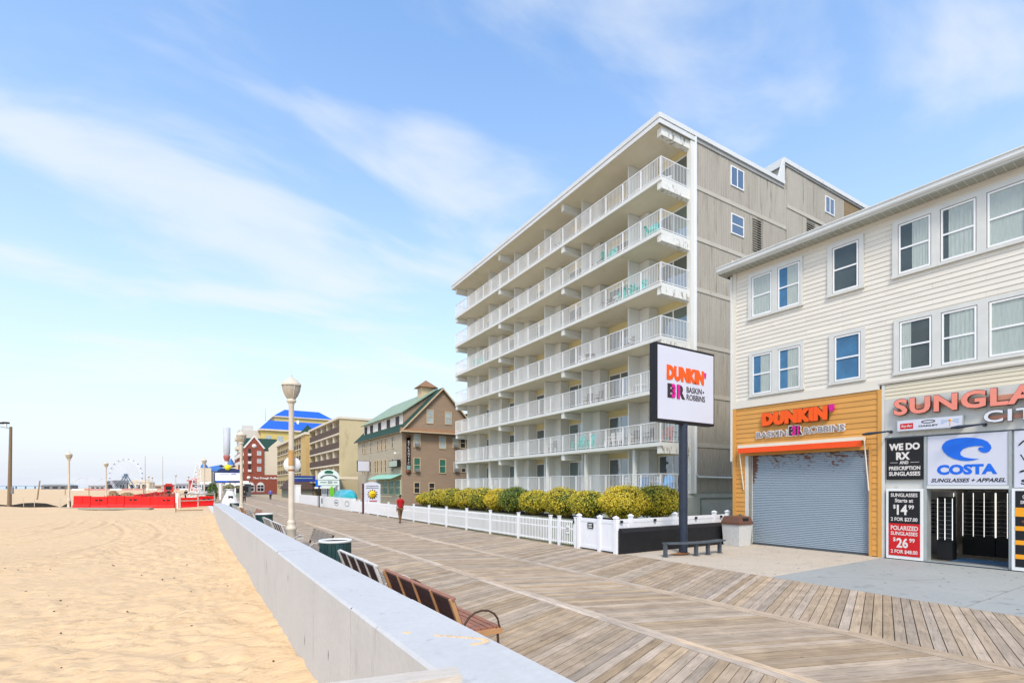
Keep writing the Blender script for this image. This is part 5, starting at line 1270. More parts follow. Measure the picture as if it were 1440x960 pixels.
# dormer band
MB().box(-16.6,-1.3,0.55,4.5,9.2,10.72).build('dormer', mat('dormer_white','#d9d6cd',0.7,0.05,1), HT)
slab((-16.9,0.15,10.66),(-1.0,0.15,10.66),(-1.0,AP[0],13.9),(-16.9,AP[0],13.9),0.12).build('dormer_roof', M_sage, HT)
MB().add([(-1.29,0.56,9.3),(-1.25,0.56,9.3),(-1.25,4.5,13.2),(-1.29,4.5,13.2),(-1.29,0.56,10.7),(-1.25,0.56,10.7),(-1.25,4.5,13.4),(-1.29,4.5,13.4)], BOXF).build('dormer_cheek', M_br, HT)
def facade_window(parent, x, z, w_, h, y, m, pane, ac=False, side=False):
    def P(a,b,c,d,e,f): 
        return MB().box(a,b,c,d,e,f)
    fm = cached(('fw',w_,h), lambda: frame_mesh(w_, h, 0.09, -0.06, 0.0).box(0.09,w_-0.09,-0.05,-0.01,h/2-0.03,h/2+0.03).mesh('window_frame'))
    pm = cached(('fp',w_,h), lambda: MB().box(0.09,w_-0.09,-0.02,-0.005,0.09,h-0.09).mesh('pane'))
    if side: o = link('window', fm, m, parent, (y, x, z), R(90))
    else: o = link('window', fm, m, parent, (x, y, z))
    link('pane', pm, pane, o)
    if ac: link('air_conditioner', boxmesh(0.5,0.35,0.35), mat('ac_grey','#7e7f80',0.6,0.15,6), o, (w_/2, -0.15, 0.10))
    return o
M_pg = mat('dark_pane', '#2e3236', 0.15, 0.3, 1.0); M_pp = mat('pale_pane', '#a9b4b4', 0.15, 0.2, 1.5); M_pgreen = mat('green_pane', '#3b7263', 0.2, 0.3, 1.5)
XS = 0.065
for (a, b, z0, z1, pn, ac) in ((1.30,2.18,6.70,8.28,M_pp,True),(4.46,5.36,6.63,8.17,M_pp,False),(6.2,7.0,6.80,8.1,M_pp,True),(7.15,7.95,6.8,8.1,M_pg,False),(1.30,2.16,3.84,5.55,M_pgreen,True),(4.46,5.36,3.76,5.46,M_pgreen,False),(6.3,7.1,3.9,5.2,M_pp,True),(7.3,8.0,3.9,4.9,M_pg,False),(1.33,2.1,1.45,2.75,M_pg,False),(3.15,3.95,1.45,2.70,M_pg,False)):
    facade_window(HT, a, z0, round(b-a,2), round(z1-z0,2), XS, M_trim, pn, ac, True)
for (a, b, z0, z1) in ((2.80,3.67,9.45,11.10),(5.10,5.98,9.50,11.02)): facade_window(HT, a, z0, round(b-a,2), round(z1-z0,2), 0.29, M_trim, M_pp, False, True)
for u in (15.1,14.0,11.5,8.5,7.0,5.5,3.0):
    facade_window(HT, -u-0.35, 6.70, 0.7, 1.45, -0.035, M_trim, M_pg)
for u in (15.1,14.0,11.5,8.5,7.0,5.5,3.0,9.5):
    facade_window(HT, -u-0.35, 3.90, 0.7, 1.65, -0.035, M_trim, M_pg)
for u in (15.6,13.0,9.6,6.2,3.0):
    for dx in (-0.55, 0.1): facade_window(HT, -u+dx, 9.45, 0.45, 1.0, 0.545, M_brn, M_pg)
for a in (-8.6,-6.4,-4.2,-2.1): facade_window(HT, a, 1.25, 1.8, 1.75, -0.035, mat('cream_green_trim','#b9c3a0',0.6,0.05), M_pgreen)
MB().add([(-8.8,-1.3,3.10),(0.0,-1.3,3.10),(0.0,-0.035,3.62),(-8.8,-0.035,3.62),(-8.8,-1.3,3.14),(0.0,-1.3,3.14),(0.0,-0.035,3.68),(-8.8,-0.035,3.68)], BOXF).build('porch_awning', mat('mint_awning','#8fc0ac',0.7,0.15,2,stretch=(6,1,1)), HT)
MB().box(-8.8,0.0,-1.28,-1.22,1.1,1.2).box(-8.8,0,-1.28,-1.22,0.1,0.2).build('porch_rail', M_trim, HT)
cup = MB().box(-4.4,-3.0,3.6,5.2,13.0,14.3).build('cupola', M_trim, HT)
MB().add([(-4.8,3.2,14.3),(-2.6,3.2,14.3),(-2.6,5.6,14.3),(-4.8,5.6,14.3),(-3.7,4.4,15.3)], [(0,1,4),(1,2,4),(2,3,4),(3,0,4),(3,2,1,0)]).build('cupola_roof', MATS['rusty_brown_roof'], HT)
# rear wing gable
wv_ = [(9.8,7.0),(9.8,9.2),(11.6,10.9),(15.5,7.0)]
MB().box(-12, -2.0, HW, 22, 0, 7.6).build('rear_wing', M_br, HT)
slab((-12.3,HW+8,7.2),(-1.6,HW+8,7.2),(-1.6,HW+1,11.8),(-12.3,HW+1,11.8),0.14).build('rear_roof', M_gr, HT)

hs = thing('vertical_hotel_sign', 'tall black vertical sign with pale letters on the brown hotel corner', 'sign', (20.0, 54.15, 0), R(-90))
MB().box(0.08,0.20,0.46,0.92,3.95,7.75).build('board', M_black, hs)
Mx = Matrix.Translation((0.08,0.69,7.75)) @ Matrix.Rotation(R(90),4,'Y')
MB().lathe([(0,0),(0.30,0),(0.30,0.12),(0,0.12)], 16, (0,0,0), Mx).build('top_disc', mat('sign_brown','#6d4a33',0.6,0.1), hs)
MB().lathe([(0,0),(0.30,0),(0.30,0.12),(0,0.12)], 16, (0,0,0), Matrix.Translation((0.082,0.69,3.95)) @ Matrix.Rotation(R(90),4,'Y')).build('bottom_disc', MATS['sign_brown'], hs)
MB().box(0.201,0.21,0.48,0.90,4.15,4.62).build('teal_field', mat('sign_teal','#7fa7a2',0.5,0.1), hs)
for i, ch in enumerate('ATLANTIC'): text('lettering', ch, 0, 0, 0.20 if ch != 'I' else 0.05, 0.26, 0, M_lw, hs, extrude=0.01, offset=0.01, loc=(0.203, 0.60 if ch != 'I' else 0.67, 7.18-i*0.345), rz=R(90))
s2 = thing('green_wall_sign', 'small pale green box sign on the beach side of the brown hotel', 'sign', (20.0,54.15,0), R(-90))
MB().box(-3.1,-0.2,-0.5,-0.12,4.45,5.25).build('box', M_dark, s2); MB().box(-3.0,-0.3,-0.51,-0.5,4.52,5.18).build('face', mat('pale_green_face','#aeb9a6',0.5,0.1,1), s2)
MB().lathe([(0,0),(0.16,0),(0.12,0.15),(0.04,0.22)],10,(-0.9,-0.5,5.9)).tube((-0.9,-0.5,5.9),(-0.9,-0.03,6.1),0.02).build('floodlight', M_sash, s2)
s3 = thing('white_wall_sign', 'white projecting box sign on the beach side of the brown hotel', 'sign', (20.0,54.15,0), R(-90))
MB().box(-12.1,-11.8,-1.7,-0.1,4.2,5.6).build('box', M_black, s3); MB().box(-11.79,-11.78,-1.65,-0.15,4.25,5.55).build('face', M_signw, s3)

# ================================================================== beige balcony block
BB = thing('beige_balcony_block', 'beige four storey motel block with long brown balcony fronts', 'building', (20.0, 82.1, 0), R(-90))
M_be = mat('beige_stucco', '#c4b58e', 0.8, 0.06, 0.4, stain='#a9986f', stain_t=0.6, stain_scale=0.5, stain_stretch=(1,1,0.3)); M_bk = mat('brown_balcony_panel', '#574437', 0.7, 0.15, 2, stretch=(4,1,1)); M_wb = mat('warm_white_slab', '#d8cdb6', 0.7, 0.05)
MB().box(-24, 0, 2.2, 16, 0, 13.0).build('body', M_be, BB); MB().box(-0.4, 0, 0.0, 2.199, 0, 13.0).box(-24.2,-23.8,0.0,2.199,0,13.0).build('fin_wall', M_be, BB)
MB().box(-24.3, 0.15, -0.2, 16.1, 13.0, 13.35).build('roof', M_wb, BB)
for f, z in enumerate((3.1, 5.85, 8.35, 10.8)):
    b_ = MB().box(-23.8,-0.4,-0.05,2.19,z-0.25,z).build('balcony', M_wb, BB)
    if f: MB().box(-23.8,-0.4,-0.04,0.03,z,z+1.05).build('panel', M_bk, b_)
    for k in range(5):
        x0 = -22.8+k*4.6
        MB().box(x0,x0+2.2,2.12,2.198,z+0.05,z+2.0).build('door', M_pg, b_); MB().box(x0+2.7,x0+3.7,2.12,2.198,z+0.9,z+2.0).build('window', M_pg, b_)
        if k: MB().box(x0-0.5,x0-0.3,0.04,2.19,z,z+2.2).build('divider', M_wb, b_)
for k in range(6): MB().box(-21+k*3.6,-19.6+k*3.6,2.10,2.199,0.6,2.2).build('ground_window', M_pg, BB)
towel = link('beach_towel', boxmesh(0.06,1.2,0.9), M_blue, None, (20.0, 82.6, 9.2-3.3+0.0), 0, 'blue towel hung over the brown balcony end', 'towel')
towel.location = (20.6, 83.0, 6.1)
# flat canopy joining to hotel
cn = thing('flat_canopy', 'flat cream canopy over a glazed porch beside the brown hotel', 'canopy', (17.5, 74.0, 0), R(-90))
MB().box(-9,2.2,-2,2.5,3.25,3.6).build('roof', M_wb, cn); MB().box(-8.8,2.0,0.0,0.1,1.1,3.24).build('glazing', mat('blue_glazing','#6f8ba6',0.15,0.2,1), cn)
for k in range(8): link('mullion', boxmesh(0.14,0.14,3.24), M_sash, cn, (-8.8+k*1.52, -0.06, 0))
MB().box(-9,2.2,-0.1,0.2,0,1.09).build('base_wall', M_white, cn)

# ================================================================== grid block
GB = thing('grid_balcony_block', 'tan motel block with a grid of recessed balconies behind the lamp post', 'building', (20.0, 110.0, 0), R(-90))
MB().box(-40.5,0,1.5,14,0,12.8).build('body', mat('recess_tan','#8c7654',0.8,0.1,1), GB); MB().box(-5.0,0,-0.02,1.499,0,12.9).build('end_wall', mat('ochre_stucco','#c6a86c',0.8,0.06,0.5), GB)
MB().box(-40.7,0.2,-0.3,14.2,12.9,13.4).build('roof', M_wb, GB)
g = MB()
for z in (2.7,5.3,7.9,10.4): g.box(-40.5,-5.0,-0.02,1.49,z-0.2,z)
g.build('floor_slab', M_wb, GB)
for k in range(13): link('fin', boxmesh(0.22,1.5,12.88), M_be, GB, (-40.3+k*2.9, 0.72, 0))
for z in (2.7,5.3,7.9,10.4):
    for k in range(12): 
        MB().box(-39.9+k*2.9,-38.0+k*2.9,1.42,1.498,z+0.05,z+2.0).build('door', M_pg, GB)
        MB().box(-40.1+k*2.9,-37.6+k*2.9,0.02,0.06,z+0.0,z+1.0).build('rail_panel', mat('dark_rail','#4a3d33',0.7,0.2), GB)
# ================================================================== brick building with tower
BK = thing('brick_corner_building', 'red brick building with a small gabled tower, green roof and white lettering', 'building', (13.1, 165.0, 0), 0)
M_bri = mat('red_brick', '#8f4b38', 0.85, 0.12, 1.5, fine=0.15); M_crw = mat('blank_cream_wall','#d8cab0',0.8,0.05,0.3)
MB().box(0,10.5,0,40,0,5.6).build('brick_base', M_bri, BK); MB().box(0,5.3,0,6,5.601,13.6).build('tower', M_bri, BK)
MB().box(5.301,10.5,0.3,30,5.601,12.6).build('upper_wall', M_crw, BK); MB().box(0.2,5.3,6.01,40,5.601,13.0).build('side_wing', M_bri, BK)
slab((0.0,1.2,12.7),(9.6,1.2,12.7),(9.6,7,16.9),(0.0,7,16.9),0.2).build('roof', M_gr, BK)
MB().prism([(6.6,12.601),(11.5,12.601),(11.5,14.0),(9.2,16.0),(6.6,13.6)],0.29,5).build('cream_gable', M_crw, BK)
MB().prism([(0.2,13.601),(5.1,13.601),(2.65,16.8)],0.0,5).build('tower_gable', M_bri, BK)
MB().prism([(-0.3,13.4),(0.2,13.3),(2.65,16.6),(5.1,13.3),(5.6,13.4),(2.65,17.3)],-0.2,-0.01).build('gable_trim', M_lw, BK)
MB().lathe([(0,0),(0.62,0),(0.62,0.1),(0,0.1)],16,(0,0,0),Matrix.Translation((2.65,-0.01,14.0)) @ Matrix.Rotation(R(90),4,'X')).build('round_window', M_lw, BK)
for z in (6.6,9.0,11.3): 
    facade_window(BK, 3.4, z, 1.1, 1.3, -0.01, M_lw, M_pp)
    MB().box(1.1,1.8,-0.02,-0.005,z+0.3,z+1.9).build('dark_window', M_pg, BK); MB().box(1.0,1.9,-0.35,-0.021,z-0.2,z+0.5).build('balcony', M_lw, BK)
    MB().box(-0.6,-0.01,1,30,z-0.2,z+0.8).build('side_balcony', M_lw, BK)
for x in (0.7,3.3):
    ao = [(x,0.6),(x+2.0,0.6),(x+2.0,2.6),(x+1.6,3.2),(x+1.0,3.45),(x+0.4,3.2),(x,2.6)]
    w_o = MB().prism(ao,-0.06,-0.005).build('arched_window', M_lw, BK)
    for q in range(2):
        MB().box(x+0.15+q*0.9,x+0.95+q*0.9,-0.08,-0.061,1.9,2.55).build('pane', M_pg, w_o); MB().box(x+0.15+q*0.9,x+0.95+q*0.9,-0.08,-0.061,0.8,1.75).build('pane', M_pg, w_o)
dr_ = thing('lettering_on_brick', 'white lettering across the red brick base', 'sign', (13.1,165.0,0), 0)
text('lettering', 'The Dough Roller', 2.3, 4.2, 7.0, 0.75, -0.02, M_lw, dr_, extrude=0.05, offset=0.05)
MB().lathe([(0,0),(0.5,0),(0.5,0.1),(0,0.1)],18,(0,0,0),Matrix.Translation((1.2,-0.02,4.7)) @ Matrix.Rotation(R(90),4,'X')).build('round_logo', M_lw, dr_)
kb = thing('brown_booth', 'low booth with a brown hipped roof in front of the brick building', 'booth', (16.0,100.0,0), R(-90))
MB().box(-14,0,0,3.5,0,1.7).build('wall', mat('grey_green_panel','#7b7f72',0.8,0.1), kb); MB().add([(-14.5,-0.5,1.701),(0.5,-0.5,1.701),(0.5,4,1.701),(-14.5,4,1.701),(-12,1.2,4.0),(-2,1.2,4.0),(-2,2.3,4.0),(-12,2.3,4.0)], BOXF).build('roof', mat('dark_brown_roof','#4b3a31',0.8,0.2,3), kb)

# ================================================================== blue roofed hotel
BH = thing('blue_roofed_hotel', 'large yellow hotel with bright blue hipped roofs behind the motels', 'building', (22.0, 206, 0), 0)
M_ye = mat('yellow_stucco', '#d2bd72', 0.8, 0.06, 0.2); M_bl = mat('bright_blue_roof', '#1b5cc9', 0.6, 0.08, 0.5)
def hip(x0,x1,y0,y1,z0,z1,ins): return MB().add([(x0,y0,z0),(x1,y0,z0),(x1,y1,z0),(x0,y1,z0),(x0+ins,y0+ins,z1),(x1-ins,y0+ins,z1),(x1-ins,y1-ins,z1),(x0+ins,y1-ins,z1)], BOXF)
MB().box(0,26,0,22,0,22.8).build('wall', M_ye, BH); MB().box(-0.8,26.8,-0.8,22.8,22.801,23.4).build('cornice', M_wb, BH); hip(-0.6,26.6,-0.6,22.6,23.401,27.0,3.4).build('roof', M_bl, BH)
MB().box(5,26,4,20,26.5,28.6).build('upper_wall', M_ye, BH); MB().box(4.4,26.6,3.4,20.6,28.601,29.0).build('cornice', M_wb, BH); hip(4.6,26.4,3.6,20.4,29.001,32.2,4.5).build('roof', M_bl, BH)
for k in range(6): MB().box(1.5+k*4,3.3+k*4,-0.1,-0.01,18,21).build('window', M_pp, BH)
for x in (10.5,13.0): MB().lathe([(0.5,0),(0.5,1.6),(0.3,2.0)],8,(x,2.5,25.6)).build('roof_vent', M_sash, BH)
MB().box(-7,-0.01,4,14,0,23.0).build('side_block', mat('grey_cream','#c9c5bb',0.8,0.06), BH); MB().box(-5.5,-2,6,10,23.001,25).build('plant_box', MATS['grey_cream'], BH)
for k in range(5): MB().box(-7.8,-7.01,4.5,13.5,5+k*3.6,6+k*3.6).build('balcony', M_wb, BH)
MB().tube((2,6,27),(2,6,32),0.08,0.03,5).build('antenna', M_iron, BH)
gt = thing('green_turret', 'small green pyramid roofed turret behind the beige block', 'turret', (22.0,119,0), 0)
MB().box(-1.2,1.2,-1.2,1.2,0,14.0).build('wall', M_be, gt); MB().add([(-1.5,-1.5,14.001),(1.5,-1.5,14.001),(1.5,1.5,14.001),(-1.5,1.5,14.001),(0,0,16.0)],[(0,1,4),(1,2,4),(2,3,4),(3,0,4),(3,2,1,0)]).build('roof', M_gr, gt)
# ================================================================== between fence and motels
lw = thing('mural_wall', 'low white wall with sketched blue-grey emblems beyond the picket fence', 'wall', (12.40, 0, 0))
for a, b in ((46.0,60.9),(60.95,73.3)): MB().box(0,0.2,a,b,0,1.15).build('wall_panel', M_white, lw)
for a in (46.0, 60.92, 73.2): link('end_cap', boxmesh(0.24,0.10,1.18), M_sash, lw, (0.1, a, 0))
M_ink = mat('mural_ink', '#56606a', 0.6, 0.1)
em = MB(); ring2(em, 0, 0.62, 0.85, 0.32, 0.05, 0, 0.006)
em.build('emblem', M_ink, lw, loc=(-0.01, 52.3, 0), rz=R(-90)); em2 = MB(); ring2(em2, 0, 0.62, 0.75, 0.26, 0.05, 0, 0.006); em2.build('emblem', M_ink, lw, loc=(-0.01, 48.2, 0), rz=R(-90))
MB().box(-0.3,0.3,0,0.006,0.35,0.95).build('emblem', M_ink, lw, loc=(-0.01, 58.9, 0), rz=R(-90))
MB().box(-0.5,0.5,-0.008,-0.002,0.55,0.68).build('emblem_bar', M_ink, lw, loc=(-0.01,52.3,0), rz=R(-90))
wp = thing('white_pillar', 'white square pillar at the far end of the low white wall', 'pillar', (12.5,74.5,0)); MB().box(-0.3,0.3,-0.5,0.9,0,2.4).build('shaft', M_white, wp); MB().box(-0.35,0.35,-0.55,0.95,2.4,2.48).build('cap', M_sash, wp)
bs = thing('blue_shop_sign', 'dark blue sign with pale lettering on the tan forecourt behind the lamp post', 'sign', (13.5,76,0))
MB().box(-1.6,1.6,-0.1,0.1,2.9,3.75).build('board', mat('navy_board','#24357f',0.5,0.06), bs); MB().box(-1.3,1.2,-0.105,-0.101,3.35,3.47).build('print_line', MATS['sign_teal'], bs)
for x in (-1.3,1.3): link('post', boxmesh(0.1,0.1,2.9), M_dark, bs, (x,0,0))
b2 = thing('small_blue_sign', 'small bright blue and white sign on two thin posts left of the arched sign', 'sign', (12.9,61,0))
MB().box(-0.75,0.75,-0.06,0.06,2.2,3.05).build('board', M_blue, b2); MB().box(-0.85,0.85,-0.07,0.07,2.0,2.199).build('lower_board', M_white, b2)
for x in (-0.5,0.6): link('post', boxmesh(0.08,0.08,2.0), M_dark, b2, (x,0,0))
ar = thing('arched_sign', 'white and green arched welcome sign on posts above the low white wall', 'sign', (12.75,57.2,0))
M_sgw = mat('sign_mint_white','#dfeae2',0.5,0.03); M_sgg = mat('sign_green','#14654c',0.5,0.06)
arch = [(-1.1,2.35),(1.1,2.35),(1.1,3.4)]+[(1.1*math.cos(a),3.4+0.72*math.sin(a)) for a in [k*math.pi/12 for k in range(1,12)]]+[(-1.1,3.4)]
MB().prism(arch,-0.08,0.08).build('board', M_sgw, ar)
MB().prism([(-0.6,2.1),(0.6,2.1),(0.85,2.345),(-0.85,2.345)],-0.07,0.07).build('skirt', M_sgw, ar)
arc = MB()
for k in range(14):
    a0, a1 = math.pi*(0.08+0.84*k/14), math.pi*(0.08+0.84*(k+1)/14)
    P3 = lambda a, r: (1.0*r*math.cos(a), 3.02+0.55*r*math.sin(a))
    arc.prism([P3(a0,0.98),P3(a1,0.98),P3(a1,0.74),P3(a0,0.74)][::1], -0.09, -0.081)
arc.build('dark_arc', M_ink, ar)
MB().prism([(-0.42,3.66),(0.42,3.66),(0.48,3.84),(0.2,4.0),(-0.2,4.0),(-0.48,3.84)],-0.095,-0.081).build('green_emblem', M_sgg, ar)
MB().box(-1.08,1.08,-0.09,-0.081,2.93,2.98).box(-1.08,1.08,-0.09,-0.081,2.35,2.39).build('rules', M_ink, ar)
MB().box(-0.9,-0.25,-0.09,-0.081,2.62,2.78).box(-0.12,0.38,-0.09,-0.081,2.55,2.85).box(0.5,0.9,-0.09,-0.081,2.62,2.78).build('print_block', mat('faint_ink','#9aa6a4',0.6,0.15,8), ar)
for x in (-1.0,1.0): link('post', boxmesh(0.12,0.12,2.35), M_lw if x > 0 else M_dark, ar, (x,0.0,0))
tb = thing('teal_boat', 'teal and blue upturned boat hull resting behind the low white wall', 'boat', (13.3,52.4,0), R(90))
V = []; n = 16; m_ = 8
for i in range(n+1):
    t = -1+2*i/n; wv2 = max(0.02,(1-abs(t)**3.2))
    for j in range(m_+1):
        a = math.pi*j/m_; V.append((t*3.6, 0.8*wv2*math.cos(a), 1.0+0.95*max(0.05,(1-abs(t)**6))*math.sin(a)))
F = [(i*(m_+1)+j,(i+1)*(m_+1)+j,(i+1)*(m_+1)+j+1,i*(m_+1)+j+1) for i in range(n) for j in range(m_)]
MB().add(V,F,smooth=True).build('hull', mat('teal_hull','#2a9b9e',0.35,0.15,0.5,stain='#5fb3dc',stain_t=0.5,stain_scale=0.4), tb)
MB().box(-3,3,-0.7,0.7,0.8,1.0).box(-2.5,-2.3,-0.6,0.6,0,0.8).box(2.3,2.5,-0.6,0.6,0,0.8).build('trestle', M_lw, tb)
lg_ = thing('lime_surf_cutout', 'lime green pointed surfboard shaped cutout next to the teal boat', 'surfboard', (12.9,56.4,0))
MB().prism([(-0.12,1.15),(0.12,1.15),(0.26,1.6),(0.2,2.0),(0.0,2.3),(-0.2,2.0),(-0.26,1.6)],-0.05,0.05).box(-0.04,0.04,-0.04,0.04,0,1.149).build('board', mat('lime','#6fc02a',0.5,0.05), lg_)
ss = thing('sun_logo_sign', 'white arched sign with a yellow sun face behind the picket fence', 'sign', (12.75,41.6,0), R(0))
top = [(-0.68,0.0),(0.68,0.0),(0.68,2.45)]+[(0.68-1.36*k/8, 2.45+0.18*math.sin(math.pi*k/8)) for k in range(1,8)]+[(-0.68,2.45)]
MB().prism(top,-0.12,0.12).build('board', mat('cool_white_board','#d9dbe6',0.5,0.03), ss)
MB().box(-0.80,-0.70,-0.1,0.1,0,2.5).build('side_post', mat('dark_red_post','#5a2620',0.6,0.2,3), ss)
MB().path([(-0.5+0.035*k,-0.125,2.30+0.07*math.sin(k*1.9)*(1.3 if k in (2,3,12) else 0.7)) for k in range(30)],0.014,4).build('script_line', mat('navy_ink','#2b3350',0.5,0.05), ss)
MB().box(-0.55,0.52,-0.135,-0.121,2.12,2.16).build('rule', MATS['navy_ink'], ss)
rays = MB()
for k in range(12):
    a = k*math.pi/6; c_, s_2 = math.cos(a), math.sin(a)
    rays.prism([(c_*0.30-s_2*0.07,1.60+s_2*0.30+c_*0.07),(c_*0.30+s_2*0.07,1.60+s_2*0.30-c_*0.07),(c_*0.47,1.60+s_2*0.45)],-0.13,-0.121)
rays.build('sun_rays', mat('ray_brown','#4a2f16',0.6,0.1), ss)
MB().lathe([(0,0),(0.31,0),(0.31,0.02),(0,0.02)],22,(0,0,0),Matrix.Translation((0,-0.125,1.60)) @ Matrix.Rotation(R(90),4,'X')).build('sun_disc', mat('sun_yellow','#f2c51c',0.5,0.05), ss)
MB().box(-0.15,0.15,-0.155,-0.146,1.58,1.63).build('smile', MATS['ray_brown'], ss)
MB().box(-0.45,0.42,-0.13,-0.121,1.02,1.10).build('red_rule', M_red, ss)

# ================================================================== far boardwalk things
ls = thing('digital_sign', 'wide digital message screen topped by a yellow sun over the far boardwalk', 'sign', (5.3,97.6,0), R(-2))
M_scr = mat('lit_screen','#e6e8fb',0.4,0.02,emit=0.25)
MB().box(-1.95,1.95,-0.2,0.2,2.85,4.65).build('cabinet', mat('navy_frame','#2a3864',0.5,0.1), ls); MB().box(-1.8,1.8,-0.21,-0.201,3.2,4.5).build('screen', M_scr, ls)
MB().box(-1.8,0.1,-0.215,-0.201,2.98,3.18).build('blue_line', M_blue, ls)
MB().box(-1.2,0.3,-0.215,-0.211,4.25,4.35).box(0.5,1.3,-0.215,-0.211,4.2,4.4).build('message_line', mat('screen_ink','#8b8fb8',0.5,0.05), ls)
MB().prism([(-1.6,4.66),(1.9,4.66),(1.9,5.0),(0.9,5.3),(-0.9,5.3),(-1.4,5.0)],-0.12,0.12).build('navy_crest', MATS['navy_frame'], ls)
MB().lathe([(0,0),(0.48,0),(0.48,0.1),(0,0.1)],18,(0,0,0),Matrix.Translation((0.0,-0.14,5.45)) @ Matrix.Rotation(R(90),4,'X')).build('sun_disc', mat('acid_yellow','#e3dc20',0.5,0.05), ls)
for a in (-1,1): MB().prism([(a*0.4,5.5),(a*0.9,5.9),(a*1.3,5.6),(a*0.8,5.45)][::a],-0.13,0.0).build('brown_wave', M_brn, ls)
for x in (-1.1,1.1): link('post', boxmesh(0.25,0.25,2.84), M_sash, ls, (x,0,0))
st = thing('white_tapered_plinth', 'white flared plinth standing below the digital screen', 'sculpture', (4.1,70.5,0))
MB().lathe([(1.0,0),(0.92,0.3),(0.75,0.8),(0.52,1.3),(0.38,1.7),(0.36,1.85),(0.5,1.9),(0.5,1.95),(0,1.95)],4+12).build('plinth', M_white, st)
MB().box(-0.25,0.25,-0.72,-0.60,0.5,1.1).build('plaque', M_dark, st)
cr = MB(); 
for k in range(40):
    a = rnd.uniform(0,6.28); r_ = rnd.uniform(0.05,0.9); cr.lathe([(0,0),(0.14,0.07),(0.1,0.2),(0,0.25)],5,(r_*math.cos(a),r_*math.sin(a)*0.5,1.93+0.6*(1-r_)*rnd.random()))
cr.build('planting', mat('dry_planting','#7c7a55',0.9,0.3,5), st)
tp = thing('white_mast', 'slim mast with a long pale cylinder head rising above the digital screen', 'mast', (7.3,137.8,0))
MB().lathe([(0.35,0),(0.3,7.5),(0.45,8.2)],10).build('shaft', M_white, tp); MB().lathe([(0.45,8.2),(0.7,9.0),(0.72,9.6),(0.5,9.61)],12).build('red_collar', mat('dull_red','#a8605a',0.6,0.1), tp)
MB().lathe([(0.55,9.6),(0.72,10.2),(0.78,16.2),(0,16.25)],14).build('cylinder_head', mat('pale_grey_head','#b9bcc0',0.5,0.08,1,stretch=(6,6,0.2)), tp)
tr = thing('lattice_sculpture', 'leaning white lattice tower with swirled base at the edge of the boardwalk', 'sculpture', (0.75,82.5,0))
fr_ = MB(); P0 = [(-1.0,-0.5),(0.7,-0.5),(0.7,0.5),(-1.0,0.5)]; T0 = [(-0.05,-0.2),(0.35,-0.2),(0.35,0.2),(-0.05,0.2)]
def lv_(k, t): return (P0[k][0]*(1-t)+T0[k][0]*t, P0[k][1]*(1-t)+T0[k][1]*t, 0.3+5.1*t)
for k in range(4): fr_.tube(lv_(k,0), lv_(k,1), 0.06,0.05,5)
for i in range(9):
    for k in range(4): fr_.tube(lv_(k,i/9), lv_((k+1)%4,(i+1)/9), 0.035,0.035,4); fr_.tube(lv_(k,(i+1)/9), lv_((k+1)%4,(i+1)/9), 0.035,0.035,4)
fr_.build('lattice', M_white, tr)
sw_ = MB()
for c_ in ((-0.6,0.9,0.75),(0.5,0.8,0.6),(-0.05,1.6,0.5)):
    pts = [(c_[0]+c_[2]*(1-k/26)*math.cos(k*0.55), -0.6, c_[1]+c_[2]*(1-k/26)*math.sin(k*0.55)) for k in range(24)]
    sw_.path(pts, 0.07, 5)
sw_.build('swirls', M_white, tr); MB().box(-1.2,1.0,-0.7,0.7,0,0.3).build('plinth', mat('grey_plinth','#8b9292',0.8,0.1), tr)
# leafy shrub tree next to it
tt = thing('small_dark_tree', 'small dark green bushy tree between the lattice sculpture and the digital screen', 'tree', (2.55,80.5,0))
MB().tube((0,0,-0.1),(0,0,1.0),0.09,0.06,7).tube((0,0,0.8),(0.3,0.1,1.6),0.05,0.02,6).tube((0,0,0.8),(-0.25,0,1.7),0.05,0.02,6).build('trunk', M_bark, tt)
V, tn = leaf_cloud((0,0,1.45), 0.62, 0.62, 1.2, 1500, 0.10, 77, -0.9, 0.9, 0.3); link('crown', leaf_mesh(V, tn, 'crown'), M_leaf, tt)
# far castle-like block
for (x, y, w_, h, hc, lab) in ((3.3,170,3.4,7.4,1.9,'far cream block with a small blue cone roof'), (10.4,175,3.4,8.6,2.2,'far cream block with a taller blue cone roof right of the mast')):
    t = thing('turreted_building', lab, 'building', (x,y,0), 0)
    MB().box(-w_/2,w_/2,-3,3,0,h).build('wall', MATS['blank_cream_wall'], t)
    MB().lathe([(w_*0.38,h),(0,h+hc)],8).build('cone_roof', mat('slate_blue_roof','#3d6fae',0.6,0.1), t)
    for k in range(2): MB().box(-w_*0.3+k*w_*0.35,-w_*0.1+k*w_*0.35,-3.06,-3.0,2+0,3.6).build('window', M_pg, t)
t = thing('blue_roof_shed', 'far low building with a sloping blue roof beside the small cone roof', 'building', (5.9,172,0)); MB().box(-2.2,2,-3,3,0,6.6).build('wall', MATS['grey_cream'], t); MB().add([(-2.4,-3.2,6.601),(2.2,-3.2,6.601),(2.2,3.2,6.601),(-2.4,3.2,6.601),(-1.2,-1,7.9),(1.8,-1,8.6),(1.8,1,8.6),(-1.2,1,7.9)],BOXF).build('roof', MATS['slate_blue_roof'], t)
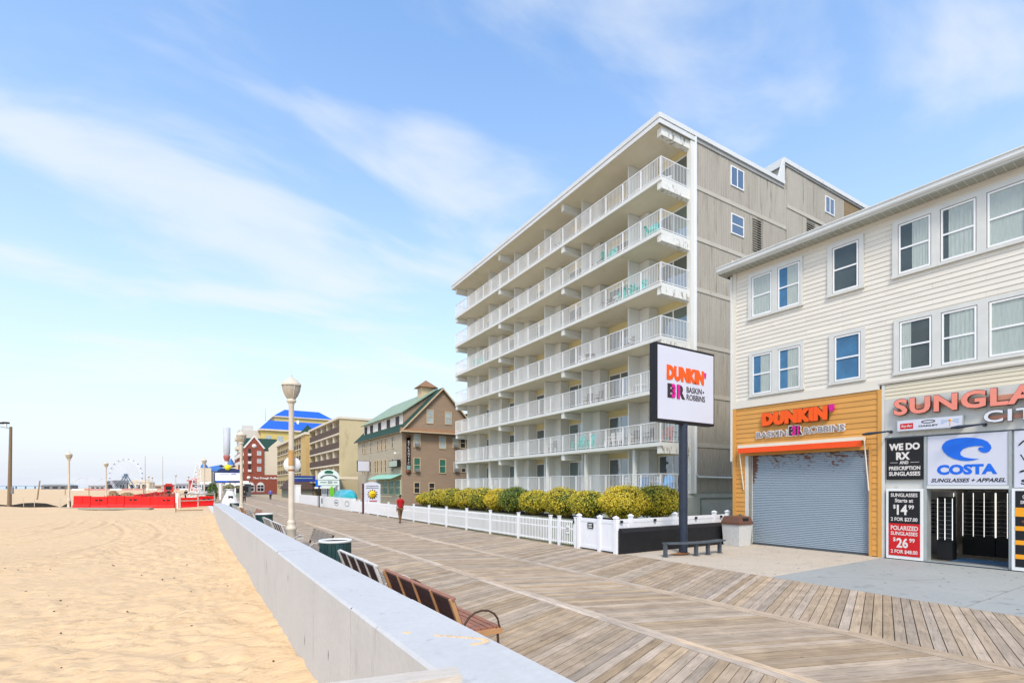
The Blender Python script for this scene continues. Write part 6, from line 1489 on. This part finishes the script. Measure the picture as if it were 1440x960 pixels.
# crowd of shop fronts, kiosks
KL = [(-6.6,220,2.8,3.2,'#c23a34','red beach kiosk with an overhanging roof, left of the far shops'),
      (3.3,150,3.6,3.4,'#b9bfd0','pale blue far kiosk at the end of the boardwalk'),
      (2.6,205,6,5.0,'#c9686a','far pink roofed pavilion'),
      (7.4,118,3.0,3.0,'#87907d','small grey green kiosk under the digital screen'),
      (9.6,124,3.0,3.4,'#5d6265','dark shopfront right of the digital screen')]
for (x, y, w_, h, c_, lab) in KL:
    t = thing('kiosk', lab, 'kiosk', (x,y,0)); m1 = mat('kiosk_'+c_.strip('#'), c_, 0.7, 0.1)
    MB().box(-w_/2,w_/2,-w_/2,w_/2,0,h*0.8).build('wall', m1, t); MB().box(-w_*0.32,w_*0.32,-w_/2-0.04,-w_/2,h*0.3,h*0.65).build('counter_opening', M_dark, t)
    MB().box(-w_*0.62,w_*0.62,-w_*0.62,w_*0.62,h*0.8,h*0.86).box(-w_*0.36,w_*0.36,-w_*0.36,w_*0.36,h*0.86,h).build('roof', m1 if 'red' in lab or 'pink' in lab else M_white, t)
fs = thing('far_shop_row', 'long row of low far shopfronts running along the right of the boardwalk', 'building', (19.5, 220, 0))
cols = ['#b9a98c','#8b5a4a','#c9c3b5','#6f7f8c','#bfa062','#a7b3b0']
for i in range(12):
    h = rnd.uniform(5,11); m1 = mat('shop_'+str(i%6)+'_wall', cols[i%6], 0.8, 0.1, 0.4); MB().box(-2,10,i*16,i*16+15.7,0,h).build('shopfront', m1, fs)
    for k in range(3): MB().box(-2.06,-2.0,i*16+1.5+k*4.8,i*16+4.5+k*4.8,0.5,2.8).build('window', M_pg, fs)

# ================================================================== people
def skin_body(name, pts, m, parent, sub=2):
    """pts: {key: (pos, radius, parent key)}"""
    keys = list(pts); ix = {k: i for i, k in enumerate(keys)}
    me = bpy.data.meshes.new(name); me.from_pydata([pts[k][0] for k in keys], [(ix[k], ix[pts[k][2]]) for k in keys if pts[k][2]], [])
    me.update(); o = link(name, me, m, parent)
    md = o.modifiers.new('skin', 'SKIN'); md.use_smooth_shade = True
    if not me.skin_vertices: me.skin_vertices.new() if hasattr(me.skin_vertices, 'new') else None
    sv = me.skin_vertices[0].data
    for i, k in enumerate(keys):
        r = pts[k][1]; sv[i].radius = r if isinstance(r, tuple) else (r, r); sv[i].use_root = (i == 0)
    s2_ = o.modifiers.new('smooth', 'SUBSURF'); s2_.levels = sub; s2_.render_levels = sub
    return o
M_skin = mat('brown_skin', '#7d543d', 0.6, 0.05); M_skin2 = mat('light_skin', '#b98a6e', 0.6, 0.05)
def person(label, loc, rz, m_top, m_leg, m_sk, m_hair, h=1.75, long_sleeve=False):
    """walks towards local +y, so the camera sees the back"""
    t = thing('person', label, 'person', loc, rz); s = h/1.75
    def S_(d): return {k: (tuple(c*s for c in v[0]), (v[1][0]*s, v[1][1]*s) if isinstance(v[1], tuple) else v[1]*s, v[2]) for k, v in d.items()}
    B = {'pelvis': ((0,0,0.93),(0.145,0.10),None), 'waist': ((0,0.0,1.06),(0.130,0.09),'pelvis'), 'chest': ((0,0,1.28),(0.155,0.10),'waist'), 'neckb': ((0,0,1.44),(0.075,0.06),'chest'),
         'neck': ((0,0.01,1.50),0.052,'neckb'), 'head': ((0,0.02,1.58),(0.072,0.085),'neck'), 'head2': ((0,0.03,1.67),(0.074,0.09),'head'), 'crown': ((0,0.02,1.73),(0.05,0.06),'head2'),
         'nose': ((0,0.115,1.615),0.012,'head')}
    for sd, k in ((-1,'l'),(1,'r')):
        B['sh'+k] = ((sd*0.175,0,1.41),0.058,'neckb'); sw = 0.10*sd
        B['el'+k] = ((sd*0.245,-0.02+sw*0.3,1.14),0.040,'sh'+k); B['wr'+k] = ((sd*0.262,0.07+sw*0.9,0.90),0.027,'el'+k)
        B['pa'+k] = ((sd*0.262,0.09+sw,0.83),(0.022,0.035),'wr'+k)
        for f in range(4): B['f%d%s' % (f,k)] = ((sd*0.258,0.065+sw+f*0.018,0.755-0.006*(f in (1,2))),0.009,'pa'+k); B['g%d%s' % (f,k)] = ((sd*0.245,0.075+sw+f*0.018,0.725),0.007,'f%d%s' % (f,k))
        B['th'+k] = ((sd*0.245,0.135+sw,0.80),0.010,'pa'+k)
        st_ = 0.12*sd
        B['hi'+k] = ((sd*0.085,0,0.86),0.088,'pelvis'); B['kn'+k] = ((sd*0.088,0.03+st_*0.6,0.50),0.058,'hi'+k); B['an'+k] = ((sd*0.09,st_*1.3,0.09),0.038,'kn'+k); B['to'+k] = ((sd*0.10,0.14+st_*1.3,0.035),0.032,'an'+k)
    skin_body('body', S_(B), m_sk, t)
    top = {'hem': ((0,0,0.90),(0.170,0.125),None), 'w': ((0,0,1.05),(0.160,0.115),'hem'), 'c': ((0,0,1.28),(0.185,0.125),'w'), 'n': ((0,0,1.44),(0.10,0.08),'c')}
    for sd, k in ((-1,'l'),(1,'r')):
        sw = 0.10*sd
        top['s'+k] = ((sd*0.185,0,1.41),0.075,'n'); top['e'+k] = ((sd*0.238,-0.015+sw*0.25,1.20),0.066,'s'+k)
        if long_sleeve: top['e2'+k] = ((sd*0.25,-0.02+sw*0.3,1.14),0.06,'e'+k); top['v'+k] = ((sd*0.262,0.06+sw*0.8,0.93),0.045,'e2'+k)
    skin_body('shirt', S_(top), m_top, t)
    leg = {'p': ((0,0,0.92),(0.155,0.11),None)}
    for sd, k in ((-1,'l'),(1,'r')):
        st_ = 0.12*sd
        leg['h'+k] = ((sd*0.088,0,0.84),0.105,'p'); leg['k'+k] = ((sd*0.09,0.03+st_*0.6,0.50),0.080,'h'+k); leg['a'+k] = ((sd*0.092,st_*1.3,0.12),0.062,'k'+k)
    skin_body('trousers', S_(leg), m_leg, t)
    for sd in (-1,1): skin_body('shoe', S_({'a': ((sd*0.092,-0.03+0.12*sd*1.3,0.05),(0.05,0.05),None), 'b': ((sd*0.10,0.16+0.12*sd*1.3,0.04),(0.045,0.035),'a')}), M_brn, t, 1)
    skin_body('hair', S_({'a': ((0,-0.01,1.62),(0.075,0.06),None), 'b': ((0,0.0,1.70),(0.088,0.09),'a'), 'c': ((0,0.02,1.755),(0.06,0.07),'b')}), m_hair, t, 2)
    return t
M_hair = mat('black_hair', '#1a1512', 0.7, 0.2)
person('man seen from behind in a red shirt and brown trousers walking beside the picket fence', (11.0,30.1,0.004), R(12), mat('red_shirt','#b5101c',0.8,0.1,8), mat('brown_trousers','#6d5136',0.8,0.12,8), M_skin, M_hair)
person('walker in a blue shirt and dark trousers far down the boardwalk', (11.2,92.0,0.004), R(0), mat('blue_shirt','#5a6fbf',0.8,0.1,8), mat('dark_trousers','#22242a',0.8,0.1), M_skin2, M_hair, 1.75, True)
person('far dark clothed walker left of the lattice sculpture', (-0.6,95,0.0), R(10), mat('dark_jacket','#25262c',0.8,0.1), MATS['dark_trousers'], M_skin2, M_hair, 1.75, True)
person('farther dark clothed walker beyond the red barriers', (-3.4,112,0.0), R(-10), MATS['dark_jacket'], MATS['dark_trousers'], M_skin2, M_hair, 1.7, True)
person('far walker in dark clothes right of the white plinth', (6.4,80,0.0), R(-10), MATS['dark_jacket'], MATS['dark_trousers'], M_skin2, M_hair, 1.7, True)

# ================================================================== beach side
M_barr = mat('red_plastic_barrier', '#e3180f', 0.45, 0.06, 1.0, stain='#a8120d', stain_t=0.66, stain_scale=1.5)
def barrier(label, p0, p1, n, group, z=0.0, h=1.05, m=None):
    for i in range(n):
        a = Vector(p0).lerp(Vector(p1), i/n); b = Vector(p0).lerp(Vector(p1), (i+1)/n); d = b-a; ln = d.length
        t = thing('plastic_barrier', label(i), 'barrier', (a.x, a.y, z + rnd.uniform(-0.12,0.04)), math.atan2(d.y, d.x)+rnd.uniform(-0.035,0.035), group)
        pr = [(-0.28,0),(0.28,0),(0.28,0.15),(0.14,0.35),(0.10,h),(-0.10,h),(-0.14,0.35),(-0.28,0.15)]
        vs = [(0.02,y,zz3) for y,zz3 in pr]+[(ln-0.02,y,zz3) for y,zz3 in pr]
        MB().add(vs,[tuple(range(7,-1,-1)),tuple(range(8,16))]+[(i_,(i_+1)%8,(i_+1)%8+8,i_+8) for i_ in range(8)]).build('shell', m or M_barr, t)
        if i % 2 == 1: MB().box(ln*0.28,ln*0.72,-0.128,-0.118,h*0.62,h*0.76).build('dark_tag', M_dark, t)
        MB().box(ln*0.46,ln*0.54,-0.16,-0.1,0.1,h*0.9).build('groove_rib', M_barr, t)
BRG = 'red plastic barriers across the end of the beach'
ords = ['first','second','third','fourth','fifth','sixth','seventh','eighth','ninth','tenth']
barrier(lambda i: 'red plastic barrier, %s from the tall lamp towards the wooden rail' % ords[i], (-10.2,68.6,0), (-1.35,64.2,0), 6, BRG, 0.02, 1.22)
barrier(lambda i: 'red plastic barrier behind the wooden rail, %s from the rail post' % ords[i], (-1.1,64.6,0), (2.3,66.4,0), 2, BRG, 0.05, 1.1)
M_net = mat('faded_red_net', '#e8705f', 0.8, 0.12, 2, stretch=(1,1,8))
barrier(lambda i: 'far red barrier running away along the boardwalk edge, %s in line' % ords[i], (-6.3,84,0), (-4.0,150,0), 8, 'red barriers running into the distance', 0.1, 1.1)
nf = thing('low_red_net_fence', 'faded red net fence running away behind the barriers', 'fence', (0,0,0))
for i in range(8):
    y0 = 72+i*8; x0 = -4.9+i*0.3
    MB().add([(x0,y0,0.0),(x0+0.03,y0,0.0),(x0+0.33,y0+8,0.0),(x0+0.30,y0+8,0.0),(x0,y0,0.8),(x0+0.03,y0,0.8),(x0+0.33,y0+8,0.85),(x0+0.30,y0+8,0.85)],BOXF).build('net', M_net, nf); link('stake', boxmesh(0.06,0.06,1.1), M_brown_wood, nf, (x0,y0,0))
wr = thing('wooden_barrier_rail', 'weathered wooden railing with tan rails in front of the red barriers', 'railing', (0,0,0))
P_a, P_b = (-0.9,60.5), (2.2,63.5)
for k in range(3):
    t = k/2; link('post', boxmesh(0.12,0.12,1.55), M_grey_wood, wr, (P_a[0]*(1-t)+P_b[0]*t, P_a[1]*(1-t)+P_b[1]*t, 0.0))
for z in (1.40, 0.75):
    dx, dy = P_b[0]-P_a[0], P_b[1]-P_a[1]; ln = math.hypot(dx, dy)
    link('rail', boxmesh(ln, 0.06, 0.12 if z > 1 else 0.10), M_grey_wood, wr, ((P_a[0]+P_b[0])/2, (P_a[1]+P_b[1])/2-0.1, z), math.atan2(dy, dx))
wpst = thing('white_bollard_post', 'white wooden post beside the end of the wooden railing', 'post', (-1.15,60.8,-0.3)); MB().box(-0.12,0.12,-0.1,0.1,0,1.9).build('shaft', M_white, wpst)
sp_ = thing('thin_stake', 'thin dark stake standing in the sand in front of the white post', 'stake', (-1.1,54.0,-0.3)); MB().box(-0.05,0.05,-0.05,0.05,0,1.1).build('shaft', M_brown_wood, sp_)
bd = thing('fallen_board', 'dark board edge half buried in sand below the wooden railing', 'board', (-0.1,56.6,-0.05), R(8)); MB().box(-1.0,1.1,-0.15,0.15,-0.12,0.10).build('plank', M_brown_wood, bd)
sl_ = thing('concrete_bench_slab', 'long low concrete slab on short feet half buried in front of the red barriers', 'slab', (-5.9,60.2,0), R(-26)); MB().box(-3.1,3.1,-0.35,0.35,0.08,0.24).build('slab_top', mat('grey_green_concrete','#9a9a88',0.8,0.1,1), sl_)
for x in (-2.2,2.4): link('foot', boxmesh(0.8,0.5,0.38), M_brown_wood, sl_, (x,0,-0.30))
cb_ = thing('concrete_lamp_footing', 'sloping concrete footing at the base of the tall lamp by the barriers', 'footing', (-9.9,66.4,-0.55), R(-20)); MB().add([(-1.3,-0.7,0),(2.6,-0.5,0.2),(2.6,0.9,0.3),(-1.3,0.9,0),(-1.3,-0.7,0.62),(2.6,-0.5,0.56),(2.6,0.9,0.62),(-1.3,0.9,0.66)],BOXF).build('block', MATS['grey_green_concrete'], cb_)
# silt fence
M_silt = mat('black_silt_cloth', '#25231f', 0.9, 0.25, 1.5)
sf = thing('silt_fence', 'low sagging black cloth fence with stakes left of the red barriers', 'fence', (0,0,0))
pts = [(-26,88),(-21.5,83),(-19.0,80.4),(-17.2,78.4),(-15.5,75.8),(-14.2,73.6),(-13.0,72.0),(-11.6,70.6),(-10.6,69.6)]; hs_ = [0.30,0.22,0.24,0.12,0.42,0.50,0.45,0.06,0.70]
for i in range(8):
    (xa,ya),(xb,yb) = pts[i],pts[i+1]; za, zb3 = -0.12,-0.12
    MB().add([(xa,ya,za),(xb,yb,zb3),(xb,yb+0.05,zb3),(xa,ya+0.05,za),(xa,ya,hs_[i]),(xb,yb,hs_[i+1]),(xb,yb+0.05,hs_[i+1]),(xa,ya+0.05,hs_[i])],BOXF).build('cloth', M_silt, sf)
for i in (1,4,5,7): link('stake', boxmesh(0.05,0.05,1.0), M_grey_wood, sf, (pts[i][0],pts[i][1]-0.06,0))
# utility pole with floodlights
up_ = thing('utility_pole', 'tall brown wooden pole with a floodlight at the left edge of the beach', 'utility pole', (-17.25,78.5,-0.2))
MB().tube((0,0,0),(0.12,0,9.2),0.20,0.13,10).build('shaft', mat('tarry_pole_wood','#7d6b52',0.85,0.15,2,stretch=(3,3,0.4)), up_)
MB().tube((0.1,0,9.0),(-0.75,0,9.15),0.03,0.03,6).tube((-0.2,0,9.1),(-0.2,-0.1,9.6),0.025,0.025,5).build('arm', M_iron, up_)
for x in (-0.25,-0.75): MB().box(x-0.28,x+0.24,-0.25,0.25,9.55+0.1*x,9.72+0.1*x).build('floodlight', M_dark, up_)
MB().box(0.14,0.34,-0.15,0.15,1.6,2.4).build('meter_box', mat('ac_grey','#7e7f80',0.6,0.15,6), up_)
def stake(label, x, y, h, lean, r=0.07): 
    t = thing('wooden_stake', label, 'stake', (x,y,-0.1), 0, 'stakes standing in the sand'); MB().tube((0,0,0),(lean,0,h),r,r*0.8,6).build('shaft', M_brown_wood, t)
stake('leaning dark wooden stake left of the tall lamp', -21.5,113,3.3,0.35,0.12); stake('thin stake far behind the tall lamp', -27,170,2.2,0.0,0.10)
stake('short dark stake beyond the utility pole on the open sand', -52,215,1.5,0.0,0.28); stake('thin stake beside the second sand lamp', -21,160,2.6,0.0,0.1)
stake('dark stake near the driftwood heaps', -9.5,150,2.4,0.0,0.15)
for k, (x, y) in enumerate(((-14.3,140),(-11.8,140),(-12.6,150))):
    t = thing('rubble_heap', ['largest brown rubble heap on the sand before the ferris wheel','small brown rubble heap right of the largest','faint low rubble heap behind the others'][k], 'rubble heap', (x,y,-0.1), 0, 'rubble heaps on the sand')
    m_ = MB()
    for i in range(24): 
        a = rnd.uniform(0,6.28); rr = rnd.uniform(0,1.6-0.5*k); m_.box(rr*math.cos(a)-0.3,rr*math.cos(a)+0.3,rr*math.sin(a)-0.3,rr*math.sin(a)+0.3,0,(1.3-0.3*k)*(1-rr/1.9)+0.1)
    m_.build('rubble', mat('rubble_brown','#9a8163',0.9,0.25,2), t)
for k, (x, y, ln) in enumerate(((-9.6,125,3.4),(-8.3,133,3.0))):
    t = thing('driftwood_timber', ['dark timber lying on the sand left of the far barriers','second dark timber lying nearer the far barriers'][k], 'timber', (x,y,0.0), R(20), 'dark timbers lying on the sand'); MB().box(-ln/2,ln/2,-0.2,0.2,0,0.5).build('timber', M_brown_wood, t)
# masts
for k, (x, y, h) in enumerate(((-11.4,185.4,11.3),(-7.9,206.8,12.3))):
    t = thing('tall_thin_mast', ['thin pale mast right of the ferris wheel, nearer of the two','thin pale mast, farther right of the two'][k], 'mast', (x,y,0), 0, 'thin masts beside the ferris wheel'); MB().tube((0,0,0),(0,0,h),0.12,0.06,6).build('shaft', mat('mast_grey','#a9a49c',0.6,0.1), t)
# ferris wheel
fw = thing('ferris_wheel', 'white ferris wheel with a ring of cabins on the far pier', 'ferris wheel', (-34.6,402.0,0), R(-33))
RW = 10.4; ZC = 9.0; k_ = 1.0
wr_ = MB()
for yy in (-0.7,0.7):
    for k in range(40):
        a, b = 2*math.pi*k/40, 2*math.pi*(k+1)/40
        for r_ in (RW, RW*0.93): wr_.tube((r_*math.cos(a),yy,ZC+r_*math.sin(a)),(r_*math.cos(b),yy,ZC+r_*math.sin(b)),0.08,0.08,4,False)
M_fw = mat('wheel_white','#e3e6ec',0.5,0.04); wr_.build('rim', M_fw, fw)
sk = MB()
for k in range(20):
    a = 2*math.pi*k/20; sk.tube((0,0,ZC),(RW*math.cos(a),0,ZC+RW*math.sin(a)),0.045,0.045,4,False)
sk.build('spokes', M_fw, fw)
for k in range(20):
    a = 2*math.pi*(k+0.5)/20; MB().lathe([(0,0.35),(0.35,0.25),(0.5,0),(0.5,-0.45),(0.35,-0.55),(0,-0.55)],6,((RW+0.1)*math.cos(a),0,ZC+(RW+0.1)*math.sin(a))).build('cabin', mat('cabin_grey','#8f98a8',0.5,0.2), fw)
lgm = MB()
for s in (-1,1):
    for yy in (-1.2,1.2): lgm.tube((0,yy*0.6,ZC+0.5),(s*5.2,yy*1.6,-0.2),0.34,0.28,5)
lgm.tube((0,-1.2,ZC+0.4),(0,1.2,ZC+0.4),0.7,0.7,8).tube((-1.8,-1.0,ZC-0.8),(1.8,-1.0,ZC-0.8),0.3,0.3,5).build('support_legs', mat('leg_slate','#5a6f84',0.6,0.1), fw)
# pier
pr_ = thing('far_pier', 'long pale pier on thin legs over the sea at the horizon', 'pier', (0,0,0))
pm = MB().box(-330,-122,786,794,1.9,2.7); pm.build('deck', mat('pier_grey','#9aa5ae',0.7,0.15,0.3), pr_)
for k in range(26): link('pile', boxmesh(1.1,1.1,2.7), MATS['pier_grey'], pr_, (-328+k*8.0, 790, -0.9))
# amusement buildings on the horizon
AM = [(-75,455,17,3.6,'#7b7d80','dark low amusement shed at the horizon left of the tall lamp'),(-53,455,10,3.0,'#a5a7aa','small grey amusement shed at the horizon'),
      (-42,448,13,6.4,'#6a6f77','dark grey arcade building at the horizon between the sand lamps'),(-29,440,13,6.6,'#cfc6b4','cream arcade building at the horizon right of the second sand lamp'),
      (-20,500,22,3.2,'#b8a08c','tan low building at the foot of the ferris wheel'),(9,480,18,6.4,'#c98f88','pinkish arcade building at the far end of the boardwalk'),(-5,470,9,4.4,'#9a9da6','grey kiosk row at the far end of the boardwalk')]
for (x, y, w_, h, c_, lab) in AM:
    t = thing('amusement_building', lab, 'building', (x,y,0), R(-20)); m1 = mat('am_'+c_.strip('#'), c_, 0.8, 0.15, 0.2)
    MB().box(-w_/2,w_/2,-4,4,-0.3,h*0.75).build('wall', m1, t); MB().prism([(-w_/2-0.6,h*0.75),(w_/2+0.6,h*0.75),(w_*0.3,h),(-w_*0.35,h*0.96)],-4.4,4.4).build('roof', MATS['pier_grey'] if x < -60 else mat('am_roof'+c_.strip('#'), c_, 0.8, 0.2, 0.3), t)
    for k in range(3): MB().box(-w_*0.4+k*w_*0.28,-w_*0.22+k*w_*0.28,-4.06,-4.0,0.6,h*0.5).build('opening', M_pg, t)
rl_ = thing('roller_coaster_frame', 'thin pale roller coaster hump above the horizon sheds', 'roller coaster', (-50,470,0), R(-20))
m_ = MB(); pts = [(-24+k*2.4, 0, 5.0+3.6*math.sin(k*0.52)**2) for k in range(21)]; m_.path(pts, 0.10, 4)
for p in pts[::2]: m_.tube((p[0],0,-0.2),p,0.07,0.07,4)
m_.build('track', mat('coaster_pale','#c6c2b8',0.6,0.1), rl_)
nt_ = thing('far_red_fence', 'long thin red and white fence line across the far beach', 'fence', (0,0,0)); 
for k in range(10): MB().box(-50+k*5.0,-45.3+k*5.0,330,330.1,0.1,0.9).build('fence_panel', mat('far_red','#c98e86',0.8,0.1) if k%3 else M_white, nt_)
